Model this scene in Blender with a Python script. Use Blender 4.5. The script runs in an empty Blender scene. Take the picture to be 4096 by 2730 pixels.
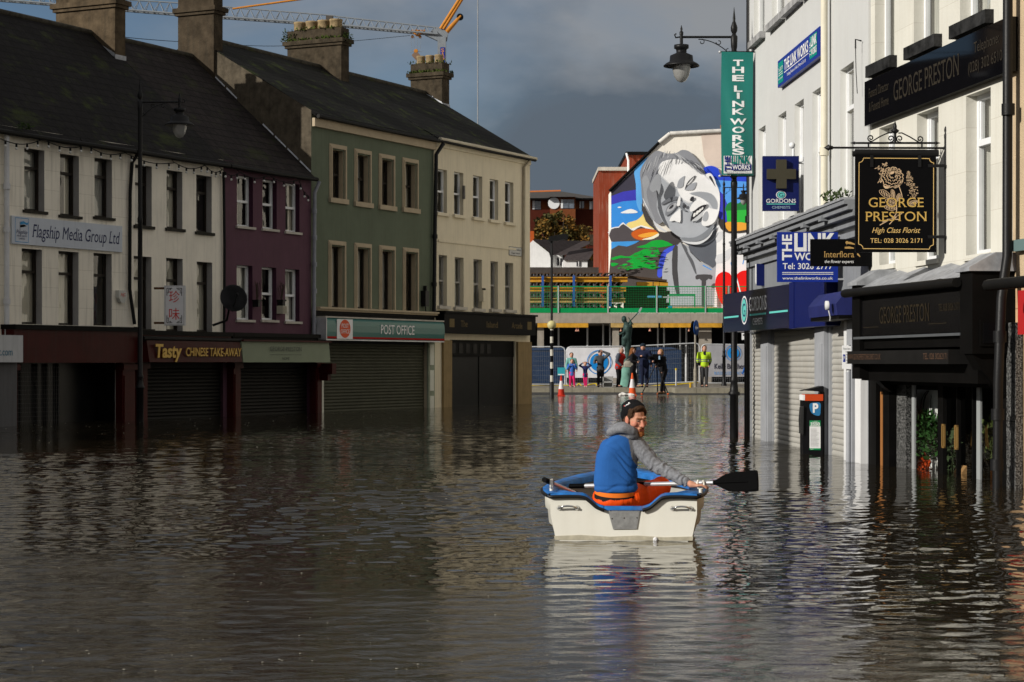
import bpy, bmesh, math, random
from mathutils import Vector, Matrix, noise as mnoise
random.seed(7)
SC = bpy.context.scene
COL = SC.collection
R = math.radians
PI = math.pi
# ------------------------------------------------------------------ camera
FPX, HX, HY, HC = 8000.0, 2048.0, 1450.0, 1.33      # focal length / principal point in photo pixels, eye height above the flood water
cam = bpy.data.cameras.new('camera')
cam.sensor_width = 36.0
cam.lens = FPX / 4096 * 36.0
cam.shift_y = (HY - 1365.0) / 4096
cam.clip_start = 0.1
cam.clip_end = 3000
cam.dof.use_dof = True
cam.dof.focus_distance = 15.5
cam.dof.aperture_fstop = 16.0
camo = bpy.data.objects.new('camera', cam)
COL.objects.link(camo)
camo.location = (0, 0, HC)
camo.rotation_euler = (R(90), 0, 0)
SC.camera = camo
# ------------------------------------------------------------------ exposure
SC.view_settings.view_transform = 'Standard'
SC.view_settings.look = 'None'
SC.view_settings.exposure = 0.0
SC.view_settings.gamma = 1.0
SC.cycles.max_bounces = 8
SC.cycles.caustics_reflective = False
SC.cycles.caustics_refractive = False
# ------------------------------------------------------------------ sun + sky
SUN_AZ, SUN_EL = R(238), R(22.5)
SDIR = Vector((math.sin(SUN_AZ) * math.cos(SUN_EL), math.cos(SUN_AZ) * math.cos(SUN_EL), math.sin(SUN_EL)))
sl = bpy.data.lights.new('sun', 'SUN')
sl.energy = 4.7
sl.angle = R(0.5)
sl.color = (1.0, 0.95, 0.87)
so = bpy.data.objects.new('sun', sl)
COL.objects.link(so)
so.rotation_euler = SDIR.to_track_quat('Z', 'Y').to_euler()
wd = bpy.data.worlds.new('World')
SC.world = wd
wd.use_nodes = True
wn, wl = wd.node_tree.nodes, wd.node_tree.links
bg = wn['Background']
sky = wn.new('ShaderNodeTexSky')
sky.sky_type = 'NISHITA'
sky.sun_disc = False
sky.sun_elevation = SUN_EL
sky.sun_rotation = SUN_AZ
sky.air_density = 1.0
sky.dust_density = 0.6
tc = wn.new('ShaderNodeTexCoord')
def wmath(op, a=None, b=None, c=None, clamp=False):
    n = wn.new('ShaderNodeMath'); n.operation = op; n.use_clamp = clamp
    for i, v in enumerate((a, b, c)):
        if v is None: continue
        if isinstance(v, (int, float)): n.inputs[i].default_value = v
        else: wl.new(v, n.inputs[i])
    return n.outputs[0]
mp = wn.new('ShaderNodeMapping'); mp.inputs['Scale'].default_value = (1.0, 1.0, 2.0)
mp.inputs['Location'].default_value = (0.35, 0.1, 0.2)
wl.new(tc.outputs['Generated'], mp.inputs[0])
nz = wn.new('ShaderNodeTexNoise'); nz.inputs['Scale'].default_value = 5.0; nz.inputs['Detail'].default_value = 7; nz.inputs['Roughness'].default_value = 0.5; nz.inputs['Distortion'].default_value = 0.6
wl.new(mp.outputs[0], nz.inputs['Vector'])
sx = wn.new('ShaderNodeSeparateXYZ'); wl.new(tc.outputs['Generated'], sx.inputs[0])
# broken cloud: thick towards the far right of the street, opening to blue on the left
cov = wmath('MULTIPLY_ADD', nz.outputs[0], 2.6, -0.78)
cov = wmath('ADD', cov, wmath('MULTIPLY', sx.outputs[0], 3.2))
cov = wmath('ADD', cov, wmath('MULTIPLY_ADD', sx.outputs[2], -2.2, 0.62))
high = wmath('MULTIPLY_ADD', sx.outputs[2], 5.5, -0.95, True)
cov = wmath('ADD', cov, wmath('MULTIPLY', high, 1.4), None, True)
shade = wn.new('ShaderNodeTexNoise'); shade.inputs['Scale'].default_value = 7.0; shade.inputs['Detail'].default_value = 6
wl.new(mp.outputs[0], shade.inputs['Vector'])
cr = wn.new('ShaderNodeValToRGB')
cr.color_ramp.elements[0].position = 0.43; cr.color_ramp.elements[0].color = (1.1, 1.38, 1.72, 1)
cr.color_ramp.elements[1].position = 0.6; cr.color_ramp.elements[1].color = (2.7, 2.85, 3.05, 1)
wl.new(shade.outputs[0], cr.inputs[0])
tint = wn.new('ShaderNodeMix'); tint.data_type = 'RGBA'; tint.blend_type = 'MULTIPLY'; tint.inputs[0].default_value = 1.0
wl.new(sky.outputs[0], tint.inputs[6]); tint.inputs[7].default_value = (0.42, 0.5, 0.62, 1)
mx = wn.new('ShaderNodeMix'); mx.data_type = 'RGBA'
# the storm cloud fills the view up the street; overhead and behind the viewer the cloud is broken and sunlit
bright = wmath('MULTIPLY_ADD', sx.outputs[1], -1.6, 0.95)
bright = wmath('ADD', bright, wmath('MULTIPLY', sx.outputs[2], 1.15), None, True)
lit = wn.new('ShaderNodeMix'); lit.data_type = 'RGBA'; hm = wn.new('ShaderNodeMix'); hm.data_type = 'RGBA'; wl.new(high, hm.inputs[0]); wl.new(cr.outputs[0], hm.inputs[6]); hm.inputs[7].default_value = (1.3, 1.29, 1.24, 1)
wl.new(bright, lit.inputs[0]); wl.new(hm.outputs[2], lit.inputs[6]); lit.inputs[7].default_value = (4.5, 4.4, 4.3, 1)
cov2 = wmath('MAXIMUM', cov, wmath('MULTIPLY', bright, 0.8))
wl.new(cov2, mx.inputs[0]); wl.new(tint.outputs[2], mx.inputs[6]); wl.new(lit.outputs[2], mx.inputs[7])
wl.new(mx.outputs[2], bg.inputs['Color'])
bg.inputs['Strength'].default_value = 0.1
# ------------------------------------------------------------------ materials
MATS = {}
def M(name, col, rough=0.7, var=0.12, scale=3.0, bump=0.0, bscale=30.0, metal=0.0, spec=0.1, streak=0.0, streakcol=(0.03, 0.028, 0.022),
      moss=0.0, brick=None, trans=0.0, coat=0.0, stretch=(1, 1, 1), emit=0.0):
    if name in MATS: return MATS[name]
    m = bpy.data.materials.new(name); m.use_nodes = True
    N, L = m.node_tree.nodes, m.node_tree.links
    b = N['Principled BSDF']
    b.inputs['Roughness'].default_value = rough
    b.inputs['Metallic'].default_value = metal
    b.inputs['Specular IOR Level'].default_value = spec
    if trans: b.inputs['Transmission Weight'].default_value = trans
    if coat: b.inputs['Coat Weight'].default_value = coat; b.inputs['Coat Roughness'].default_value = 0.08
    t = N.new('ShaderNodeTexCoord'); mpn = N.new('ShaderNodeMapping'); mpn.inputs['Scale'].default_value = stretch
    L.new(t.outputs['Object'], mpn.inputs[0])
    vec = mpn.outputs[0]
    n1 = N.new('ShaderNodeTexNoise'); n1.inputs['Scale'].default_value = scale; n1.inputs['Detail'].default_value = 8; n1.inputs['Roughness'].default_value = 0.65
    L.new(vec, n1.inputs['Vector'])
    rp = N.new('ShaderNodeMapRange'); rp.inputs[1].default_value = 0.3; rp.inputs[2].default_value = 0.7
    rp.inputs[3].default_value = 1 - var; rp.inputs[4].default_value = 1 + var
    L.new(n1.outputs[0], rp.inputs[0])
    mul = N.new('ShaderNodeMix'); mul.data_type = 'RGBA'; mul.blend_type = 'MULTIPLY'; mul.inputs[0].default_value = 1.0
    mul.inputs[6].default_value = (*col, 1)
    L.new(rp.outputs[0], mul.inputs[7])
    out = mul.outputs[2]
    hsock = None
    def mix(fac, a, bcol):
        x = N.new('ShaderNodeMix'); x.data_type = 'RGBA'
        L.new(fac, x.inputs[0]); L.new(a, x.inputs[6]); x.inputs[7].default_value = (*bcol, 1)
        return x.outputs[2]
    def ramp(sock, lo, hi, a=0.0, bb=1.0):
        x = N.new('ShaderNodeMapRange'); x.inputs[1].default_value = lo; x.inputs[2].default_value = hi; x.inputs[3].default_value = a; x.inputs[4].default_value = bb
        L.new(sock, x.inputs[0]); return x.outputs[0]
    if brick:
        sc_, w_, h_, mort, mcol, off = brick[:6]; va = brick[6] if len(brick) > 6 else 0.2
        bm_ = N.new('ShaderNodeMapping'); bm_.inputs['Rotation'].default_value = (R(90), 0, 0)
        L.new(t.outputs['Object'], bm_.inputs[0])
        bt = N.new('ShaderNodeTexBrick'); bt.inputs['Scale'].default_value = sc_; bt.inputs['Brick Width'].default_value = w_; bt.inputs['Row Height'].default_value = h_
        bt.inputs['Mortar Size'].default_value = mort; bt.offset = off
        bt.inputs['Color1'].default_value = (1 - va, 1 - va, 1 - va, 1); bt.inputs['Color2'].default_value = (1 + va * .8, 1 + va * .8, 1 + va * .8, 1); bt.inputs['Mortar'].default_value = (*mcol, 1)
        L.new(bm_.outputs[0], bt.inputs['Vector'])
        m2 = N.new('ShaderNodeMix'); m2.data_type = 'RGBA'; m2.blend_type = 'MULTIPLY'; m2.inputs[0].default_value = 1.0
        L.new(out, m2.inputs[6]); L.new(bt.outputs['Color'], m2.inputs[7]); out = m2.outputs[2]
        hsock = bt.outputs['Fac']
    if streak:
        ms = N.new('ShaderNodeMapping'); ms.inputs['Scale'].default_value = (5, 5, 0.35)
        L.new(t.outputs['Object'], ms.inputs[0])
        ns = N.new('ShaderNodeTexNoise'); ns.inputs['Scale'].default_value = 2.2; ns.inputs['Detail'].default_value = 6
        L.new(ms.outputs[0], ns.inputs['Vector'])
        out = mix(ramp(ns.outputs[0], 0.5, 0.85, 0, streak), out, streakcol)
    if moss:
        nm = N.new('ShaderNodeTexNoise'); nm.inputs['Scale'].default_value = 1.3; nm.inputs['Detail'].default_value = 10; nm.inputs['Roughness'].default_value = 0.75
        L.new(t.outputs['Object'], nm.inputs['Vector'])
        out = mix(ramp(nm.outputs[0], 0.54, 0.66, 0, moss), out, (0.045, 0.06, 0.012))
    L.new(out, b.inputs['Base Color'])
    if emit:
        b.inputs['Emission Strength'].default_value = emit; L.new(out, b.inputs['Emission Color'])
    if bump or brick:
        nb = N.new('ShaderNodeTexNoise'); nb.inputs['Scale'].default_value = bscale; nb.inputs['Detail'].default_value = 5
        L.new(vec, nb.inputs['Vector'])
        bp = N.new('ShaderNodeBump'); bp.inputs['Strength'].default_value = max(bump, 0.15) if brick else bump; bp.inputs['Distance'].default_value = 0.02
        h = nb.outputs[0]
        if hsock is not None:
            sb = N.new('ShaderNodeMath'); sb.operation = 'MULTIPLY_ADD'; sb.inputs[1].default_value = -1.0
            L.new(hsock, sb.inputs[0]); L.new(nb.outputs[0], sb.inputs[2]); h = sb.outputs[0]
        L.new(h, bp.inputs['Height']); L.new(bp.outputs[0], b.inputs['Normal'])
    MATS[name] = m
    return m
def glass_mat(name, tint=(0.02, 0.022, 0.025), rough=0.03):
    return M(name, tint, rough=rough, var=0.5, scale=0.9, spec=1.0, coat=0.6)
# ------------------------------------------------------------------ frames, meshes, things
class Frame:
    """local axes: x along u (left to right as seen from the street), y away from the viewer, z up"""
    def __init__(s, p0, u):
        s.p = Vector((p0[0], p0[1])); s.u = Vector(u).normalized(); s.v = Vector((-s.u.y, s.u.x))
        s.rz = math.atan2(s.u.y, s.u.x)
    def w(s, t, b, z):
        q = s.p + s.u * t + s.v * b
        return Vector((q.x, q.y, z))
    def at(s, x, y, d=0.0):        # photo pixel on the plane that stands d in front of the frame -> (t, z)
        k = (x - HX) / FPX
        nx, ny = -s.v.x, -s.v.y
        Y = (d + nx * s.p.x + ny * s.p.y) / (nx * k + ny)
        q = Vector((k * Y, Y)) - s.p
        return q.dot(s.u), HC - (y - HY) * Y / FPX
FRONT = Frame((0, 0), (1, 0))
def front(Y): return Frame((0, Y), (1, 0))
def wpt(x, y, Y): return Vector(((x - HX) * Y / FPX, Y, HC - (y - HY) * Y / FPX))

def _caph():
    c = bpy.data.curves.new('tmp', 'FONT'); c.body = 'H'; o = bpy.data.objects.new('tmp', c)
    me = bpy.data.meshes.new_from_object(o); h = max(v.co.y for v in me.vertices)
    bpy.data.objects.remove(o); bpy.data.curves.remove(c); bpy.data.meshes.remove(me); return h
CAPH = _caph()
SERIF = {'E': 'l', 'F': 'l', 'P': 'l', 'R': 'lr', 'N': 'lr', 'T': 'c', 'I': 'c', 'L': 'l', 'M': '', 'H': 'lr', 'D': 'l', 'B': 'l', 'K': 'lr', 'A': 'lr', 'W': '', 'h': 'lr', 'i': 'c', 'l': 'c',
         'r': 'l', 'p': '', 'd': 'r', 'n': 'lr', 'a': 'r', 'u': 'r', 't': ''}
def glyphs(body, serif=False, bold=0.0, shear=0.0, space=1.0):
    c = bpy.data.curves.new('tmp', 'FONT'); c.body = body; c.offset = bold; c.shear = shear; c.space_character = space; c.resolution_u = 5
    o = bpy.data.objects.new('tmp', c)
    me = bpy.data.meshes.new_from_object(o)
    vs = [(v.co.x / CAPH, v.co.y / CAPH) for v in me.vertices]; fs = [tuple(p.vertices) for p in me.polygons]
    bpy.data.meshes.remove(me); bpy.data.objects.remove(o); bpy.data.curves.remove(c)
    return vs, fs
class MB:
    def __init__(s): s.v, s.f, s.fm, s.m, s.sm = [], [], [], [], []
    def mi(s, m):
        if m not in s.m: s.m.append(m)
        return s.m.index(m)
    def add(s, vs, fs, m, smooth=False):
        o = len(s.v); i = s.mi(m)
        s.v += [tuple(v) for v in vs]
        for f in fs: s.f.append(tuple(a + o for a in f)); s.fm.append(i); s.sm.append(smooth)
    def box(s, x0, x1, y0, y1, z0, z1, m):
        if x0 > x1: x0, x1 = x1, x0
        if y0 > y1: y0, y1 = y1, y0
        if z0 > z1: z0, z1 = z1, z0
        vs = [(x0, y0, z0), (x1, y0, z0), (x1, y1, z0), (x0, y1, z0), (x0, y0, z1), (x1, y0, z1), (x1, y1, z1), (x0, y1, z1)]
        s.add(vs, [(0, 3, 2, 1), (4, 5, 6, 7), (0, 1, 5, 4), (1, 2, 6, 5), (2, 3, 7, 6), (3, 0, 4, 7)], m)
    def quad(s, a, b, c, d, m): s.add([a, b, c, d], [(0, 1, 2, 3)], m)
    def prism(s, pts, y0, y1, m):          # pts (x, z) counter-clockwise seen from -y
        n = len(pts)
        vs = [(x, y0, z) for x, z in pts] + [(x, y1, z) for x, z in pts]
        s.add(vs, [tuple(range(n)), tuple(range(2 * n - 1, n - 1, -1))] + [(i, i + n, (i + 1) % n + n, (i + 1) % n) for i in range(n)], m)
    def prismx(s, pts, x0, x1, m):         # pts (y, z), extruded along x
        n = len(pts)
        vs = [(x0, y, z) for y, z in pts] + [(x1, y, z) for y, z in pts]
        s.add(vs, [tuple(range(n))[::-1], tuple(range(n, 2 * n))] + [(i, (i + 1) % n, (i + 1) % n + n, i + n) for i in range(n)], m)
    def cyl(s, a, b, r0, m, r1=None, n=10, cap=True, smooth=True):
        a, b = Vector(a), Vector(b); r1 = r0 if r1 is None else r1
        d = (b - a).normalized(); e = d.orthogonal().normalized(); g = d.cross(e)
        vs = []
        for p, r in ((a, r0), (b, r1)):
            for i in range(n): an = 2 * PI * i / n; vs.append(p + (e * math.cos(an) + g * math.sin(an)) * r)
        s.add(vs, [(i, (i + 1) % n, (i + 1) % n + n, i + n) for i in range(n)], m, smooth)
        if cap: s.add(vs, [tuple(range(n))[::-1], tuple(range(n, 2 * n))], m)
    def tube(s, pts, r, m, n=6, rs=None):
        pts = [Vector(p) for p in pts]; vs = []; k = len(pts); e = None
        for j, p in enumerate(pts):
            d = (pts[min(j + 1, k - 1)] - pts[max(j - 1, 0)]).normalized()
            e = d.orthogonal().normalized() if e is None else (e - d * e.dot(d)).normalized()
            g = d.cross(e); rr = rs[j] if rs else r
            for i in range(n): an = 2 * PI * i / n; vs.append(p + (e * math.cos(an) + g * math.sin(an)) * rr)
        fs = [(j * n + i, j * n + (i + 1) % n, (j + 1) * n + (i + 1) % n, (j + 1) * n + i) for j in range(k - 1) for i in range(n)]
        s.add(vs, fs, m, True); s.add(vs, [tuple(range(n))[::-1], tuple(range((k - 1) * n, k * n))], m)
    def lathe(s, prof, org, m, n=16, ax=(0, 0, 1), smooth=True):    # prof (r, h)
        o = Vector(org); d = Vector(ax).normalized(); e = d.orthogonal().normalized(); g = d.cross(e); vs = []
        for r, h in prof:
            for i in range(n): an = 2 * PI * i / n; vs.append(o + d * h + (e * math.cos(an) + g * math.sin(an)) * max(r, 1e-4))
        k = len(prof)
        s.add(vs, [(j * n + i, j * n + (i + 1) % n, (j + 1) * n + (i + 1) % n, (j + 1) * n + i) for j in range(k - 1) for i in range(n)], m, smooth)
        s.add(vs, [tuple(range(n))[::-1], tuple(range((k - 1) * n, k * n))], m)
    def ell(s, c, r, m, n=14, k=9, rot=None):
        c = Vector(c); r = (r, r, r) if isinstance(r, (int, float)) else r; vs = []
        for j in range(k + 1):
            ph = PI * j / k
            for i in range(n):
                th = 2 * PI * i / n
                q = Vector((r[0] * math.sin(ph) * math.cos(th), r[1] * math.sin(ph) * math.sin(th), r[2] * math.cos(ph)))
                if rot: q = rot @ q
                vs.append(c + q)
        s.add(vs, [(j * n + i, (j + 1) * n + i, (j + 1) * n + (i + 1) % n, j * n + (i + 1) % n) for j in range(k) for i in range(n)], m, True)
    def cap(s, a, b, r0, r1, m, n=12):      # tapered capsule
        s.cyl(a, b, r0, m, r1, n); s.ell(a, r0, m, n, 8); s.ell(b, r1, m, n, 8)
    def poly(s, pts, m):                     # flat polygon in 3-d, may be concave
        s.add(pts, [tuple(range(len(pts)))], m)
    def text(s, body, x, z, h, y, m, w=None, al='c', serif=False, bold=0.0, shear=0.0, space=1.0, thin=False):
        """letters facing -y, baseline z, capital height h, squeezed or stretched to width w"""
        vs, fs = glyphs(body, serif, bold, shear, space)
        if not vs: return
        a = min(v[0] for v in vs); b = max(v[0] for v in vs)
        kx = (w / (b - a)) if w else h
        wd_ = (b - a) * kx
        x0 = x - (wd_ / 2 if al == 'c' else 0 if al == 'l' else wd_)
        s.add([(x0 + (v[0] - a) * kx, y, z + v[1] * h) for v in vs], fs, m)
        if serif:                            # slab feet on the stems
            bounds = letter_bounds(body, bold, shear, space)
            for ch, (l, r_) in zip(body, bounds):
                if l is None: continue
                l = x0 + (l - a) * kx; r_ = x0 + (r_ - a) * kx; st = 0.1 * (r_ - l) if ch in 'TIl' else 0.11 * (r_ - l)
                top = h if (ch.isupper() or ch in 'hld') else h * 0.74
                wd2 = 0.13 * h * kx / h * (1 if w is None else 1)
                for c_ in SERIF.get(ch, ''):
                    px = l + st if c_ == 'l' else r_ - st if c_ == 'r' else (l + r_) / 2
                    sh = shear * h
                    s.quad((px - wd2, y - 1e-4, z), (px + wd2, y - 1e-4, z), (px + wd2, y - 1e-4, z + 0.07 * h), (px - wd2, y - 1e-4, z + 0.07 * h), m)
                    if ch not in 'RTA' and ch.isupper() and not (ch in 'EFPBD' and c_ == 'r'):
                        s.quad((px - wd2 + sh, y - 1e-4, z + top * 0.93), (px + wd2 + sh, y - 1e-4, z + top * 0.93), (px + wd2 + sh, y - 1e-4, z + top), (px - wd2 + sh, y - 1e-4, z + top), m)
    def mesh(s, name, o=(0, 0, 0)):
        me = bpy.data.meshes.new(name)
        me.from_pydata([(v[0] - o[0], v[1] - o[1], v[2] - o[2]) for v in s.v], [], s.f)
        for m in s.m: me.materials.append(m)
        me.polygons.foreach_set('material_index', s.fm)
        me.polygons.foreach_set('use_smooth', s.sm)
        me.update()
        return me
_LB = {}
def letter_bounds(body, bold, shear, space):
    res = []; prev = None
    for i, ch in enumerate(body):
        if ch == ' ': res.append((None, None)); continue
        vs, _ = glyphs(ch, bold=bold, shear=0)
        wch = max(v[0] for v in vs) - min(v[0] for v in vs)
        vs2, _ = glyphs(body[:i + 1], bold=bold, shear=0, space=space)
        r_ = max(v[0] for v in vs2)
        res.append((r_ - wch, r_))
    return res
ORG = {}
def thing(name, label, cat, fr, o, group=None):
    e = bpy.data.objects.new(name, None); COL.objects.link(e)
    e.empty_display_size = 0.3
    e.location = fr.w(*o); e.rotation_euler = (0, 0, fr.rz)
    e['label'] = label; e['category'] = cat
    if group: e['group'] = group
    ORG[e] = Vector(o)
    return e
def part(mb, name, parent, label=None):
    """mb is in the coordinates of the frame the thing was placed with"""
    o = ORG[parent]
    ob = bpy.data.objects.new(name, mb.mesh(name, o)); COL.objects.link(ob)
    ob.parent = parent
    ORG[ob] = o
    if parent.type == 'MESH': ob.matrix_parent_inverse = Matrix.Identity(4)
    if label: ob['label'] = label
    return ob
def solo(mb, name, label, cat, fr, o, group=None, kind=None):
    ob = bpy.data.objects.new(name, mb.mesh(name, o)); COL.objects.link(ob)
    ob.location = fr.w(*o); ob.rotation_euler = (0, 0, fr.rz)
    if kind: ob['kind'] = kind
    if label: ob['label'] = label
    if cat: ob['category'] = cat
    if group: ob['group'] = group
    ORG[ob] = Vector(o)
    return ob
def copy_tree(o, parent=None):
    c = o.copy(); COL.objects.link(c); c.parent = parent
    ORG[c] = ORG.get(o, Vector((0, 0, 0)))
    for ch in list(o.children): copy_tree(ch, c)
    return c
def smooth_loop(pts, k=4, closed=True):
    n = len(pts); out = []
    rng = range(n) if closed else range(n - 1)
    g = (lambda i: pts[i % n]) if closed else (lambda i: pts[max(0, min(n - 1, i))])
    for i in rng:
        p0, p1, p2, p3 = g(i - 1), g(i), g(i + 1), g(i + 2)
        for j in range(k):
            t = j / k
            out.append(tuple(0.5 * (2 * p1[a] + (p2[a] - p0[a]) * t + (2 * p0[a] - 5 * p1[a] + 4 * p2[a] - p3[a]) * t * t + (3 * p1[a] - p0[a] - 3 * p2[a] + p3[a]) * t ** 3) for a in range(len(p1))))
    if not closed: out.append(tuple(pts[-1]))
    return out
def remesh(mb, voxel, it=3, pick=None, mats=None, fac=0.5):
    """fuse overlapping solids of mb into one continuous smooth surface; pick(co) gives the material index"""
    me = mb.mesh('tmp'); ob = bpy.data.objects.new('tmp', me); COL.objects.link(ob)
    r = ob.modifiers.new('r', 'REMESH'); r.mode = 'VOXEL'; r.voxel_size = voxel; r.use_smooth_shade = True
    if it:
        sm = ob.modifiers.new('s', 'SMOOTH'); sm.factor = fac; sm.iterations = it
    dg = bpy.context.evaluated_depsgraph_get()
    out = bpy.data.meshes.new_from_object(ob.evaluated_get(dg))
    bpy.data.objects.remove(ob); bpy.data.meshes.remove(me)
    res = MB(); res.m = list(mats) if mats else list(mb.m[:1])
    res.v = [tuple(v.co) for v in out.vertices]
    for p in out.polygons:
        res.f.append(tuple(p.vertices)); res.sm.append(True)
        res.fm.append(pick(p.center) if pick else 0)
    bpy.data.meshes.remove(out)
    return res
# ------------------------------------------------------------------ shared materials
black_iron = M('black_painted_iron', (0.007, 0.007, 0.0075), rough=0.45, var=0.3, spec=0.2, bump=0.1, bscale=60)
lead = M('lead_flashing', (0.33, 0.34, 0.36), rough=0.5, var=0.3, scale=6, metal=0.25)
white_upvc = M('white_window_plastic', (0.72, 0.73, 0.74), rough=0.35, var=0.06)
brown_frame = M('brown_window_frame', (0.024, 0.019, 0.015), rough=0.4, var=0.2)
stone = M('stone_sill', (0.44, 0.41, 0.36), rough=0.8, var=0.2, bump=0.2)
dark_sill = M('mossy_dark_sill', (0.035, 0.032, 0.026), rough=0.9, var=0.5, scale=10, bump=0.4)
curtain_m = M('cream_curtain', (0.75, 0.68, 0.55), rough=0.9, var=0.12, stretch=(14, 14, 0.5))
net_m = M('net_curtain', (0.5, 0.48, 0.43), rough=0.9, var=0.2, stretch=(20, 20, 0.6))
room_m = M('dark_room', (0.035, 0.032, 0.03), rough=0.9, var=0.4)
slate = M('roof_slate', (0.0105, 0.0095, 0.0095), rough=0.85, spec=0.15, var=0.3, scale=2.5, bump=0.5, bscale=14, moss=0.55, brick=(1.0, 0.3, 0.19, 0.012, (0.25, 0.25, 0.25), 0.5))
slate_b = M('roof_slate_brown', (0.02, 0.016, 0.0155), rough=0.85, spec=0.15, var=0.35, scale=2.5, bump=0.5, bscale=14, moss=0.35, brick=(1.0, 0.3, 0.19, 0.012, (0.25, 0.25, 0.25), 0.5))
slate_m = M('roof_slate_mossy', (0.0105, 0.0105, 0.009), rough=0.85, spec=0.15, var=0.35, scale=2.5, bump=0.5, bscale=14, moss=0.95, brick=(1.0, 0.26, 0.15, 0.012, (0.3, 0.3, 0.3), 0.5))
roughcast = M('grey_brown_render', (0.085, 0.07, 0.05), rough=0.95, var=0.45, scale=3.5, bump=0.5, bscale=50, streak=0.5)
chim_m = M('weathered_chimney_render', (0.05, 0.039, 0.026), rough=0.95, var=0.55, scale=4, bump=0.6, bscale=40, streak=0.6)
pot_m = M('clay_chimney_pot', (0.27, 0.2, 0.11), rough=0.9, var=0.35, scale=8, bump=0.3, streak=.4)
moss_m = M('moss', (0.05, 0.07, 0.015), rough=1.0, var=0.5, scale=30, bump=0.6)
gutter_m = M('black_gutter', (0.007, 0.0066, 0.006), rough=0.55, var=0.3, spec=0.12)
galv = M('galvanised_steel', (0.5, 0.51, 0.52), rough=0.42, var=0.2, metal=0.4)
concrete = M('concrete', (0.3, 0.27, 0.23), rough=0.9, var=0.18, scale=2, bump=0.2, streak=0.3)
def glazing():
    m = bpy.data.materials.new('window_glass'); m.use_nodes = True
    N, L = m.node_tree.nodes, m.node_tree.links
    for n in list(N): N.remove(n)
    o = N.new('ShaderNodeOutputMaterial'); mixs = N.new('ShaderNodeMixShader'); tr = N.new('ShaderNodeBsdfTransparent'); gl = N.new('ShaderNodeBsdfGlossy')
    fr = N.new('ShaderNodeFresnel'); gb = N.new('ShaderNodeNewGeometry'); mr = N.new('ShaderNodeMapRange'); mr.inputs[3].default_value = 1.75; mr.inputs[4].default_value = 1 / 1.75; L.new(gb.outputs['Backfacing'], mr.inputs[0]); L.new(mr.outputs[0], fr.inputs['IOR'])
    tr.inputs['Color'].default_value = (0.85, 0.87, 0.86, 1); gl.inputs['Roughness'].default_value = 0.02; gl.inputs['Color'].default_value = (0.95, 0.95, 0.95, 1)
    t = N.new('ShaderNodeTexCoord'); nn = N.new('ShaderNodeTexNoise'); nn.inputs['Scale'].default_value = 1.6; nn.inputs['Detail'].default_value = 1
    bp = N.new('ShaderNodeBump'); bp.inputs['Strength'].default_value = 0.35; bp.inputs['Distance'].default_value = 0.05
    L.new(t.outputs['Object'], nn.inputs['Vector']); L.new(nn.outputs[0], bp.inputs['Height']); L.new(bp.outputs[0], gl.inputs['Normal'])
    L.new(fr.outputs[0], mixs.inputs[0]); L.new(tr.outputs[0], mixs.inputs[1]); L.new(gl.outputs[0], mixs.inputs[2]); L.new(mixs.outputs[0], o.inputs[0])
    return m
glass = glazing()
# ------------------------------------------------------------------ ground, water
asphalt = M('wet_asphalt', (0.05, 0.048, 0.045), rough=0.6, var=0.3, scale=1.5, bump=0.4, bscale=40)
def ground_z(y):
    if y < 55: return -0.85
    if y < 81.5: return -0.85 + (y - 55) / 26.5 * 0.86
    if y < 100: return 0.01 + (y - 81.5) * 0.006
    return 0.12
g = MB()
ys = [-60, 0, 55, 60, 65, 70, 74, 77, 79, 80.5, 81.5, 83, 86, 92, 100, 160, 300, 600, 1400]
for a, b in zip(ys, ys[1:]):
    g.quad((-900, a, ground_z(a)), (900, a, ground_z(a)), (900, b, ground_z(b)), (-900, b, ground_z(b)), asphalt)
solo(g, 'road', None, None, FRONT, (0, 0, 0), kind='structure')

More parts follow.
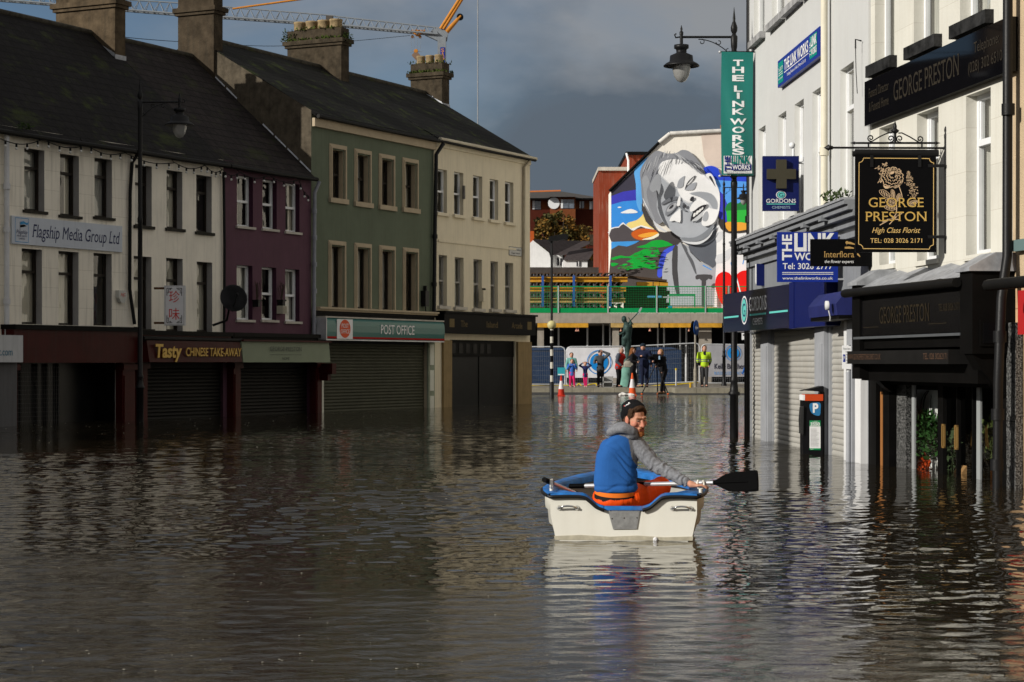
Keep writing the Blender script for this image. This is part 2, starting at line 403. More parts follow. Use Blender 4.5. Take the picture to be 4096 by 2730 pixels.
def water_mat():
    m = bpy.data.materials.new('flood_water'); m.use_nodes = True
    N, L = m.node_tree.nodes, m.node_tree.links
    b = N['Principled BSDF']
    b.inputs['IOR'].default_value = 1.333; b.inputs['Roughness'].default_value = 0.012
    b.inputs['Specular IOR Level'].default_value = 0.5
    t = N.new('ShaderNodeTexCoord')
    n0 = N.new('ShaderNodeTexNoise'); n0.inputs['Scale'].default_value = 0.5; n0.inputs['Detail'].default_value = 5
    L.new(t.outputs['Object'], n0.inputs['Vector'])
    mx_ = N.new('ShaderNodeMix'); mx_.data_type = 'RGBA'
    mx_.inputs[6].default_value = (0.008, 0.0062, 0.0032, 1); mx_.inputs[7].default_value = (0.026, 0.02, 0.011, 1)
    L.new(n0.outputs[0], mx_.inputs[0]); L.new(mx_.outputs[2], b.inputs['Base Color'])
    def noise_(scale, sx_, sy_, det, loc, dist=0.0, rot=0):
        mpn = N.new('ShaderNodeMapping'); mpn.inputs['Scale'].default_value = (sx_, sy_, 1); mpn.inputs['Location'].default_value = (loc, loc * 1.7, 0); mpn.inputs['Rotation'].default_value = (0, 0, rot)
        L.new(t.outputs['Object'], mpn.inputs[0])
        n = N.new('ShaderNodeTexNoise'); n.inputs['Scale'].default_value = scale; n.inputs['Detail'].default_value = det; n.inputs['Roughness'].default_value = 0.55; n.inputs['Distortion'].default_value = dist
        L.new(mpn.outputs[0], n.inputs['Vector']); return n.outputs[0]
    def ma(op, a, bb, c=None):
        n = N.new('ShaderNodeMath'); n.operation = op
        for i, v in enumerate((a, bb, c)):
            if v is None: continue
            if isinstance(v, (int, float)): n.inputs[i].default_value = v
            else: L.new(v, n.inputs[i])
        return n.outputs[0]
    fine = noise_(9.0, 0.75, 1.0, 3, 3.1, 0.4)
    finer = noise_(24.0, 0.8, 1.0, 2, 5.1)
    sp = N.new('ShaderNodeSeparateXYZ'); L.new(t.outputs['Object'], sp.inputs[0])
    edge = noise_(0.35, 0.5, 1.0, 4, 9.3)                      # silty, stirred-up shallows nearest the viewer
    near = N.new('ShaderNodeMapRange'); near.inputs[1].default_value = 12.6; near.inputs[2].default_value = 10.4
    L.new(ma('MULTIPLY_ADD', edge, -5.0, ma('MULTIPLY_ADD', sp.outputs[0], 0.75, ma('ADD', sp.outputs[1], 2.5))), near.inputs[0])
    silt = noise_(1.1, 0.45, 1.0, 6, 2.2, 0.8)
    stir = ma('MULTIPLY', near.outputs[0], ma('MULTIPLY_ADD', silt, 2.4, -0.5))
    m3 = N.new('ShaderNodeMix'); m3.data_type = 'RGBA'; m3.clamp_factor = True; L.new(stir, m3.inputs[0]); L.new(mx_.outputs[2], m3.inputs[6]); m3.inputs[7].default_value = (0.036, 0.029, 0.018, 1); L.new(m3.outputs[2], b.inputs['Base Color'])
    chop = noise_(11.0, 0.6, 1.0, 5, 6.1, 0.6)
    far = N.new('ShaderNodeMapRange'); far.inputs[1].default_value = 24; far.inputs[2].default_value = 62; far.inputs[3].default_value = 0; far.inputs[4].default_value = 11.0
    L.new(sp.outputs[1], far.inputs[0]); swell = noise_(2.6, 0.7, 1.0, 4, 7.7, 0.5)
    h = ma('MULTIPLY_ADD', swell, far.outputs[0], ma('MULTIPLY_ADD', ma('MULTIPLY', near.outputs[0], chop), 1.5, ma('MULTIPLY_ADD', finer, 0.10, ma('MULTIPLY', fine, 0.32))))
    bp = N.new('ShaderNodeBump'); bp.inputs['Strength'].default_value = WATER_BUMP; bp.inputs['Distance'].default_value = 0.03
    L.new(h, bp.inputs['Height']); L.new(bp.outputs[0], b.inputs['Normal'])
    return m
WATER_BUMP = 0.14
wm = water_mat()
# the surface: rows closer together near the eye, real ripples modelled as heights that depend on world position only
rw = random.Random(11)
WAVES = []
for lam, amp, cnt in ((1.1, 0.0009, 4), (0.55, 0.0010, 7), (0.34, 0.0012, 11), (0.22, 0.0008, 13), (0.15, 0.0004, 10)):
    for i in range(cnt):
        an = rw.gauss(R(84), R(34)); l = lam * rw.uniform(0.75, 1.3)
        WAVES.append((2 * PI / l * math.cos(an), 2 * PI / l * math.sin(an), amp * rw.uniform(0.6, 1.2), rw.uniform(0, 2 * PI), l))
import numpy as np
def water_height(X, Y, step):
    H = np.zeros_like(X)
    for kx, ky, a, ph, l in WAVES:
        fade = np.clip((l / np.maximum(step, 1e-6) - 2.0) / 2.5, 0, 1)
        H += a * fade * np.sin(kx * X + ky * Y + ph + 0.5 * np.sin(0.37 * X + 0.23 * Y + ph) + 0.4 * np.sin(0.9 * Y - 0.5 * X + 2 * ph))
    patch = 0.75 + 0.35 * np.sin(0.31 * X + 0.42 * Y) + 0.3 * np.sin(0.83 * X - 0.27 * Y + 1.3)
    # livelier chop in the far middle of the street and behind the boat, smoother close to the eye
    return H * np.clip(patch, 0.35, 1.5)
rows = [4.0]
while rows[-1] < 84.0: rows.append(rows[-1] + max(0.018, 0.0022 * rows[-1]))
cols = np.linspace(-1, 1, 761)
Yr = np.array(rows)
half = 5.0 + 0.36 * Yr
X = np.outer(half, cols); Yg = np.repeat(Yr[:, None], len(cols), 1)
stepx = np.repeat((half * 2 / 760)[:, None], len(cols), 1); stepy = np.repeat(np.gradient(Yr)[:, None], len(cols), 1)
Z = water_height(X, Yg, np.maximum(stepx * 0.8, stepy))
wv = np.stack([X, Yg, Z], -1).reshape(-1, 3)
nr, nc = len(rows), len(cols)
idx = np.arange(nr * nc).reshape(nr, nc)
wf = np.stack([idx[:-1, :-1], idx[:-1, 1:], idx[1:, 1:], idx[1:, :-1]], -1).reshape(-1, 4)
wme = bpy.data.meshes.new('water')
wme.vertices.add(len(wv)); wme.vertices.foreach_set('co', wv.ravel())
wme.loops.add(wf.size); wme.loops.foreach_set('vertex_index', wf.ravel().astype(np.int32))
wme.polygons.add(len(wf)); wme.polygons.foreach_set('loop_start', np.arange(0, wf.size, 4, dtype=np.int32)); wme.polygons.foreach_set('loop_total', np.full(len(wf), 4, np.int32))
wme.polygons.foreach_set('use_smooth', np.ones(len(wf), bool))
wme.update(calc_edges=True); wme.materials.append(wm)
wo = bpy.data.objects.new('water', wme); COL.objects.link(wo); wo['kind'] = 'structure'
# the flood goes on behind and beside the viewer, out of ripple range
g = MB()
g.quad((-400, -200, -0.004), (400, -200, -0.004), (400, 4.0, -0.004), (-400, 4.0, -0.004), wm)
g.quad((-400, 4.0, -0.004), (-6.4, 4.0, -0.004), (-35.2, 84, -0.004), (-400, 84, -0.004), wm)
g.quad((6.4, 4.0, -0.004), (400, 4.0, -0.004), (400, 84, -0.004), (35.2, 84, -0.004), wm)
solo(g, 'flood_water', None, None, FRONT, (0, 0, 0), kind='structure')

# ------------------------------------------------------------------ building helpers
def wall_face(mb, x0, x1, z0, z1, holes, m, y=0.0, depth=0.22, rm=None, reveal=True):
    xs = sorted({x0, x1, *[h[0] for h in holes], *[h[1] for h in holes]}); zs = sorted({z0, z1, *[h[2] for h in holes], *[h[3] for h in holes]})
    xs = [x for x in xs if x0 - 1e-6 <= x <= x1 + 1e-6]; zs = [z for z in zs if z0 - 1e-6 <= z <= z1 + 1e-6]
    for a, b in zip(xs, xs[1:]):
        for c, d in zip(zs, zs[1:]):
            cx, cz = (a + b) / 2, (c + d) / 2
            if any(h[0] < cx < h[1] and h[2] < cz < h[3] for h in holes): continue
            mb.quad((a, y, c), (b, y, c), (b, y, d), (a, y, d), m)
    rm = rm or m
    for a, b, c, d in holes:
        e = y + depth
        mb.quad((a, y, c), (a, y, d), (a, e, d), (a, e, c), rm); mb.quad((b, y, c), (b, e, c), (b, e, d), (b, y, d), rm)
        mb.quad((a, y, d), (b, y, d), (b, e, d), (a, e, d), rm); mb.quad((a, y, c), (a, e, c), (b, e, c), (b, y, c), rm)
def shell(mb, x0, x1, z0, z1, depth, m, holes, y=0.0, rm=None, rd=0.22):
    wall_face(mb, x0, x1, z0, z1, holes, m, y, rd, rm)
    mb.quad((x0, y, z0), (x0, y, z1), (x0, depth, z1), (x0, depth, z0), m); mb.quad((x1, y, z0), (x1, depth, z0), (x1, depth, z1), (x1, y, z1), m)
    mb.quad((x1, depth, z0), (x0, depth, z0), (x0, depth, z1), (x1, depth, z1), m)
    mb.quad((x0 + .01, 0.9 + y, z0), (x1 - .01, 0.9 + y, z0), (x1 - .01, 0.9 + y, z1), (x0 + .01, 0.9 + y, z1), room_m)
def window(parent, h, fm, style='sash', dy=0.12, y=0.0, sill=None, cur=0, fw=0.05, sh=0.07, so_=0.06, rng=random, gm=None):
    x0, x1, z0, z1 = h; f = MB(); a, b = y + dy, y + dy + 0.06
    f.box(x0, x0 + fw, a, b, z0, z1, fm); f.box(x1 - fw, x1, a, b, z0, z1, fm)
    f.box(x0 + fw, x1 - fw, a, b, z0, z0 + fw, fm); f.box(x0 + fw, x1 - fw, a, b, z1 - fw, z1, fm)
    if style == 'transom': r_ = z0 + (z1 - z0) * 0.7
    elif style == 'sash': r_ = z0 + (z1 - z0) * 0.5
    else: r_ = None
    if r_:
        f.box(x0 + fw, x1 - fw, a - 0.012, b, r_ - fw * 0.6, r_ + fw * 0.6, fm)
        if style == 'sash':
            f.box(x0 + fw, x0 + fw * 1.7, a + 0.02, b, r_ + fw * .6, z1 - fw, fm); f.box(x1 - fw * 1.7, x1 - fw, a + 0.02, b, r_ + fw * .6, z1 - fw, fm)
        else:
            for xx in (x0 + fw, x1 - fw * 1.5): f.box(xx, xx + fw * .5, a + 0.015, b, r_ + fw * .6, z1 - fw, fm)
    w = part(f, 'window', parent)
    p = MB(); p.quad((x0 + fw, b - 0.025, z0 + fw), (x1 - fw, b - 0.025, z0 + fw), (x1 - fw, b - 0.025, z1 - fw), (x0 + fw, b - 0.025, z1 - fw), gm or glass)
    part(p, 'pane', w)
    if sill:
        s = MB(); s.box(x0 - so_, x1 + so_, y - so_, y + dy, z0 - sh, z0, sill); part(s, 'sill', w)
    if cur:
        c = MB(); wdt = x1 - x0
        def strip(u0, u1, m, n=10):
            vs = []; k = n
            for i in range(k + 1):
                xx = x0 + wdt * (u0 + (u1 - u0) * i / k); yy = b + 0.06 + 0.022 * math.sin(i * 2.3 + x0 * 9)
                vs += [(xx, yy, z0), (xx, yy, z1)]
            c.add(vs, [(2 * i, 2 * i + 2, 2 * i + 3, 2 * i + 1) for i in range(k)], m, True)
        if cur == 1: strip(0, 0.38, curtain_m); strip(0.7, 1, curtain_m)
        elif cur == 2: strip(0, 1, net_m, 18)
        elif cur == 3: strip(0.42, 1, curtain_m)
        elif cur == 4: strip(0.0, 0.55, curtain_m)
        part(c, 'curtain', w)
    return w
def shutter_mesh(mb, x0, x1, z0, z1, y, m, pitch=0.09, dep=0.022):
    prof = []; z = z0; n = max(2, int((z1 - z0) / pitch)); st = (z1 - z0) / n
    for i in range(n):
        for q, dd in ((0.0, 0.3), (0.12, 0.0), (0.3, 0.75), (0.55, 1.0), (0.8, 0.8), (0.95, 0.35)):
            prof.append((z0 + (i + q) * st, y - dep * dd))
    prof.append((z1, y))
    vs = [v for zz, yy in prof for v in ((x0, yy, zz), (x1, yy, zz))]
    mb.add(vs, [(2 * i, 2 * i + 1, 2 * i + 3, 2 * i + 2) for i in range(len(prof) - 1)], m, False)
def gable_roof(mb, x0, x1, ze, zr, br, m, over=0.14, thick=0.08, back=None, sag=0.0):
    """front slope, ridge, back slope, with a little unevenness along the length"""
    n = max(4, int((x1 - x0) / 0.6)); k = 8; back = back or 2 * br
    sl_ = (zr - ze) / br
    vs = []
    for i in range(n + 1):
        x = x0 + (x1 - x0) * i / n
        for j in range(k + 1):
            b = -over + (br + over) * j / k
            vs.append((x, b, ze + sl_ * b + 0.02 * mnoise.noise((x * 0.9, b * 1.3, ze)) - sag * math.sin(PI * i / n) * math.sin(PI * j / k)))
    mb.add(vs, [(i * (k + 1) + j, (i + 1) * (k + 1) + j, (i + 1) * (k + 1) + j + 1, i * (k + 1) + j + 1) for i in range(n) for j in range(k)], m, True)
    mb.quad((x0, br, zr), (x1, br, zr), (x1, back, ze), (x0, back, ze), m)
    mb.quad((x0, -over, ze - sl_ * over - thick), (x1, -over, ze - sl_ * over - thick), (x1, -over, ze - sl_ * over), (x0, -over, ze - sl_ * over), m)
    mb.quad((x0, -over, ze - sl_ * over - thick), (x0, 0.3, ze - .01), (x1, 0.3, ze - .01), (x1, -over, ze - sl_ * over - thick), m)
    for x in (x0, x1):
        mb.poly([(x, -over, ze - sl_ * over - thick), (x, -over, ze - sl_ * over), (x, br, zr), (x, back, ze), (x, back, ze - thick), (x, br, zr - thick * 1.4)], m)
    mb.tube([(x0, br, zr + .01), ((x0 + x1) / 2, br, zr + .015), (x1, br, zr + .01)], 0.075, M('ridge_tile', (0.05, 0.045, 0.035), rough=0.95, var=0.5, scale=8, bump=0.5, moss=0.6), 6)
def chimney(parent, x0, x1, b0, b1, zb, zt, pots, m=None, grown=False, flash=None, pr=0.15, cap_band=True):
    m = m or chim_m; c = MB()
    c.box(x0, x1, b0, b1, zb, zt, m)
    if cap_band:
        c.box(x0 - .06, x1 + .06, b0 - .06, b1 + .06, zt - .003, zt + .08, m); c.box(x0 - .11, x1 + .11, b0 - .11, b1 + .11, zt + .078, zt + .2, m)
        c.box(x0 + .0, x1 - .0, b0 + .0, b1 - .0, zt + .198, zt + .52, m)
    o = part(c, 'chimney', parent); top = zt + .52 if cap_band else zt
    for i in range(pots):
        p = MB(); bb = b0 + (b1 - b0) * (i + 0.75) / (pots + .5)
        p.lathe([(pr * .95, 0), (pr, .03), (pr * .99, .19), (pr * 1.05, .2), (pr * 1.05, .25), (pr * .82, .25), (pr * .8, .1)], ((x0 + x1) / 2, bb, top + .03), pot_m, 14)
        part(p, 'chimney_pot', o)
    if flash:
        f = MB()
        for (ya, za, yb, zb_) in flash: f.poly([(x0 - .012, ya, za), (x0 - .012, yb, zb_), (x0 - .012, yb, zb_ + .1), (x0 - .012, ya, za + .07)], lead)
        f.box(x0 - .01, x1 + .01, b0 - .02, b0 - .004, flash[-1][3] - .12, flash[-1][3] + .07, lead)
        part(f, 'flashing', o)
    if grown:
        gm = MB(); rr = random.Random(int(x0 * 100))
        for i in range(380):
            bb = rr.uniform(b0 - .1, b1 + .1); xx = rr.choice([x0 - .05, x0 - .02, x1 + .03, rr.uniform(x0, x1)]); zz = rr.choice([top, zt + .2, zt + .2, zt + .2]) + rr.uniform(-.02, .05)
            l = rr.uniform(.03, .1); an = rr.uniform(0, 2 * PI)
            gm.add([(xx, bb, zz), (xx + l * math.cos(an) * .5, bb + l * math.sin(an) * .5, zz + l), (xx + l * math.cos(an), bb + l * math.sin(an), zz + l * rr.uniform(-.4, .6))], [(0, 1, 2)], moss_m)
        part(gm, 'moss', o)
    return o
def bush(label, fr, o, n, w_, h_, name='weed', col=(0.03, 0.045, 0.012), cat='plant', leaf=0.05, seed=1, group=None, parent_y=0.3):
    b = MB(); rr = random.Random(seed); m = M('leaf_%d' % int(sum(col) * 1e4), col, rough=0.7, var=0.5, scale=12)
    for i in range(n):
        a = rr.uniform(0, 2 * PI); rad = w_ * math.sqrt(rr.random()) * .5; z = h_ * rr.random() ** .8 * (1 - (rad / w_) ** 2)
        p = Vector((o[0] + rad * math.cos(a), o[1] + rad * math.sin(a) * parent_y, o[2] + z)); d = Vector((rr.gauss(0, 1), rr.gauss(0, 1), rr.uniform(0, 1.4))).normalized(); s = d.orthogonal().normalized()
        l = leaf * rr.uniform(.6, 1.5)
        b.add([p, p + d * l * .5 + s * l * .22, p + d * l, p + d * l * .5 - s * l * .22], [(0, 1, 2, 3)], m)
    for i in range(max(3, n // 25)):
        a = rr.uniform(0, 2 * PI); b.tube([(o[0], o[1], o[2]), (o[0] + .4 * w_ * math.cos(a), o[1] + .2 * w_ * math.sin(a), o[2] + h_ * .7)], .004, m, 4)
    return solo(b, name, label, cat, fr, o, group)
def pipe(parent, pts, r, m, name='drainpipe', label=None, joints=()):
    p = MB(); p.tube(pts, r, m, 8)
    for q in joints: p.cyl((q[0], q[1], q[2] - .06), (q[0], q[1], q[2] + .06), r * 1.35, m, n=8)
    return part(p, name, parent, label)
# ------------------------------------------------------------------ left terrace
LF = Frame((-10.68, 41.7), (0.4472, 0.8944))
A = lambda x, y, d=0.0: LF.at(x, y, d)
TX = lambda x: LF.at(x, 1450)[0]
def hole(x0, x1, yt, yb, fr=LF):
    t0, z1 = fr.at(x0, yt); _, z0 = fr.at(x0, yb); t1, _ = fr.at(x1, yt)
    return (t0, t1, z0, z1)
tA, tB, tC, tD, tE, tZ = -0.85, TX(515), TX(893), TX(1245), TX(1735), TX(2120)
ZE1, ZR1, ZE2, ZR2, BR = 6.28, 9.6, 7.95, 10.17, 3.75
cream_block = M('cream_painted_block', (0.76, 0.715, 0.615), rough=0.75, var=0.06, scale=1.2, bump=0.08, streak=0.4, brick=(1.0, 1.1, 0.42, 0.006, (0.8, 0.79, 0.77), 0.5, .025))
cream_plain = M('cream_painted_render', (0.76, 0.715, 0.615), rough=0.75, var=0.08, scale=1.5, bump=0.1, streak=0.25)
purple = M('plum_painted_render', (0.098, 0.046, 0.066), rough=0.7, var=0.1, scale=1.5, bump=0.1, streak=0.3)
green_w = M('sage_green_render', (0.115, 0.136, 0.094), rough=0.75, var=0.1, scale=1.2, bump=0.1, streak=0.25)
butter = M('pale_buff_render', (0.68, 0.61, 0.46), rough=0.8, var=0.06, scale=1.5, bump=0.12, streak=0.2)
tan_trim = M('tan_window_surround', (0.40, 0.33, 0.23), rough=0.7, var=0.1)
oxblood = M('oxblood_shop_paint', (0.04, 0.003, 0.0025), rough=0.45, var=0.25, streak=0.4)
dark_shop = M('near_black_shop_paint', (0.004, 0.0037, 0.0035), rough=0.55, var=0.3, spec=0.06)
sh_dark = M('dark_brown_shutter', (0.007, 0.0065, 0.0055), rough=0.5, var=0.25, metal=0.2)
sh_green = M('olive_shutter', (0.05, 0.051, 0.034), rough=0.55, var=0.18, metal=0.1)
# --- A + B share one cream look but are two houses
def stone_house(name, label, t0, t1, ze, zr, wm_, wins, shop_hole, roofm, rm=None, gable=None, rd=0.22, holes_extra=()):
    b = thing(name, label, 'house', LF, (t0, 0, 0))
    w = MB()
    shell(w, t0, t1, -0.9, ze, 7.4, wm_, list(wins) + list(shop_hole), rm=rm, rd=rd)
    if gable:
        for x in (t0 if gable == 'l' else t1,):
            w.poly([(x, 0, ze), (x, BR, zr - .03), (x, 2 * BR, ze)], roughcast)
            xx = x - .004
            w.poly([(xx, -.002, ze - 2.3), (xx, -.002, ze), (xx, BR, zr - .04), (xx, 2 * BR, ze), (xx, 2 * BR, ze - 2.3)], roughcast)
    part(w, 'wall', b)
    r = MB(); gable_roof(r, t0, t1, ze, zr, BR, roofm); part(r, 'roof', b)
    gt = MB(); gt.tube([(t0 + .02, -.2, ze - .16), ((t0 + t1) / 2, -.2, ze - .175), (t1 - .02, -.2, ze - .16)], .055, gutter_m, 8)
    part(gt, 'gutter', b)
    return b
rngw = random.Random(3)
hA = [hole(97, 177.5, 592, 840), hole(240, 316, 615, 860), hole(378, 448, 631, 867), hole(87, 168, 994, 1297), hole(234, 314, 1004, 1301), hole(374, 447, 1012, 1303)]
dxA = hA[1][0] - hA[0][0]
hAx = []
sA = (TX(40), TX(462), -0.9, 1.32)
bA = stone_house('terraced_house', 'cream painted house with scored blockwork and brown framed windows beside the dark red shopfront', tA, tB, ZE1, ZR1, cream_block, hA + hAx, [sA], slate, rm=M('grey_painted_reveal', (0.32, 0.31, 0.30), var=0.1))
for i, h in enumerate(hA + hAx): window(bA, h, brown_frame, 'transom', dy=.16, sill=dark_sill if h[2] > 3 else None, cur=(2, 1, 2, 3, 3, 4)[i % 6], sh=.06)
hB = [hole(540, 607, 658, 901), hole(666, 729.5, 680, 912), hole(785, 847, 699, 927), hole(535, 606, 1024, 1316), hole(664.5, 731, 1032, 1325), hole(787, 849, 1047, 1328)]
sB = (TX(563), TX(906), -0.9, 1.34)
bB = stone_house('terraced_house', 'plain cream house with brown windows between the scored cream house and the plum one', tB, tC, ZE1, ZR1, cream_plain, hB, [sB], slate, rm=MATS['grey_painted_reveal'])
for i, h in enumerate(hB): window(bB, h, brown_frame, 'transom', dy=.16, sill=dark_sill, cur=(2, 1, 4, 3, 1, 3)[i], sh=.07)
hC = [hole(948, 1012, 700, 904), hole(1050, 1107, 716, 914), hole(1142, 1198, 731, 926), hole(947, 1010, 1060, 1279), hole(1047, 1105, 1068, 1280), hole(1141, 1198, 1076, 1286)]
sC = (TX(940), TX(1238), -0.9, 1.34)
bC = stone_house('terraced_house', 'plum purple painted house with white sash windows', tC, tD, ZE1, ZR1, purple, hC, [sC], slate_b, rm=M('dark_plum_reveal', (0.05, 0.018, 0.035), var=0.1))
for i, h in enumerate(hC): window(bC, h, white_upvc, 'sash', dy=.13, sill=stone, cur=(4, 4, 1, 2, 4, 2)[i], sh=.06)
chimney(bC, 7.7, 8.12, 2.99, 4.85, 8.2, 10.2, 3, m=M('patched_chimney_render', (0.075, 0.055, 0.034), rough=0.95, var=0.6, scale=2.6, bump=0.6, bscale=20, streak=0.5), flash=[(4.0, 9.55, 2.99, 8.95)])
# --- D green, taller, with its rough gable showing above the plum roof
oD = [(1316, 1386, 574, 810), (1416, 1485, 594, 825), (1514, 1579, 614, 838), (1608, 1673, 630, 848), (1312, 1383, 961, 1233), (1416, 1485, 971, 1237), (1515, 1581, 981, 1243), (1610, 1674, 990, 1250)]
outD = [hole(*q) for q in oD]
hD = [(o[0] + .13, o[1] - .16, o[2] + (.14 if o[2] > 3.5 else .02), o[3] - .15) for o in outD]
sD = (TX(1286), TX(1707), -0.9, 1.95)
bD = stone_house('terraced_house', 'sage green three storey house with tan window surrounds above the post office', tD, tE, ZE2, ZR2, green_w, hD, [sD], slate_m, gable='l', rm=tan_trim)
for i, (o, h) in enumerate(zip(outD, hD)):
    w = window(bD, h, brown_frame, 'sash' if h[2] > 3.5 else 'plain', dy=.15, cur=(4, 2, 0, 1, 3, 1, 2, 4)[i], fw=.045)
    s = MB()
    for k, (e, pr) in enumerate(((0.0, .02), (.035, .035), (.075, .05))):
        s.box(o[0] + e, o[0] + e + .038, -pr, -.0, o[2], o[3] - e, tan_trim); s.box(o[1] - e - .038, o[1] - e, -pr, 0, o[2], o[3] - e, tan_trim)
        s.box(o[0] + e + .038, o[1] - e - .038, -pr, 0, o[3] - e - .038, o[3] - e, tan_trim)
    if h[2] > 3.5: s.box(o[0] - .02, o[1] + .02, -.075, 0, o[2], o[2] + .13, tan_trim)
    part(s, 'surround', w)
f = MB(); f.box(tD + .02, tE - .02, -.1, -.004, ZE2 - .42, ZE2 - .2, tan_trim); part(f, 'fascia_board', bD)
c = MB(); t0, t1 = tD + .1, tE - .05
zc = A(1260, 1228)[1]
for k, (pr, a, b_) in enumerate(((.22, 0, .05), (.16, .05, .1), (.1, .1, .16), (.05, .16, .34))): c.box(t0, t1, -pr, -.003, zc - b_, zc - a, tan_trim if k < 2 else dark_shop)
part(c, 'cornice', bD)
chimney(bD, 12.0, 12.42, 3.03, 4.2, 8.9, 10.72, 2, m=M('cracked_chimney_render', (0.05, 0.038, 0.025), rough=0.95, var=0.5, scale=3, bump=0.5, streak=0.5))
chimney(bD, 18.5, 18.95, 3.0, 4.9, 9.2, 10.8, 4, grown=True, flash=[(3.9, 10.1, 3.0, 9.62)], pr=.19)
fl = MB()
for i in range(9):
    if i in (4, 5): continue
    b0, b1 = 3.5 * i / 9, 3.5 * (i + 1) / 9 - .05
    sl_ = (ZR1 - ZE1) / BR
    fl.quad((tD - .03, b0, ZE1 + sl_ * b0 + .03), (tD - .03, b1, ZE1 + sl_ * b1 + .03), (tD - .008, b1, ZE1 + sl_ * b1 + .075), (tD - .008, b0, ZE1 + sl_ * b0 + .07), lead)
part(fl, 'flashing', bD)
# --- E pale buff end house
hE = [hole(*q) for q in ((1747, 1788, 675, 850), (1816, 1853.5, 687, 859), (1892, 1929, 701.5, 869), (1959, 1993, 716, 879), (2020, 2053.5, 726, 889), (1755, 1788, 1020, 1224), (1819, 1854.6, 1029, 1228), (1894, 1927.5, 1037, 1235), (1962, 1992, 1045, 1237), (2020, 2053, 1051, 1240))]
sE = (TX(1800), TX(2062), -0.9, 2.0)
bE = stone_house('terraced_house', 'pale buff end of terrace house with narrow white windows above a black shopfront', tE, tZ, ZE2 + .02, ZR2, butter, hE, [sE], slate_m, gable='r')
for i, h in enumerate(hE): window(bE, h, white_upvc if h[2] > 4 else M('grey_window_frame', (0.3, 0.29, 0.27), var=.1), 'sash', dy=.12, sill=butter if h[2] > 4 else stone, cur=0 if i < 5 else 2, fw=.045, sh=.09, so_=.09)
f = MB(); f.tube([(tE + .02, -.2, ZE2 - .1), (tZ + .03, -.2, ZE2 - .1)], .06, M('cream_gutter', (0.5, 0.45, 0.34), var=.1), 8); f.box(tE + .02, tZ - .02, -.05, -.004, ZE2 - .3, ZE2 - .13, butter); part(f, 'fascia_board', bE)
f = MB(); f.box(hE[5][0] - .05, hE[9][1] + .15, -.03, -.004, hE[5][3] + .38, hE[5][3] + .45, butter); part(f, 'string_course', bE)
chimney(bE, 25.0, 25.5, 3.12, 4.3, 9.2, 10.64, 3, grown=True, flash=[(3.75, 10.1, 3.45, 9.95), (3.45, 9.95, 3.12, 9.75)], pr=.14)
# drainpipes
pipe(bA, [(TX(12), -.1, ZE1 - .2), (TX(12), -.1, 1.9)], .055, M('white_drainpipe', (0.55, 0.56, 0.58), var=.15, streak=.3), joints=[(TX(12), -.1, 5.0), (TX(12), -.1, 4.1), (TX(12), -.1, 2.6)])
pipe(bA, [(TX(535), -.12, ZE1 - .18), (TX(520), -.06, ZE1 - .4), (TX(512), -.06, 5.2), (TX(510), -.06, 3.0), (TX(527), -.08, 2.2)], .04, M('bundled_black_cable', (0.012, 0.012, 0.012), rough=.7), 'cable_bundle')
pipe(bB, [(TX(885), -.07, ZE1 - .3), (TX(890), -.06, 4.2), (TX(888), -.06, 2.0)], .035, MATS['bundled_black_cable'], 'cable_bundle')
pipe(bC, [(TX(1252), -.2, ZE1 - .2), (TX(1246), -.1, ZE1 - .5), (TX(1244), -.1, 4.0), (TX(1243), -.1, 1.9)], .05, M('grey_drainpipe', (0.26, 0.27, 0.3), var=.2), joints=[(TX(1245), -.1, z) for z in (5.3, 4.6, 3.9, 3.2, 2.4)])
pipe(bD, [(TX(1747), -.22, ZE2 - .22), (TX(1733), -.1, ZE2 - .55), (TX(1728), -.1, 5.2), (TX(1724), -.1, 2.7)], .06, black_iron, joints=[(TX(1728), -.1, 5.0), (TX(1725), -.1, 3.6)])
pipe(bE, [(TX(2100), -.2, ZE2 - .15), (TX(2090), -.06, ZE2 - .4), (TX(2087), -.06, 2.7)], .045, M('cream_drainpipe', (0.4, 0.35, 0.26), var=.2, streak=.3))
# --- shopfronts (parts of their houses)
def shopfront(b, t0, t1, ztop, zopen, d, fascia_m, pil, pil_m, infill):
    f = MB(); f.box(t0, t1, -d - .06, -.003, ztop - .1, ztop, dark_shop); f.box(t0 + .03, t1 - .03, -d, -.003, zopen, ztop - .1, fascia_m); part(f, 'shop_fascia', b)
    for (a, c_) in pil:
        p = MB(); p.box(a, c_, -.2, -.003, -.9, zopen, pil_m); p.box(a - .03, c_ + .03, -.26, -.003, zopen - .16, zopen - .03, pil_m); p.box(a + .04, c_ - .04, -.225, -.2, -.4, zopen - .3, pil_m); part(p, 'pilaster', b)
    infill(b)
def infA(b):
    m = MB(); x0, x1 = TX(42), TX(460)
    m.quad((x0, .55, -.9), (x1, .55, -.9), (x1, .55, 1.32), (x0, .55, 1.32), M('dark_shop_glass', (0.006, 0.006, 0.006), rough=.3, var=.5, spec=.15))
    for px in (110, 150, 215, 255, 300): m.box(TX(px), TX(px) + .05, .48, .55, -.9, 1.3, dark_shop)
    m.box(x1 - .03, x1 - .005, .001, .5, -.9, 1.315, dark_shop); part(m, 'shop_window', b)
    g_ = MB(); gm = M('security_grille', (0.08, 0.08, 0.08), rough=.5, metal=.5)
    for i in range(28): g_.box(x0 + .1 + i * .065, x0 + .106 + i * .065, .25, .256, -.6, 1.25, gm)
    for i in range(20): g_.box(x0 + .1, x0 + 1.9, .258, .262, -.6 + i * .095, -.594 + i * .095, gm)
    part(g_, 'security_grille', b)
shopfront(bA, TX(21) - 0.15, tB - .05, 2.12, 1.32, .34, oxblood, [(TX(21), TX(40)), (TX(462), TX(512))], oxblood, infA)
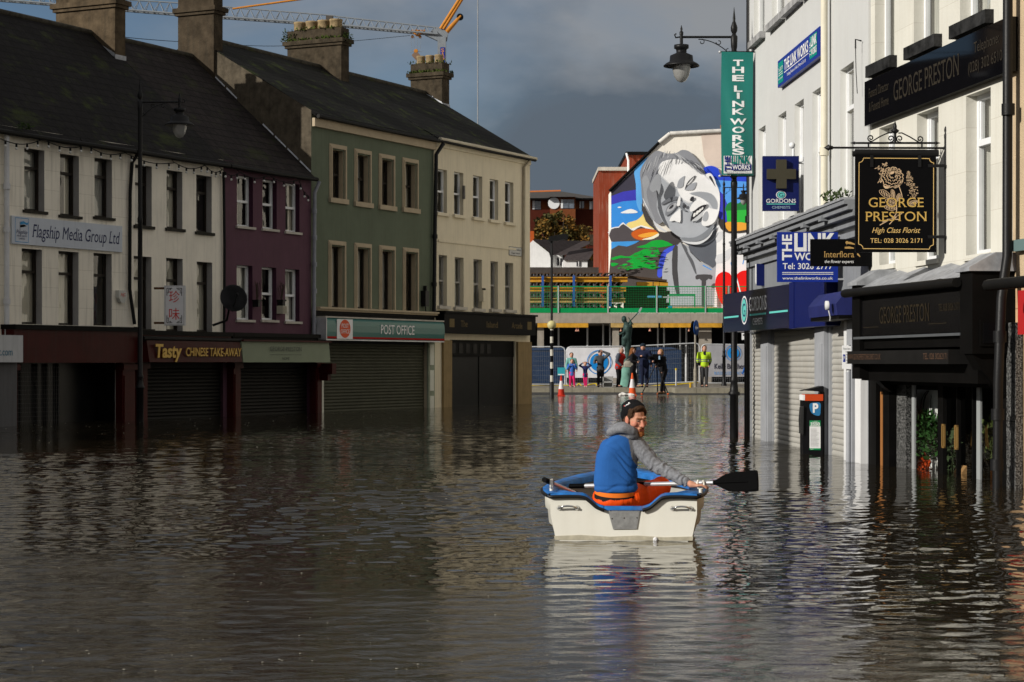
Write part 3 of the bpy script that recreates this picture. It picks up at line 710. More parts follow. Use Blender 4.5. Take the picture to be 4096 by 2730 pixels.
def shut(x0, x1, z1, m, y=.1, dent=False):
    def fn(b):
        s = MB(); shutter_mesh(s, TX(x0), TX(x1), -.9, z1, y, m, .085); s.box(TX(x0), TX(x1), y - .03, y + .1, z1 - .12, z1 - .002, dark_shop); part(s, 'roller_shutter', b)
    return fn
shopfront(bB, tB + .05, tC, 2.06, 1.34, .25, oxblood, [(TX(538), TX(562)), (TX(908), TX(936))], oxblood, shut(562, 907, 1.34, sh_dark))
shopfront(bC, tC + .02, tD - .02, 2.06, 1.34, .25, dark_shop, [(TX(1238), TX(1262))], oxblood, shut(939, 1239, 1.34, sh_dark))
f = MB(); f.box(TX(1251), TX(1251) + .2, -.6, -.2, 1.02, 1.3, oxblood); f.box(TX(1251) + .02, TX(1251) + .18, -.45, -.2, .85, 1.02, oxblood); part(f, 'bracket', bC)
def infD(b):
    shut(1287, 1706, 1.95, sh_green)(b)
    p = MB(); gp = M('grey_green_pilaster', (0.24, 0.27, 0.2), var=.15, streak=.3); wp = M('white_strip', (0.6, 0.6, 0.52), var=.1)
    p.box(TX(1707), TX(1732), -.06, -.003, -.9, 1.95, gp)
    for a, c_ in ((-.3, .35), (.5, 1.1), (1.25, 1.85)): p.box(TX(1712), TX(1727), -.075, -.06, a, c_, wp)
    p.box(TX(1278), TX(1285), -.08, -.003, -.9, 1.3, wp); part(p, 'pilaster', b)
infD(bD)
def infE(b):
    p = MB(); tp = M('tan_pilaster', (0.25, 0.18, 0.09), rough=.7, var=.15, streak=.35)
    p.box(TX(1766), TX(1799), -.08, -.003, -.9, 1.98, tp); part(p, 'pilaster', b)
    p = MB(); p.box(TX(2064), tZ - .03, -.08, -.003, -.9, 1.98, tp); part(p, 'pilaster', b)
    p = MB(); x0, x1 = TX(1800), TX(2063)
    xm = TX(1925); p.box(x0, xm - .01, .1, .14, -.9, 1.55, M('black_shop_door', (0.007, 0.007, 0.007), rough=.45, var=.4, spec=.15)); p.box(xm + .01, x1, .08, .12, -.9, 1.55, MATS['black_shop_door'])
    p.box(x0, x1, .06, .2, 1.5, 2.0, dark_shop)
    for i in range(6): p.box(x0 + .2 + i * .46, x0 + .45 + i * .46, .05, .06, 1.6, 1.9, M('smoky_pane', (0.035, 0.033, 0.03), rough=.1))
    part(p, 'door', b)
infE(bE)

# a taller house added next along, out of view, to keep this terrace end in shade
b = thing('terraced_house', 'taller cream house added beyond the left edge of the view to shade the terrace', 'house', LF, (-14, 0, 0))
w = MB(); w.box(-16, -.9, 0, 7.4, -.9, 10.4, cream_plain); part(w, 'wall', b)
r = MB(); gable_roof(r, -16, -.9, 10.4, 13.4, 3.75, slate); part(r, 'roof', b)
b = thing('shop_building', 'pale corner building added out of view behind the chemist for window reflections', 'building', Frame((10.9, 78), (0, -1)), (0, 0, 0))  # unseen building added so the terrace windows have something pale to reflect
w = MB(); wall_face(w, 0, 30, -.9, 9.5, [(1.5 + 3 * i, 2.6 + 3 * i, z, z + 1.8) for i in range(9) for z in (3.2, 6.2)], cream_plain, 0, .2); w.box(0, 30, .3, 8, -.9, 9.5, room_m); w.box(-.2, 30.2, -.1, 8, 9.5, 9.8, stone); part(w, 'wall', b)
# flecks of foam drifting on the flood
f = MB(); rr = random.Random(31); fo_ = M('foam_fleck', (.3, .29, .25), rough=.6)
for i in range(520):
    Y = 8.6 + 55 * rr.random() ** 2.2 if i % 3 else rr.uniform(36, 44); X = (rr.uniform(-.26, .2) if rr.random() < .8 else rr.uniform(-.26, .26)) * Y
    if 14 < Y < 18 and -.2 < X < 2: continue
    r_ = rr.uniform(.0015, .004) * (1 if Y < 16 else 1.5 if Y < 30 else 2); f.ell((X, Y, .004), (r_ * rr.uniform(1, 2.2), r_, r_ * .5), fo_, 6, 4)
solo(f, 'foam', None, None, FRONT, (0, 0, 0), kind='stuff')
# ------------------------------------------------------------------ signs and fittings of the left terrace
def panel_thing(name, label, cat, fr, t0, t1, z0, z1, d0, d1, m, group=None, edge=None):
    """a sign board standing d0..d1 in front of the frame plane"""
    t = thing(name, label, cat, fr, (t0, -d1, z0), group)
    b = MB(); b.box(t0, t1, -d1, -d0, z0, z1, m)
    if edge:
        e = .018
        for q in ((t0 - e, t0, z0 - e, z1 + e), (t1, t1 + e, z0 - e, z1 + e), (t0, t1, z0 - e, z0), (t0, t1, z1, z1 + e)): b.box(q[0], q[1], -d1 - .006, -d0, q[2], q[3], edge)
    part(b, 'board', t)
    return t
def lettering(t, fn, name='lettering', label=None):
    b = MB(); fn(b); return part(b, name, t, label)
pm = lambda n, c, **k: M(n, c, rough=k.pop('rough', .5), var=k.pop('var', .05), **k)
white_p, navy_p, gold_p, red_p, black_p = pm('white_sign_paint', (.74, .74, .74)), pm('navy_sign_paint', (.012, .016, .075)), pm('gold_sign_letters', (.55, .36, .1), metal=.2), pm('red_sign_paint', (.55, .03, .02)), pm('black_sign_paint', (.004, .004, .0045), rough=.4, spec=.06)
# media company board
a = A(48, 863, .05); b = A(489, 907.6, .05); a2 = A(48, 975, .05)
x0, x1, z1, z0 = a[0], b[0], a[1], a2[1]
s = panel_thing('wall_sign', 'long pale board reading Flagship Media Group Ltd in navy italics', 'sign', LF, x0, x1, z0, z1, .004, .05, pm('pale_blue_white_board', (.5, .54, .6), var=.06, streak=.1))
L_ = x1 - x0; H_ = z1 - z0
def fn(m):
    m.text('Flagship Media Group Ltd', x0 + L_ * .575, z0 + H_ * .3, H_ * .46, -.054, navy_p, w=L_ * .8, serif=True, bold=0, shear=.2)
    bx0, bx1 = x0 + L_ * .025, x0 + L_ * .14; zz0, zz1 = z0 + H_ * .07, z0 + H_ * .95
    bl = pm('sky_blue_sign_paint', (.05, .25, .5))
    for q in ((bx0, bx1, zz0, zz0 + .012), (bx0, bx1, zz1 - .012, zz1), (bx0, bx0 + .012, zz0, zz1), (bx1 - .012, bx1, zz0, zz1)): m.quad((q[0], -.054, q[2]), (q[1], -.054, q[2]), (q[1], -.054, q[3]), (q[0], -.054, q[3]), bl)
    fx = bx0 + (bx1 - bx0) * .38
    m.poly([(fx, -.055, z0 + H_ * .8), (fx + .1, -.055, z0 + H_ * .84), (fx + .2, -.055, z0 + H_ * .78), (fx + .28, -.055, z0 + H_ * .82), (fx + .22, -.055, z0 + H_ * .7), (fx + .12, -.055, z0 + H_ * .74), (fx, -.055, z0 + H_ * .7)], bl)
    m.poly([(fx, -.055, z0 + H_ * .69), (fx + .12, -.055, z0 + H_ * .72), (fx + .2, -.055, z0 + H_ * .67), (fx + .12, -.055, z0 + H_ * .63), (fx, -.055, z0 + H_ * .6)], black_p)
    m.quad((fx - .015, -.055, z0 + H_ * .45), (fx - .005, -.055, z0 + H_ * .45), (fx - .005, -.055, z0 + H_ * .8), (fx - .015, -.055, z0 + H_ * .8), black_p)
    m.text('Flagship', (bx0 + bx1) / 2, z0 + H_ * .38, H_ * .13, -.055, navy_p, w=(bx1 - bx0) * .8, shear=.2)
    m.text('MEDIA GROUP', (bx0 + bx1) / 2, z0 + H_ * .27, H_ * .06, -.055, navy_p, w=(bx1 - bx0) * .75); m.text('LIMITED', (bx0 + bx1) / 2, z0 + H_ * .17, H_ * .06, -.055, navy_p, w=(bx1 - bx0) * .45)
lettering(s, fn)
# hanging chinese light box, square to the street wall
# box stands out from the wall, its broad face towards the lower end of the street
fx = MB(); bxm = pm('white_sign_case', (.5, .5, .51), streak=.25, var=.1); facem = pm('pale_grey_acrylic', (.66, .66, .68), var=.04)
Fb = Frame((0, 0), (1, 0))
Yb = 45.6
xa, xb = (657 - HX) * Yb / FPX, (738 - HX) * Yb / FPX; za, zb2 = HC - (1143 - HY) * Yb / FPX, HC - (1303 - HY) * Yb / FPX
t = thing('light_box_sign', 'white projecting light box with two red Chinese characters', 'sign', Fb, (xa, Yb, zb2))
fx.box(xa, xb, Yb, Yb + .2, zb2, za, bxm); fx.box(xa + .03, xb - .03, Yb - .006, Yb, zb2 + .03, za - .03, facem); part(fx, 'case', t)
def fn(m):
    hh = za - zb2; ww = xb - xa
    m.text('珍', (xa + xb) / 2, zb2 + hh * .6, .2, Yb - .01, red_p, w=ww * .52); m.text('味', (xa + xb) / 2, zb2 + hh * .17, .2, Yb - .01, red_p, w=ww * .52)
    for sx_ in (-1, 1):
        for sz_ in (-1, 1):
            cx = (xa + xb) / 2 + sx_ * (ww / 2 - .055); cz = (za + zb2) / 2 + sz_ * (hh / 2 - .055)
            for (u0, u1, v0, v1) in ((0, .13, 0, .014), (0, .014, 0, .18), (.035, .1, .035, .047), (.035, .047, .035, .12), (.088, .1, .0, .047), (0, .047, .11, .122)):
                q = sorted((cx - sx_ * u0, cx - sx_ * u1)); r_ = sorted((cz - sz_ * v0, cz - sz_ * v1))
                m.quad((q[0], Yb - .01, r_[0]), (q[1], Yb - .01, r_[0]), (q[1], Yb - .01, r_[1]), (q[0], Yb - .01, r_[1]), black_p)
lettering(t, fn)
fx = MB()
for z in (za - .06, zb2 + .06): fx.box(xa - .25, xa + .02, Yb + .08, Yb + .12, z - .025, z + .025, M('rusty_bracket', (.1, .045, .02), rough=.9, var=.4))
part(fx, 'bracket', t)
# takeaway fascia
x0, z1 = A(598, 1365, .6); x1, _ = A(970, 1367, .6); _, z0 = A(598, 1449.5, .6)
t = thing('fascia_sign', 'dark red shop fascia with raised gold lettering Tasty Chinese Take-Away', 'sign', LF, (x0, -.6, z0))
b = MB(); b.prismx([(-.25, z1 + .02), (-.52, z1 + .02), (-.6, z0), (-.25, z0)], x0, x1, oxblood); b.tube([(x0 - .1, -.5, z1 + .06), (x1 + .1, -.5, z1 + .05)], .05, gutter_m, 7); part(b, 'board', t)
def fn(m):
    L_ = x1 - x0; H_ = z1 - z0
    for dy in (.0, .012, .024):
        mm = gold_p if dy > .02 else M('gold_letter_edge', (.25, .12, .02), var=.1)
        m.text('Tasty', x0 + L_ * .055, z0 + H_ * .24, H_ * .6, -.6 - dy, mm, w=L_ * .27, al='l', bold=.03, shear=.12)
        m.text('CHINESE TAKE-AWAY', x0 + L_ * .37, z0 + H_ * .3, H_ * .4, -.6 - dy, mm, w=L_ * .61, al='l', bold=.01, shear=.1)
lettering(t, fn)
# florist's second shop
x0, z1 = A(973, 1369, .6); x1, _ = A(1322, 1372, .6); z0 = HC
t = thing('fascia_sign', 'pale sage green shop fascia reading George Preston Home', 'sign', LF, (x0, -.6, z0))
b = MB(); b.prismx([(-.25, z1 + .02), (-.55, z1 + .02), (-.6, z0), (-.25, z0)], x0 + .004, x1, pm('sage_fascia', (.19, .22, .15), var=.05)); b.box(x0, x1 + .02, -.62, -.2, z1 + .02, z1 + .06, oxblood); part(b, 'board', t)
dk = pm('dark_grey_letters', (.06, .07, .06))
def fn(m):
    L_ = x1 - x0; H_ = z1 - z0; c = x0 + L_ * .47
    m.text('GEORGE PRESTON', c, z0 + H_ * .57, H_ * .22, -.606, dk, w=L_ * .36, serif=True); m.quad((c - L_ * .18, -.604, z0 + H_ * .38), (c + L_ * .18, -.604, z0 + H_ * .38), (c + L_ * .18, -.604, z0 + H_ * .395), (c - L_ * .18, -.604, z0 + H_ * .395), dk)
    m.text('HOME', c, z0 + H_ * .12, H_ * .14, -.606, dk, w=L_ * .08, serif=True)
lettering(t, fn)
# post office
x0, z1 = A(1308, 1271, .42); x1, _ = A(1779, 1290, .42); _, z0 = A(1308, 1357, .42)
t = thing('fascia_sign', 'curved teal Post Office fascia with a red oval on white', 'sign', LF, (x0, -.42, z0))
teal = pm('teal_gloss_fascia', (.008, .11, .095), rough=.3, spec=.4)
b = MB(); H_ = z1 - z0; L_ = x1 - x0
prof = [(-.1, z0), (-.37, z0), (-.405, z0 + H_ * .12), (-.42, z0 + H_ * .35), (-.42, z0 + H_ * .65), (-.4, z0 + H_ * .88), (-.36, z1), (-.1, z1)]
b.prismx(prof[::-1], x0, x1, teal); part(b, 'board', t)
b = MB(); b.prismx([(-.1, z0 - .03), (-.4, z0 - .03), (-.4, z0), (-.1, z0)][::-1], x0 - .01, x1 + .01, galv); b.prismx([(-.1, z1), (-.39, z1), (-.39, z1 + .04), (-.1, z1 + .04)][::-1], x0 - .02, x1 + .03, stone); b.box(x0 - .03, x0, -.42, -.1, z0, z1, galv); part(b, 'trim', t)
def fn(m):
    m.add([(x0, -.41, z0 + .02), (x1, -.41, z0 + .02), (x1, -.424, z0 + H_ * .13), (x0, -.424, z0 + H_ * .13)], [(0, 1, 2, 3)], pm('red_band', (.4, .015, .015), rough=.2))
    m.quad((x0 + L_ * .075, -.426, z0 + .012), (x0 + L_ * .2, -.426, z0 + .012), (x0 + L_ * .2, -.426, z1 - .03), (x0 + L_ * .075, -.426, z1 - .03), white_p)
    cx, cz = x0 + L_ * .138, (z0 + z1) / 2
    m.poly([(cx + L_ * .043 * math.cos(2 * PI * i / 40), -.43, cz + H_ * .43 * math.sin(2 * PI * i / 40)) for i in range(40)], pm('post_red', (.62, .09, .03)))
    m.text('POST', cx, cz + H_ * .05, H_ * .19, -.434, white_p, w=L_ * .055); m.text('OFFICE', cx, cz - H_ * .22, H_ * .19, -.434, white_p, w=L_ * .068)
    m.text('POST OFFICE', x0 + L_ * .575, z0 + H_ * .3, H_ * .44, -.43, white_p, w=L_ * .29, bold=.005)
lettering(t, fn)
# black arcade fascia
x0, z1 = A(1778, 1252, .3); x1, _ = A(2143, 1268, .3); _, z0 = A(1778, 1333, .3)
t = thing('fascia_sign', 'black corner shop fascia with faded gold gothic words The Island Arcade', 'sign', LF, (x0, -.3, z0))
b = MB(); b.box(x0, x1, -.3, -.003, z0, z1, dark_shop); b.box(x0 - .04, x1 + .04, -.36, -.003, z1 + .002, z1 + .06, dark_shop); part(b, 'board', t)
fg = pm('faded_gold_letters', (.12, .085, .03))
def fn(m):
    L_ = x1 - x0; H_ = z1 - z0
    for q, f_ in (('The', .2), ('Island', .5), ('Arcade', .78)): m.text(q, x0 + L_ * f_, z0 + H_ * .35, H_ * .3, -.304, fg, w=L_ * (.07 if q == 'The' else .12), serif=True)
    for f_ in (.05, .9): m.quad((x0 + L_ * f_, -.304, z0 + H_ * .3), (x0 + L_ * (f_ + .05), -.304, z0 + H_ * .3), (x0 + L_ * (f_ + .05), -.304, z0 + H_ * .72), (x0 + L_ * f_, -.304, z0 + H_ * .72), fg)
lettering(t, fn)
# street name plate
x0, z1 = A(2037, 986, .02); x1, _ = A(2087, 990, .02); _, z0 = A(2037, 1022, .02)
t = panel_thing('street_name_plate', 'small white bilingual street name plate Sugar Island on the buff wall', 'sign', LF, x0, x1, z0, z1, .004, .02, pm('white_plate', (.5, .5, .48)), edge=None)
def fn(m):
    L_ = x1 - x0; H_ = z1 - z0
    m.text('Oileán an tSiúcra', (x0 + x1) / 2, z0 + H_ * .6, H_ * .2, -.024, black_p, w=L_ * .88); m.text('Sugar Island', (x0 + x1) / 2, z0 + H_ * .22, H_ * .2, -.024, black_p, w=L_ * .66)
    for q in ((x0, x1, z0, z0 + .012), (x0, x1, z1 - .012, z1), (x0, x0 + .012, z0, z1), (x1 - .012, x1, z0, z1)): m.quad((q[0], -.024, q[2]), (q[1], -.024, q[2]), (q[1], -.024, q[3]), (q[0], -.024, q[3]), black_p)
lettering(t, fn)
# neighbour's white board at the very edge
x0, z1 = A(-90, 1339, .55); x1, _ = A(92, 1342, .55); z0 = HC
t = panel_thing('fascia_sign', 'white board ending in ct.com at the left edge', 'sign', LF, x0, x1, z0, z1, .1, .55, pm('white_board', (.45, .46, .47), streak=.3))
lettering(t, lambda m: (m.text('connect.com', x1 - .33, z0 + .14, .15, -.556, pm('teal_letters', (.01, .12, .2)), al='r', w=.95), m.text('print', x1 - .75, z0 + .34, .14, -.556, MATS['teal_letters'], al='r')))
f = MB(); f.box(x0, TX(8), -.4, -.1, -.9, z0, pm('grey_pilaster', (.09, .09, .095), streak=.4)); part(f, 'pilaster', t)
# alarm box, lamp box, satellite dish, floodlight, pipes
x0, z1 = A(473, 1162, .08); x1, _ = A(506, 1166, .08); _, z0 = A(473, 1212, .08)
t = thing('alarm_box', 'white shield shaped burglar alarm box with red letters on the cream wall', 'alarm box', LF, (x0, -.1, z0))
b = MB(); w_ = x1 - x0; b.prism([(x0 + w_ * .3, z0), (x1 - w_ * .3, z0), (x1, z0 + .12), (x1, z1), (x0, z1), (x0, z0 + .12)], -.1, -.003, pm('cream_plastic', (.5, .5, .46))); part(b, 'case', t)
lettering(t, lambda m: m.text('AJC', (x0 + x1) / 2, z1 - .13, .07, -.104, red_p, w=w_ * .6))
xd, zd = A(930, 1198, .7)
t = thing('satellite_dish', 'large dark satellite dish on the boundary of the cream and plum houses', 'satellite dish', LF, (xd, -.7, zd))
b = MB(); rr = .335; dm = M('dark_grey_dish', (.022, .022, .024), rough=.5, var=.2)
ax = Vector((-.62, -.75, .25)).normalized()
b.lathe([(rr, .11), (rr * .99, .125), (rr * .7, .065), (rr * .35, .03), (0, .02)], Vector((xd, -.7, zd)), dm, 28, ax); b.lathe([(0, 0), (rr * .35, .012), (rr * .7, .045), (rr, .11)], Vector((xd, -.7, zd)), dm, 28, ax); part(b, 'reflector', t)
b = MB(); b.tube([(xd, -.66, zd), (xd + .05, -.5, zd - .5), (xd + .05, -.1, zd - .62)], .03, black_iron); b.tube([(xd - .05, -.72, zd - .3), Vector((xd, -.7, zd)) + ax * .42], .012, black_iron); b.ell(Vector((xd, -.7, zd)) + ax * .42, .035, black_iron); part(b, 'mount', t)
xd, zd = A(1128, 1240, .1)
b = MB(); b.box(xd - .1, xd + .1, -.18, -.004, zd - .1, zd + .1, pm('cream_box', (.45, .42, .33), var=.1)); 
for i in range(4): b.box(xd - .09 + i * .05, xd - .065 + i * .05, -.19, -.18, zd - .09, zd + .09, pm('cream_box_rib', (.35, .32, .25)))
solo(b, 'vent_box', 'small ribbed cream box between the lower plum house windows', 'vent', LF, (xd, -.1, zd - .1))
for x_, lab in ((1028, 'wall basket holder with dead stems between the first and second lower plum windows'), (1126, 'wall basket holder with dead stems between the second and third lower plum windows')):
    xd, zd = A(x_, 1200, .1)
    b = MB(); b.box(xd - .08, xd + .08, -.2, -.004, zd - .04, zd, black_iron); b.box(xd - .05, xd + .05, -.17, -.004, zd - .18, zd - .04, black_iron)
    rr = random.Random(x_)
    for i in range(12):
        a_ = rr.uniform(-.1, .1); b.tube([(xd + a_ * .3, -.1, zd), (xd + a_, -.1 + rr.uniform(-.05, .05), zd + rr.uniform(.2, .42)), (xd + a_ * 1.4, -.12, zd + rr.uniform(.3, .5))], .006, M('dead_stem', (.05, .035, .025)), 4)
    solo(b, 'wall_basket', lab, 'plant holder', LF, (xd, -.1, zd - .1), 'wall baskets on the plum house')
xd, zd = A(1858 , 770, .05)
b = MB(); b.box(xd - .05, xd + .05, -.05, -.003, zd - .2, zd + .2, M('grey_plate', (.12, .11, .1), var=.3)); solo(b, 'wall_plate', 'narrow grey plate between the upper windows of the buff house', 'plate', LF, (xd, -.04, zd))
xd, zd = A(1940, 1180, .15)
b = MB(); b.box(xd - .12, xd + .12, -.16, -.003, zd - .2, zd + .14, butter); b.box(xd + .06, xd + .11, -.12, -.02, zd + .14, zd + .2, dark_shop); solo(b, 'junction_box', 'cream junction box between the lower windows of the buff house', 'junction box', LF, (xd, -.1, zd - .2))
xd, zd = A(1708, 1185, .15)
b = MB(); b.box(xd - .1, xd + .1, -.16, -.003, zd - .3, zd + .15, black_iron); b.box(xd + .02, xd + .07, -.12, -.02, zd + .15, zd + .3, black_iron); b.tube([(xd + .06, -.06, zd - .3), (xd + .1, -.06, zd - .5), (xd + .22, -.06, zd - .6)], .02, black_iron); solo(b, 'wall_fitting', 'black fitting beside the drainpipe at the corner of the green house', 'wall box', LF, (xd, -.1, zd - .3))
# string of festoon bulbs under the eaves
bulb_m = M('pearl_bulb', (.6, .6, .58), rough=.25, var=.05); wire = MATS['bundled_black_cable']
def festoon(label, pts, nper):
    P = [A(x, y, .22) for x, y in pts]
    t = thing('festoon_lights', label, 'string lights', LF, (P[0][0], -.22, P[0][1]), 'festoon bulbs strung below the eaves')
    c = MB(); path = []
    for (a, b_) in zip(P, P[1:]):
        for i in range(9):
            q = i / 9; path.append((a[0] + (b_[0] - a[0]) * q, -.22, a[1] + (b_[1] - a[1]) * q - .11 * math.sin(PI * q)))
    path.append((P[-1][0], -.22, P[-1][1])); c.tube(path, .011, wire, 5)
    for p in P: c.tube([(p[0], -.2, p[1]), (p[0], -.05, p[1] + .16)], .008, wire, 4)
    part(c, 'cable', t)
    n = nper * (len(P) - 1)
    for i in range(n):
        q = (i + .5) / n * (len(path) - 1); j = int(q); f_ = q - j
        x = path[j][0] + (path[j + 1][0] - path[j][0]) * f_; z = path[j][2] + (path[j + 1][2] - path[j][2]) * f_
        h = MB(); h.cyl((x, -.22, z - .07), (x, -.22, z + .01), .022, wire, n=8); h.ell((x, -.22, z - .1), .03, bulb_m, 10, 7); part(h, 'bulb', t)
festoon('festoon bulb string over the scored cream house upper windows', [(0, 556), (172, 558), (345, 582), (500, 612)], 4)
festoon('festoon bulb string over the plain cream house upper windows', [(500, 612), (700, 652), (820, 662), (890, 680)], 4)
festoon('festoon bulb string over the plum house upper windows', [(890, 680), (960, 690), (1075, 702), (1195, 720), (1240, 790)], 3)
# weeds
x, z = A(95, 520, .2); bush('tuft of grass growing in the left gutter', LF, (x, -.2, z), 60, .5, .12, 'grass_tuft', (.03, .05, .012), 'weed', .1, 4)
ob = LF.at(1150, 152, -3.6)
bush('dark leafy weed on the left shoulder of the four pot chimney', LF, (18.65, 4.85, 10.98), 220, .6, .32, 'chimney_weed', (.02, .03, .008), 'weed', .09, 5, parent_y=1)
bush('fern clump on the right shoulder of the four pot chimney', LF, (18.75, 3.0, 10.82), 140, .4, .35, 'chimney_weed', (.035, .055, .012), 'weed', .09, 6, parent_y=1)
# ------------------------------------------------------------------ street lamps
def street_lamp(label, x, y, top, arm, side, group='cast iron street lamps', base=0.77, name='street_lamp', zb=-.85):
    fr = front(y); t = thing(name, label, 'street lamp', fr, (x, 0, zb), group)
    b = MB()
    b.lathe([(.13, zb), (.13, zb + .2), (.078, zb + .35), (.075, base - .03), (.1, base - .02), (.105, base + .02), (.078, base + .05), (.062, base + .2), (.075, base + .22), (.072, base + .26), (.056, base + .3), (.052, top - 3.2), (.06, top - 3.18), (.06, top - 3.1), (.048, top - 3.06), (.046, top - .75), (.056, top - .7), (.062, top - .52), (.045, top - .5), (.03, top - .47)], (x, 0, 0), black_iron, 16)
    part(b, 'post', t)
    b = MB(); b.lathe([(.03, top - .48), (.058, top - .42), (.06, top - .36), (.035, top - .28), (.022, top - .25), (.024, top - .2), (.003, top)], (x, 0, 0), black_iron, 14); part(b, 'finial', t)
    za = top - .53 * 1.0; xe = x + side * arm
    b = MB(); b.cyl((x, 0, za), (xe - side * .02, 0, za), .022, black_iron); b.cyl((xe + side * .0, 0, za - .13), (xe, 0, za + .06), .03, black_iron); b.lathe([(.035, 0), (.035, .05), (.015, .07), (.022, .1), (.003, .17)], (xe, 0, za + .04), black_iron, 10)
    b.tube([(xe + side * .03, 0, za), (xe + side * .1, 0, za - .01), (xe + side * .12, 0, za + .04), (xe + side * .09, 0, za + .06)], .014, black_iron); part(b, 'arm', t)
    b = MB()
    def spiral(cx, cz, r, a0, turns, sgn): return [(cx + r * (1 - .55 * i / 16) * math.cos(a0 + sgn * turns * 2 * PI * i / 16), 0, cz + r * (1 - .55 * i / 16) * math.sin(a0 + sgn * turns * 2 * PI * i / 16)) for i in range(17)]
    pts = [(x + side * .05 + side * (arm - .35) * q, 0, za - .28 * (1 - q) ** 2 - .04 + .0) for q in [i / 10 for i in range(11)]]
    b.tube(pts, .009, black_iron, 5); b.tube(spiral(x + side * (arm - .36), za - .085, .05, PI / 2, .8, side), .008, black_iron, 5); b.tube(spiral(x + side * .27, za - .09, .05, 0 if side > 0 else PI, .8, 1), .008, black_iron, 5); b.tube(spiral(x + side * .1, za - .25, .05, PI / 2, .8, -side), .008, black_iron, 5); part(b, 'scroll_bracket', t)
    b = MB(); zl = za - .13
    b.lathe([(.03, zl), (.13, zl - .01), (.13, zl - .07), (.095, zl - .09), (.09, zl - .15), (.2, zl - .2), (.21, zl - .3), (.28, zl - .34), (.32, zl - .375), (.315, zl - .39), (.16, zl - .35)], (xe, 0, 0), black_iron, 24); part(b, 'lamp_hood', t)
    b = MB(); b.lathe([(.16, zl - .36), (.158, zl - .45), (.13, zl - .56), (.08, zl - .64), (.02, zl - .67)], (xe, 0, 0), M('frosted_lamp_bowl', (.26, .26, .25), rough=.12, var=.25, spec=.6, stretch=(1, 1, .4)), 20); part(b, 'lamp_bowl', t)
    return t
street_lamp('black street lamp post standing before the cream houses opposite', -8.2, 44.1, 7.6, .87, 1)
street_lamp('tall black street lamp carrying the teal banner', 3.92, 35.3, 7.6, .93, -1)
street_lamp('black street lamp far off beside the grey contractor banner', (2896 - HX) * 92 / FPX, 92, 9.9, .9, 1, base=1.6, zb=.1)
b = MB(); b.lathe([(.75, -.85), (.6, 10), (.5, 16.6), (.58, 16.7), (.58, 17.2), (.4, 17.2)], (-26.2, 0, 0), M('sooty_brick', (.12, .06, .04), rough=.9, var=.3), 20); solo(b, 'shadow_chimney', 'tall round sooty brick chimney added out of view to cast the shutter shadow', 'chimney', front(13.5), (-26.2, 0, -.85))  # unseen stack added to throw the broad shadow onto the chemist shutters
# teal banner
t = thing('street_banner', 'long teal banner reading The Link Works hung on the lamp post', 'banner', front(35.15), ((2886 - HX) * 35.15 / FPX, 0, 4.6))
Yb = 35.15; sB_ = Yb / FPX
bx0, bx1, bz0, bz1 = (2886 - HX) * sB_, (3013 - HX) * sB_, HC - (704 - HY) * sB_, HC - (211 - HY) * sB_
b = MB(); nx_, nz_ = 12, 30
tealc = M('teal_banner_cloth', (.004, .15, .125), rough=.42, var=.08, spec=.5)
def bulge(u, v): return -.02 - .035 * math.sin(PI * u) * (.6 + .4 * math.sin(5 * v)) - .012 * math.sin(9 * u + 7 * v) * v * (1 - v) * 3
vs = [(bx0 + (bx1 - bx0) * i / nx_ - .012 * math.sin(3 * j / nz_), bulge(i / nx_, j / nz_), bz0 + (bz1 - bz0) * j / nz_ + .012 * (1 - i / nx_)) for j in range(nz_ + 1) for i in range(nx_ + 1)]
vs2 = [(x, y + .004, z) for x, y, z in vs]
W1 = nx_ + 1
b.add(vs, [(j * W1 + i, j * W1 + i + 1, (j + 1) * W1 + i + 1, (j + 1) * W1 + i) for j in range(nz_) for i in range(nx_)], tealc, True)
b.add(vs2, [(j * W1 + i, (j + 1) * W1 + i, (j + 1) * W1 + i + 1, j * W1 + i + 1) for j in range(nz_) for i in range(nx_)], tealc, True)
part(b, 'cloth', t)
def on_banner(m, v):   # lay flat letters onto the curved cloth
    for k, p in enumerate(m.v):
        u_ = min(1, max(0, (p[0] - bx0) / (bx1 - bx0))); v_ = min(1, max(0, (p[2] - bz0) / (bz1 - bz0)))
        m.v[k] = (p[0], bulge(u_, v_) - .006 + p[1], p[2])
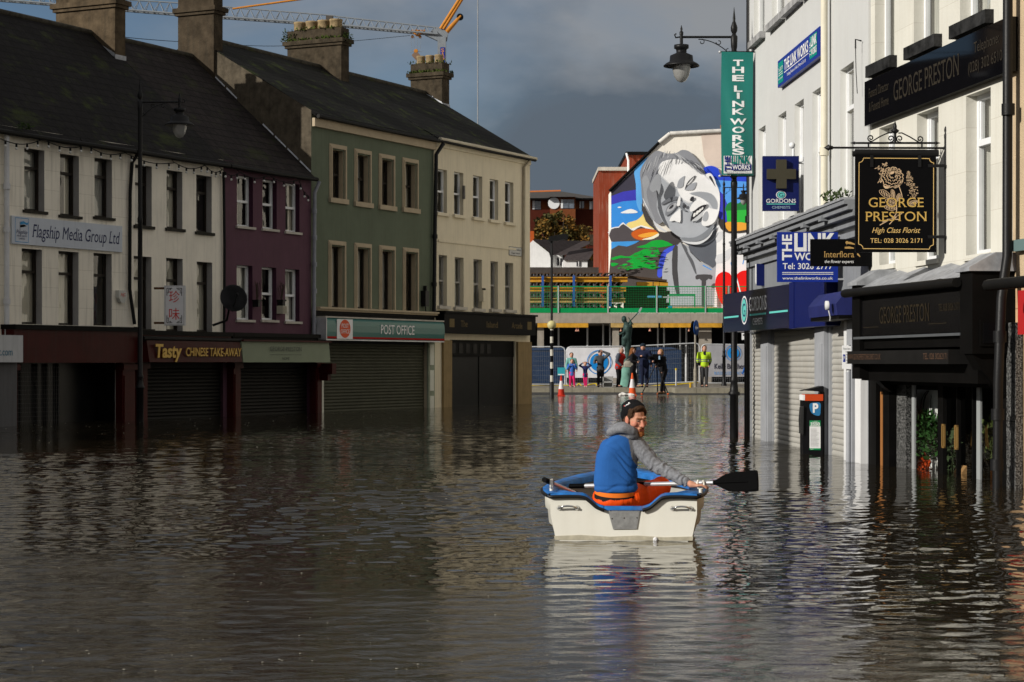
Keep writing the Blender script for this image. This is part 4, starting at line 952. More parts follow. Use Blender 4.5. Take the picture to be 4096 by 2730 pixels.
def fn(m):
    cx = (bx0 + bx1) / 2 + .01; z = bz1 - .03; H_ = bz1 - bz0
    ys_ = [.075, .135, .205, .295, .355, .425, .49, .575, .645, .715, .775, .83]
    for ch, v in zip('THELINKWORKS', ys_):
        z_ = bz1 - H_ * (v * .955 - .008)
        m.text(ch, cx, z_ - .098, .1, 0, white_p, w={'I': .05, 'L': .15, 'T': .18, 'W': .29}.get(ch, .21), bold=.03)
    q0, q1 = bx0 + .03, bx1 - .03; w0, w1 = bz0 + .035, bz0 + H_ * .158
    m.quad((q0, -.042, w0), (q1, -.042, w0), (q1, -.042, w1), (q0, -.042, w1), white_p)
    m.quad((q0 + .14, -.045, w0 + .05), (q1 - .01, -.045, w0 + .05), (q1 - .01, -.045, w0 + .155), (q0 + .14, -.045, w0 + .155), pm('banner_navy', (.01, .02, .16)))
    m.text('LINK', q0 + .14, w0 + .17, .145, -.05, pm('banner_teal', (.004, .15, .125)), w=.33, al='l', bold=.04); m.text('WORKS', q0 + .15, w0 + .065, .075, -.06, white_p, w=.31, al='l', bold=.02, serif=False)
    m.text('TRAINING & PLACEMENT SERVICES', (q0 + q1) / 2, w0 + .012, .022, -.05, black_p, w=.45)
    n0 = len(m.v); m.text('THE', 0, 0, .1, -.05, MATS['banner_navy'], w=.27, al='l', bold=.03)
    for k in range(n0, len(m.v)): p = m.v[k]; m.v[k] = (q0 + .12 - p[2], p[1], w0 + .035 + p[0])
    on_banner(m, 0)
lettering(t, fn)
b = MB()
for z in (bz1 + .01, bz0 - .005): b.cyl((bx0 - .03, .0, z), (bx1 + .03, .0, z), .014, black_iron); b.ell((bx0 - .03, 0, z), .025, galv); b.box((2925 - HX) * sB_, (2949 - HX) * sB_, 0, .16, z - .02, z + .02, black_iron)
part(b, 'banner_rail', t)
# ------------------------------------------------------------------ right side: white three storey building
LK = Frame((4.25, 35.8), (0.045, -1))
K = lambda x, y, d=0.0: LK.at(x, y, d)
KX = lambda x, d=0.0: LK.at(x, 1450, d)[0]
white_wall = M('white_painted_render', (0.52, 0.525, 0.515), rough=0.75, var=0.04, scale=1.2, bump=0.12, bscale=12, streak=0.22, streakcol=(0.42, 0.39, 0.33))
white_side = M('ivory_painted_block', (0.6, 0.585, 0.52), rough=0.75, var=0.06, scale=1.3, bump=0.12, streak=0.25, streakcol=(0.42, 0.37, 0.28), brick=(1.0, 0.95, 0.5, 0.004, (0.85, 0.83, 0.81), 0.5, .025))
grey_trim = M('grey_shopfront_paint', (0.2, 0.21, 0.225), rough=0.6, var=0.12, streak=0.3)
grey_light = M('pale_grey_pilaster_paint', (0.3, 0.31, 0.33), rough=0.6, var=0.1, streak=0.25)
sh_white = M('off_white_shutter', (0.36, 0.35, 0.32), rough=0.5, var=0.1, scale=2, streak=0.2, streakcol=(0.35, 0.27, 0.16))
tK = LK.at(3474, 1450)[0]
b = thing('shop_building', 'white painted three storey building with grey cornice and roller shutters', 'building', LK, (0, 0, 0))
k1 = [(KX(a), KX(c), 3.62, 5.38) for a, c in ((3034, 3062), (3112, 3145), (3178, 3215), (3249, 3284))] + [(KX(3361), KX(3415), 2.95 + .6, 5.42)]
k2 = [(KX(a), KX(c), 6.98, 8.9) for a, c in ((3016, 3058), (3088, 3138), (3150, 3210), (3224, 3279), (3361, 3420))]
sh = [(KX(2999) + .02, KX(3055), -.9, 1.84), (KX(3087), KX(3272), -.9, 1.84), (KX(3316), KX(3402), -.9, 1.98)]
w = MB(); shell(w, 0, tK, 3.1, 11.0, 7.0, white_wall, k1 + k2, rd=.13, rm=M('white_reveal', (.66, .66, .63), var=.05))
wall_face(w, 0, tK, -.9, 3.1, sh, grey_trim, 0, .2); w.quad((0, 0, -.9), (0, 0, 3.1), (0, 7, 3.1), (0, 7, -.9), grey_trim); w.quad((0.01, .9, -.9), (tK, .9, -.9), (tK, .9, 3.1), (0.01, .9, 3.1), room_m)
part(w, 'wall', b)
r = MB(); r.box(-.1, tK + .1, -.15, 7, 11.0, 11.2, grey_trim); part(r, 'roof', b)
for i, h in enumerate(k1): window(b, h, white_upvc, 'sash' if i < 4 else 'transom', dy=.09, sill=M('grey_stone_sill', (.3, .3, .3), var=.3, bump=.3, streak=.6), cur=2 if i % 2 else 1, fw=.05, sh=.09, so_=.08)
for i, h in enumerate(k2): window(b, h, white_upvc, 'sash', dy=.09, sill=MATS['grey_stone_sill'], cur=2, fw=.05, sh=.11, so_=.1)
c = MB()
for pr, z0, z1 in ((.32, 3.41, 3.47), (.27, 3.34, 3.412), (.2, 3.26, 3.342), (.1, 3.16, 3.262), (.05, 3.02, 3.1)): c.box(-.02 - pr * .6, tK - .02, -pr, -.003, z0, z1, grey_trim)
for i in range(7): c.box(-.2 + i * 1.32, -.04 + i * 1.32 + .05, -.3, -.003, 3.3, 3.36, grey_trim)
c.box(-.22, tK - .02, -.34, -.003, 3.47, 3.5, lead); part(c, 'cornice', b)
for a, c_ in ((2990, 3000), (3056, 3086), (3274, 3312)):
    p = MB(); p.box(KX(a), KX(c_), -.06, -.003, -.9, 1.86, grey_light if a > 3000 else dark_shop); p.box(KX(a) + .12, KX(c_) - .1, -.075, -.06, -.3, 1.6, grey_light if a > 3000 else dark_shop); part(p, 'pilaster', b)
p = MB(); pl_ = M('white_pilaster_paint', (.66, .66, .66), var=.06, streak=.3); x0 = KX(3404); 
for i, (q0, q1) in enumerate(((0, .28), (.3, .62), (.66, .98))): p.box(x0 + q0 * (tK - x0), x0 + q1 * (tK - x0), -.1 - .03 * (i % 2), -.003, -.9, 2.2, pl_ if i != 1 else grey_light)
part(p, 'pilaster', b)
for i, h in enumerate(sh):
    p = MB(); shutter_mesh(p, h[0], h[1], -.9, h[3] - .0, .05, sh_white, .085, .016)
    p.box(h[0] - .0, h[0] + .03, -.0, .06, -.9, h[3], grey_light); part(p, 'roller_shutter', b)
pipe(b, [(KX(3297, .1), -.1, 11), (KX(3297, .1), -.1, 3.5)], .05, M('ivory_drainpipe', (.66, .62, .5), var=.08, streak=.2), joints=[(KX(3297, .1), -.1, 4.35), (KX(3297, .1), -.1, 7.6)])
pipe(b, [(-.15, .03, 11), (-.15, .03, -.8)], .062, black_iron, joints=[(-.15, .03, 6.1), (-.15, .03, 3.9), (-.15, .03, .6)])
f = MB(); f.tube([(KX(3452), -.02, 5.6), (KX(3452), -.1, 5.62), (KX(3452), -.1, 5.5)], .012, black_iron); f.tube([(KX(3452), -.1, 5.5), (KX(3451), -.09, 5.2), (KX(3453), -.08, 4.9)], .006, wire); part(f, 'wall_hook', b)
# upper sign
def slab_sign(name, label, fr, t0, t1, z0, z1, d0, d1, m, cat='sign'): return panel_thing(name, label, cat, fr, t0, t1, z0, z1, d0, d1, m)
blue_p, jade_p = pm('royal_blue_sign', (.012, .03, .24), rough=.35), pm('jade_sign_paint', (.005, .22, .18))
x0, z1 = K(3111, 247, .08); x1, _ = K(3278, 112, .08); z0 = K(3111, 353, .08)[1]
t = slab_sign('wall_sign', 'royal blue wall sign reading The Link Works high on the white building', LK, x0, x1, z0, z1, .004, .08, blue_p)
def fn(m):
    L_, H_ = x1 - x0, z1 - z0; y = -.084
    m.quad((x0 + .02 * L_, y, z0 + .1 * H_), (x0 + .15 * L_, y, z0 + .1 * H_), (x0 + .15 * L_, y, z0 + .9 * H_), (x0 + .02 * L_, y, z0 + .9 * H_), jade_p)
    m.text('Tel: 302 2777', x0 + .085 * L_, z0 + .56 * H_, .13 * H_, y - .003, white_p, w=.115 * L_)
    for q in (.48, .4): m.quad((x0 + .03 * L_, y - .003, z0 + q * H_), (x0 + .14 * L_, y - .003, z0 + q * H_), (x0 + .14 * L_, y - .003, z0 + (q + .02) * H_), (x0 + .03 * L_, y - .003, z0 + (q + .02) * H_), white_p)
    m.text('www.thelinkworks.co.uk', x0 + .085 * L_, z0 + .25 * H_, .06 * H_, y - .003, white_p, w=.12 * L_)
    m.text('THE LINK WORKS', x0 + .465 * L_, z0 + .46 * H_, .38 * H_, y, white_p, w=.58 * L_, bold=.02)
    m.quad((x0 + .17 * L_, y, z0 + .37 * H_), (x0 + .76 * L_, y, z0 + .37 * H_), (x0 + .76 * L_, y, z0 + .4 * H_), (x0 + .17 * L_, y, z0 + .4 * H_), white_p)
    m.text("Training Division of Felix O'Hare & Co Ltd", x0 + .47 * L_, z0 + .17 * H_, .12 * H_, y, white_p, w=.46 * L_)
    m.quad((x0 + .79 * L_, y, z0 + .12 * H_), (x0 + .95 * L_, y, z0 + .12 * H_), (x0 + .95 * L_, y, z0 + .9 * H_), (x0 + .79 * L_, y, z0 + .9 * H_), jade_p)
    m.text('LINK', x0 + .885 * L_, z0 + .52 * H_, .32 * H_, y - .003, white_p, w=.12 * L_, bold=.03); m.text('WORKS', x0 + .885 * L_, z0 + .22 * H_, .22 * H_, y - .003, white_p, w=.12 * L_, bold=.02)
    n0 = len(m.v); m.text('THE', 0, 0, .025 * L_, y - .003, white_p, w=.5 * H_, al='l')
    for k in range(n0, len(m.v)): p = m.v[k]; m.v[k] = (x0 + .815 * L_ - p[2], p[1], z0 + .2 * H_ + p[0])
lettering(t, fn)
# chemist's blue cross sign, square to the wall
def cross_sign(name, label, px0, px1, py0, py1, Y, m, th=.06):
    s_ = Y / FPX; fr = front(Y); q = ((px0 - HX) * s_, (px1 - HX) * s_, HC - (py1 - HY) * s_, HC - (py0 - HY) * s_)
    t = thing(name, label, 'sign', fr, (q[0], 0, q[2])); b = MB(); b.box(q[0], q[1], 0, th, q[2], q[3], m); part(b, 'board', t)
    return t, q
chem_navy = pm('chemist_navy', (.008, .013, .085), rough=.35)
t, q = cross_sign('projecting_sign', 'navy projecting chemist sign with a dark raised cross', 3052, 3196, 625, 844, 31.0, chem_navy, .1)
cxm = (q[0] + q[1]) / 2; W_, H_ = q[1] - q[0], q[3] - q[2]
b = MB(); led = pm('unlit_led_cross', (.05, .045, .03), rough=.6)
cz = q[2] + H_ * .665; a = W_ * .1333; 
b.box(cxm - W_ * .14, cxm + W_ * .14, -.07, -.002, cz - W_ * .4, cz + W_ * .4, led); b.box(cxm - W_ * .4, cxm - W_ * .1405, -.07, -.002, cz - W_ * .14, cz + W_ * .14, led); b.box(cxm + W_ * .1405, cxm + W_ * .4, -.07, -.002, cz - W_ * .14, cz + W_ * .14, led); part(b, 'cross', t)
mint = pm('mint_sign_paint', (.12, .5, .45))
def glogo(m, cx, cz, rx, rz, y):
    m.poly([(cx + rx * math.cos(2 * PI * i / 32), y, cz + rz * math.sin(2 * PI * i / 32)) for i in range(32)], white_p)
    m.poly([(cx + rx * .86 * math.cos(2 * PI * i / 32), y - .003, cz + rz * .88 * math.sin(2 * PI * i / 32)) for i in range(32)], chem_navy)
    m.poly([(cx + rx * .72 * math.cos(2 * PI * i / 32), y - .006, cz + rz * .78 * math.sin(2 * PI * i / 32)) for i in range(32)], mint)
    m.text('G', cx, cz - rz * .45, rz * .9, y - .009, chem_navy, w=rx * .85)
def fn(m):
    glogo(m, cxm, q[2] + H_ * .29, W_ * .14, W_ * .11, -.004)
    m.text('GORDONS', cxm, q[2] + H_ * .145, H_ * .07, -.004, white_p, w=W_ * .82, serif=True); m.quad((cxm - W_ * .4, -.004, q[2] + H_ * .115), (cxm + W_ * .4, -.004, q[2] + H_ * .115), (cxm + W_ * .4, -.004, q[2] + H_ * .13), (cxm - W_ * .4, -.004, q[2] + H_ * .13), mint)
    m.text('CHEMISTS', cxm, q[2] + H_ * .04, H_ * .045, -.004, pm('pale_blue_letters', (.3, .4, .5)), w=W_ * .5, serif=True)
lettering(t, fn)
b = MB(); b.cyl((q[1], .05, q[3] - .1), (q[1] + .12, .05, q[3] - .1), .02, white_upvc); b.cyl((q[1] - .08, .05, q[3]), (q[1] - .08, .05, q[3] + .16), .02, white_upvc); b.ell((q[1] - .1, .05, q[3] + .17), .05, white_upvc); part(b, 'bracket', t)
# lower link works sign
t, q = cross_sign('projecting_sign', 'royal blue projecting sign with a phone number and web address of The Link Works', 3109, 3352, 929, 1129, 27.8, blue_p, .04)
W_, H_ = q[1] - q[0], q[3] - q[2]
def fn(m):
    m.text('LINK', q[0] + W_ * .28, q[2] + H_ * .63, H_ * .33, -.004, white_p, w=W_ * .68, al='l', bold=.04); m.text('WORKS', q[0] + W_ * .28, q[2] + H_ * .44, H_ * .14, -.004, white_p, w=W_ * .6, al='l', bold=.02, serif=True)
    n0 = len(m.v); m.text('THE', 0, 0, W_ * .15, -.004, white_p, w=H_ * .52, al='l', bold=.03)
    for k in range(n0, len(m.v)): p = m.v[k]; m.v[k] = (q[0] + W_ * .235 - p[2], p[1], q[2] + H_ * .43 + p[0])
    m.text('Tel: 3026 2777', q[0] + W_ * .09, q[2] + H_ * .26, H_ * .115, -.004, white_p, w=W_ * .82, al='l', bold=.012)
    for v in (.185, .15): m.quad((q[0] + W_ * .08, -.004, q[2] + H_ * v), (q[0] + W_ * .92, -.004, q[2] + H_ * v), (q[0] + W_ * .92, -.004, q[2] + H_ * (v + .012)), (q[0] + W_ * .08, -.004, q[2] + H_ * (v + .012)), white_p)
    m.text('www.thelinkworks.co.uk', q[0] + W_ * .5, q[2] + H_ * .05, H_ * .055, -.004, white_p, w=W_ * .83, bold=.008)
lettering(t, fn)
b = MB()
for z in (q[3] - .05, q[2] + .04): b.box(q[1], q[1] + .12, .0, .03, z - .012, z + .012, galv); b.box(q[1] + .09, q[1] + .12, -.02, .05, z - .05, z + .05, galv)
part(b, 'bracket', t)
# chemist fascia
GF = Frame((3.70, 35.0), (0.107, -1))
z0, z1 = 1.855, 2.515
te = GF.at(3159, 1450)[0]; tf = GF.at(3306, 1450)[0]
t = thing('fascia_sign', 'navy Gordons Chemists fascia projecting over the roller shutters', 'sign', GF, (0, 0, z0))
b = MB(); b.box(0, te, 0, .6, z0, z1, pm('gloss_navy_fascia', (.008, .01, .036), rough=.12, spec=.5)); b.box(te + .004, te + .28, -.01, .5, z0 - .02, z1 + .02, chem_navy); b.box(te + .284, tf, .0, .4, z0 - .01, z1 + .01, chem_navy); part(b, 'board', t)
def fn(m):
    H_ = z1 - z0; u = lambda x: GF.at(x, 1450)[0]
    glogo(m, u(2978), z0 + H_ * .52, (u(2991) - u(2965)) / 2, H_ * .36, -.004)
    m.text('GORDONS', (u(2998) + u(3066)) / 2, z0 + H_ * .48, H_ * .34, -.004, white_p, w=u(3066) - u(2998), serif=True)
    m.text('CHEMISTS', (u(3012) + u(3050)) / 2, z0 + H_ * .13, H_ * .16, -.004, white_p, w=u(3050) - u(3012), serif=True)
    for a, c_, v in ((2897, 2955, .36), (3000, 3065, .36), (3078, 3152, .37)): m.quad((u(a), -.004, z0 + H_ * v), (u(c_), -.004, z0 + H_ * v), (u(c_), -.004, z0 + H_ * (v + .045)), (u(a), -.004, z0 + H_ * (v + .045)), mint)
lettering(t, fn)
# awning case over the narrow shutter
x0 = KX(3237, .42); x1 = KX(3417, .2)
t = thing('awning_case', 'dark blue closed awning case above the narrow shutter', 'awning', LK, (x0, -.4, 1.98))
b = MB(); b.prismx([(-.05, 1.95), (-.42, 1.95), (-.44, 2.1), (-.3, 2.27), (-.05, 2.27)][::-1], x0, x1, pm('faded_blue_awning', (.02, .025, .11), rough=.5, var=.2)); b.box(x0, x1, -.4, -.1, 1.9, 1.95, dark_shop); part(b, 'case', t)
b = MB(); b.lathe([(.06, 0), (.06, .04), (0, .045)], (x1 - .2, -.5, 2.08), pm('white_plastic', (.6, .6, .6)), 16, (0, -1, 0)); b.tube([(x1 - .2, -.5, 2.03), (x1 - .17, -.48, 1.92), (x1 - .24, -.47, 1.88)], .01, MATS['white_plastic']); part(b, 'sensor', t)
# wall alarm, round light, plants on cornice
x0, z1 = K(3025, 1058, .1)
b = MB(); b.prism([(x0, z1 - .3), (x0 + .1, z1 - .36), (x0 + .2, z1 - .3), (x0 + .2, z1), (x0, z1)], -.12, -.04, pm('white_plastic', (.6, .6, .6))); b.prism([(x0 + .2, z1 - .36), (x0 + .25, z1 - .38), (x0 + .25, z1 - .02), (x0 + .2, z1)], -.13, -.003, chem_navy)
solo(b, 'alarm_box', 'white and navy alarm box on the grey frieze near the banner', 'alarm box', LK, (x0, -.1, z1 - .36))
x0, z1 = K(3340, 800, .2); bush('small green weeds sprouting on the grey cornice', LK, (KX(3400), -.2, 3.5), 90, 1.3, .17, 'cornice_weed', (.04, .06, .02), 'weed', .07, 9)
b = MB(); x0 = KX(2994, .05); b.cyl((x0, -.12, 1.9), (x0, -.12, 2.45), .035, pm('ivory_flagpole_sock', (.5, .48, .42))); b.cyl((x0, -.12, 2.3), (x0 - .35, -.22, 2.9), .012, white_upvc)
solo(b, 'flag_bracket', 'short white pole leaning out beside the blue fascia', 'bracket', LK, (x0, -.1, 1.9))
# ticket-zone sign on its grey post
xs_, ys_ = 4.47, 26.75
t = thing('parking_sign', 'small white parking rules sign on a grey post by the narrow shutter', 'sign', front(ys_), (xs_, 0, -.85))
b = MB(); b.cyl((xs_ + .03, 0, -.85), (xs_ + .03, 0, 1.2), .034, grey_light, n=12); b.cyl((xs_ + .03, 0, 1.2), (xs_ + .03, 0, 1.56), .03, galv); part(b, 'post', t)
b = MB(); s_ = ys_ / FPX; q = ((3366 - HX) * s_, (3402 - HX) * s_, 1.235, 1.545)
b.prism([(q[0], q[2] + .01), (q[1], q[2]), (q[1], q[3]), (q[0], q[3] + .01)], -.05, -.04, white_p); part(b, 'plate', t)
def fn(m):
    m.text('Ticket Zone', (q[0] + q[1]) / 2, q[3] - .045, .022, -.054, black_p, w=.1)
    m.quad((q[0] + .012, -.054, q[2] + .1), (q[0] + .04, -.054, q[2] + .1), (q[0] + .04, -.054, q[2] + .2), (q[0] + .012, -.054, q[2] + .2), blue_p); m.text('P', q[0] + .026, q[2] + .125, .05, -.057, white_p, w=.018)
    for i, s in enumerate(('Mon - Sat', '8.30am-6.30pm', '2 hours', 'No return', 'within 1 hour')): m.text(s, q[0] + .082, q[3] - .085 - i * .037, .017, -.054, black_p, w=.068)
lettering(t, fn)
# pay and display machine
Yp = 28.8; s_ = Yp / FPX; fr = front(Yp); u = lambda x: (x - HX) * s_; v = lambda y: HC - (y - HY) * s_
t = thing('parking_meter', 'black pay and display parking machine standing in the flood', 'parking meter', fr, (u(3252), 0, -.85))
mblack = pm('meter_black_paint', (.006, .006, .007), rough=.4, spec=.12)
b = MB(); b.box(u(3212), u(3292), 0, .3, -.85, v(1603), mblack); b.prism([(u(3212), v(1563)), (u(3293), v(1568)), (u(3293), v(1545)), (u(3288), v(1545)), (u(3208), v(1565))], -.02, .32, mblack); b.box(u(3292), u(3299), .02, .3, -.85, v(1570), mblack); part(b, 'cabinet', t)
b = MB(); b.box(u(3219), u(3292), -.012, .31, v(1604), v(1578), pm('orange_red_band', (.5, .06, .015))); b.box(u(3210), u(3219), -.014, .31, v(1602), v(1580), white_p); part(b, 'band', t)
b = MB(); b.prism([(u(3204), v(1735)), (u(3212), v(1740)), (u(3214), v(1625)), (u(3206), v(1630)), (u(3202), v(1680))], -.03, .2, pm('dark_keypad', (.03, .03, .03), rough=.3)); part(b, 'keypad', t)
def fn(m):
    pts = smooth_loop([(u(3240), v(1616)), (u(3262), v(1611)), (u(3281), v(1614)), (u(3282), v(1640)), (u(3279), v(1662)), (u(3262), v(1662)), (u(3246), v(1652)), (u(3239), v(1635))], 5)
    m.poly([(p[0], -.004, p[1]) for p in pts], pm('meter_blue', (.03, .17, .36))); m.text('P', u(3262), v(1650), v(1616) - v(1650), -.008, white_p, w=u(3273) - u(3251), bold=.04)
lettering(t, fn, 'parking_symbol')
b = MB(); gg = pm('meter_green', (.01, .24, .08)); b.quad((u(3238), -.004, v(1801)), (u(3282), -.004, v(1801)), (u(3282), -.004, v(1683)), (u(3238), -.004, v(1683)), white_p); b.quad((u(3238), -.007, v(1706)), (u(3282), -.007, v(1706)), (u(3282), -.007, v(1683)), (u(3238), -.007, v(1683)), gg); b.quad((u(3238), -.007, v(1801)), (u(3282), -.007, v(1801)), (u(3282), -.007, v(1794)), (u(3238), -.007, v(1794)), gg)
b.text('3550', u(3260), v(1704), v(1691) - v(1704), -.01, white_p, w=u(3279) - u(3241), bold=.03); b.text('LOCATION ID', u(3260), v(1689), v(1685.5) - v(1689), -.01, white_p, w=u(3272) - u(3248)); b.text('JustPark', u(3241), v(1799.5), v(1796) - v(1799.5), -.01, white_p, al='l', w=u(3254) - u(3241))
gr = pm('grey_small_print', (.4, .4, .4)); rr = random.Random(4)
for i in range(14):
    y = 1716 + i * 5.2
    b.quad((u(3242), -.008, v(y + 1.6)), (u(3242 + rr.uniform(20, 37)), -.008, v(y + 1.6)), (u(3242 + rr.uniform(20, 37)), -.008, v(y)), (u(3242), -.008, v(y)), gr)
part(b, 'notice', t)
# ------------------------------------------------------------------ florist and funeral director's building
GP = Frame((4.68, 26.5), (0.131, -1))
G = lambda x, y, d=0.0: GP.at(x, y, d)
GX = lambda x, d=0.0: GP.at(x, 1450, d)[0]
tG = GX(4048)
b = thing('shop_building', 'ivory blockwork building above the black florist shopfront', 'building', GP, (0, 0, 0))
g1 = [(GX(3517), GX(3580), 2.58, 4.36), (GX(3668), GX(3754), 2.56, 4.36), (GX(3864), GX(3963), 2.54, 4.36)]
g2 = [(GX(3500), GX(3578), 5.2, 7.2), (GX(3655), GX(3757), 5.2, 7.2), (GX(3840), GX(3962), 5.2, 7.2)]
so0, so1 = GX(3525), GX(3990)
w = MB(); shell(w, 0, tG, 2.3, 10.5, 7, white_side, g1 + g2, rd=.17)
wall_face(w, 0, tG, -.9, 2.3, [(so0, so1, -.9, 1.6)], dark_shop, 0, .05); part(w, 'wall', b)
r = MB(); r.box(-.0, tG, -.15, 7, 10.5, 10.7, grey_trim); part(r, 'roof', b)
for i, h in enumerate(g1): window(b, h, white_upvc, 'transom', dy=.13, cur=2, fw=.06, sill=white_side, sh=.06, so_=.03)
for i, h in enumerate(g2): window(b, h, white_upvc, 'transom', dy=.13, cur=2, fw=.06, sill=M('peeling_black_sill', (.02, .02, .02), rough=.8, var=.9, scale=5, bump=.5), sh=.15, so_=.1)
pipe(b, [(GX(4043, .12), -.14, 10.4), (GX(4036, .12), -.14, 2.45), (GX(4020, .2), -.24, 2.0), (GX(4000, .26), -.28, 1.1), (GX(3994, .26), -.28, -.8)], .055, black_iron, joints=[(GX(4040, .12), -.14, 4.0), (GX(4012, .22), -.255, 1.6), (GX(3998, .26), -.28, .78), (GX(3995, .26), -.28, .25)])
# shopfront
D = .45; u0, u1 = GX(3416, D), GX(3849, D)
f = MB()
f.box(u0, u1, -D + .04, -.003, 1.5, 2.2, dark_shop); f.box(u0 + .06, u1 - .0, -D, -D + .04, 1.66, 2.1, pm('black_gloss_fascia', (.003, .003, .0035), rough=.2, spec=.15)); f.box(u0 + .06, u1, -D - .03, -D + .05, 1.62, 1.65, M('dull_lead', (.08, .085, .09), rough=.5))
f.box(u0 + .1, u1 - .1, -D - .12, -.1, 1.31, 1.47, M('black_awning_valance', (.009, .0085, .008), rough=.8, var=.2, spec=.1)); f.box(u0, u1 + .2, -D + .1, -.003, 1.1, 1.31, dark_shop)
part(f, 'shop_fascia', b)
f = MB(); n = 12; vs = []
for i in range(n + 1):
    x = u0 + .2 + (u1 - u0 - .2) * i / n; wv_ = .025 * math.sin(i * 2.1)
    vs += [(x, -.02, 2.46 + wv_), (x, -.25, 2.37 + wv_), (x, -D - .03, 2.25 + wv_ * .5)]
f.add(vs, [(3 * i + j, 3 * i + 3 + j, 3 * i + 4 + j, 3 * i + 1 + j) for i in range(n) for j in (0, 1)], lead, False); part(f, 'lead_roof', b)
for (a, c_) in ((u0 - .02, u0 + .3), (u1 - .02, u1 + .36)):
    f = MB(); f.box(a, c_, -D - .02, -.003, 1.42 if a > u0 else 1.12, 2.3, dark_shop); f.prismx([(-.0, 2.3), (-D - .07, 2.3), (-D - .07, 2.34), (-D * .5, 2.5), (0, 2.5)][::-1], a - .03, c_ + .04, lead)
    if a > u0:
        f.box(c_ - .0, c_ + .02, -D + .06, -.08, 1.5, 1.78, dark_shop); f.box(c_ + .02, c_ + .03, -D + .09, -.11, 1.53, 1.75, black_p)
    f.prismx([(-.02, 1.42), (-D, 1.42), (-D + .1, 1.25), (-.12, 1.02), (-.02, .95)][::-1], a + .08, c_ - .06, dark_shop); part(f, 'console', b)
pipe(b, [(u0 - .15, -D - .08, 2.21), (u1 + .05, -D - .08, 2.19)], .055, gutter_m, 'gutter')
def fn(m):
    L_ = u1 - u0; go = pm('dull_gold_letters', (.024, .018, .01), rough=.5)
    m.text('GEORGE PRESTON', u0 + L_ * .5, 1.8, .2, -D - .004, go, w=L_ * .46, serif=True); m.text('TEL 028 3026 2171', u1 - L_ * .02, 1.9, .08, -D - .004, go, w=L_ * .17, al='r')
    pk = pm('salmon_letters', (.09, .052, .034)); yy = -D - .124
    m.text('WWW.GEORGEPRESTONFLORIST.CO.UK', u0 + .13, 1.365, .065, yy, pk, w=L_ * .34, al='l', serif=True); m.text('TEL: 028 30262171', u1 - .13, 1.365, .065, yy, pk, w=L_ * .2, al='r', serif=True)
    for x in (u0 + L_ * .18, u0 + L_ * .8): m.quad((x - .3, -D - .004, 1.76), (x + .3, -D - .004, 1.76), (x + .3, -D - .004, 1.768), (x - .3, -D - .004, 1.768), go)
m_ = MB(); fn(m_); part(m_, 'lettering', b)
# glazed front, a little behind the wall line
granite = M('speckled_granite', (.07, .07, .068), rough=.4, var=2.6, scale=55, spec=.2)
p = MB(); p.box(GX(3566, -.1), GX(3630, -.1), .08, .2, -.9, 1.08, granite); part(p, 'granite_pier', b)
p = MB(); p.box(GX(4033, .06), GX(4070, .06), -.08, -.003, -.9, 1.75, granite); p.box(GX(4033, .06) + .01, GX(4070, .06) - .01, -.084, -.08, .7, .71, dark_shop); part(p, 'granite_pier', b)
p = MB(); p.box(GX(3527), GX(3536), -.02, .04, -.9, .95, pm('varnished_strip', (.28, .12, .04))); p.box(GX(3495), GX(3522), -.06, -.003, -.9, 1.3, dark_shop); p.box(GX(3538), GX(3562), -.02, .1, -.9, 1.1, dark_shop); part(p, 'pilaster', b)
p = MB(); fw = pm('pale_aluminium_frame', (.4, .42, .42), rough=.35, metal=.3)
for a, c_ in ((3645, 3655), (3904, 3918)): p.box(GX(a, -.1), GX(c_, -.1), .105, .125, -.9, 1.06, fw)
for a, c_ in ((3744, 3777), (3822, 3830), (3884, 3893), (3982, 3992)): p.box(GX(a, -.05), GX(c_, -.05) - .1, .07, .118, -.9, 1.08, dark_shop)
p.box(GX(3540), GX(3992), -.05, .2, 1.05, 1.14, dark_shop); p.box(GX(3550), GX(3955), -.08, -.05, 1.1, 1.125, lead)
part(p, 'shop_window', b)
sw = b.children[-1]
for a, c_ in ((3656, 3743), (3778, 3882), (3919, 3981)):
    p = MB(); p.quad((GX(a, -.1), .12, -.9), (GX(c_, -.1), .12, -.9), (GX(c_, -.1), .12, 1.06), (GX(a, -.1), .12, 1.06), glass); part(p, 'pane', sw)
for a in (3806, 3858):
    p = MB(); x = GX(a, -.05); yy = -.05; brass = pm('brass_handle', (.6, .36, .12), rough=.3, metal=.7)
    p.box(x - .012, x + .012, yy - .02, yy, .33, .61, brass); p.box(x + .06, x + .075, yy - .02, yy, .33, .61, brass); p.box(x - .012, x + .075, yy - .02, yy, .59, .61, brass); p.box(x - .012, x + .075, yy - .02, yy, .33, .35, brass); part(p, 'door_handle', b)
p = MB(); rm_ = M('shop_interior_dark', (.02, .018, .016), rough=.9)
p.quad((so0, 1.9, -.9), (so1, 1.9, -.9), (so1, 1.9, 1.6), (so0, 1.9, 1.6), rm_); p.quad((so0, .2, 1.5), (so1, .2, 1.5), (so1, 1.9, 1.5), (so0, 1.9, 1.5), rm_); p.quad((so0, .2, -.9), (so0, .2, 1.6), (so0, 1.9, 1.6), (so0, 1.9, -.9), rm_); p.quad((so1, .2, -.9), (so1, 1.9, -.9), (so1, 1.9, 1.6), (so1, .2, 1.6), rm_); part(p, 'interior', b)
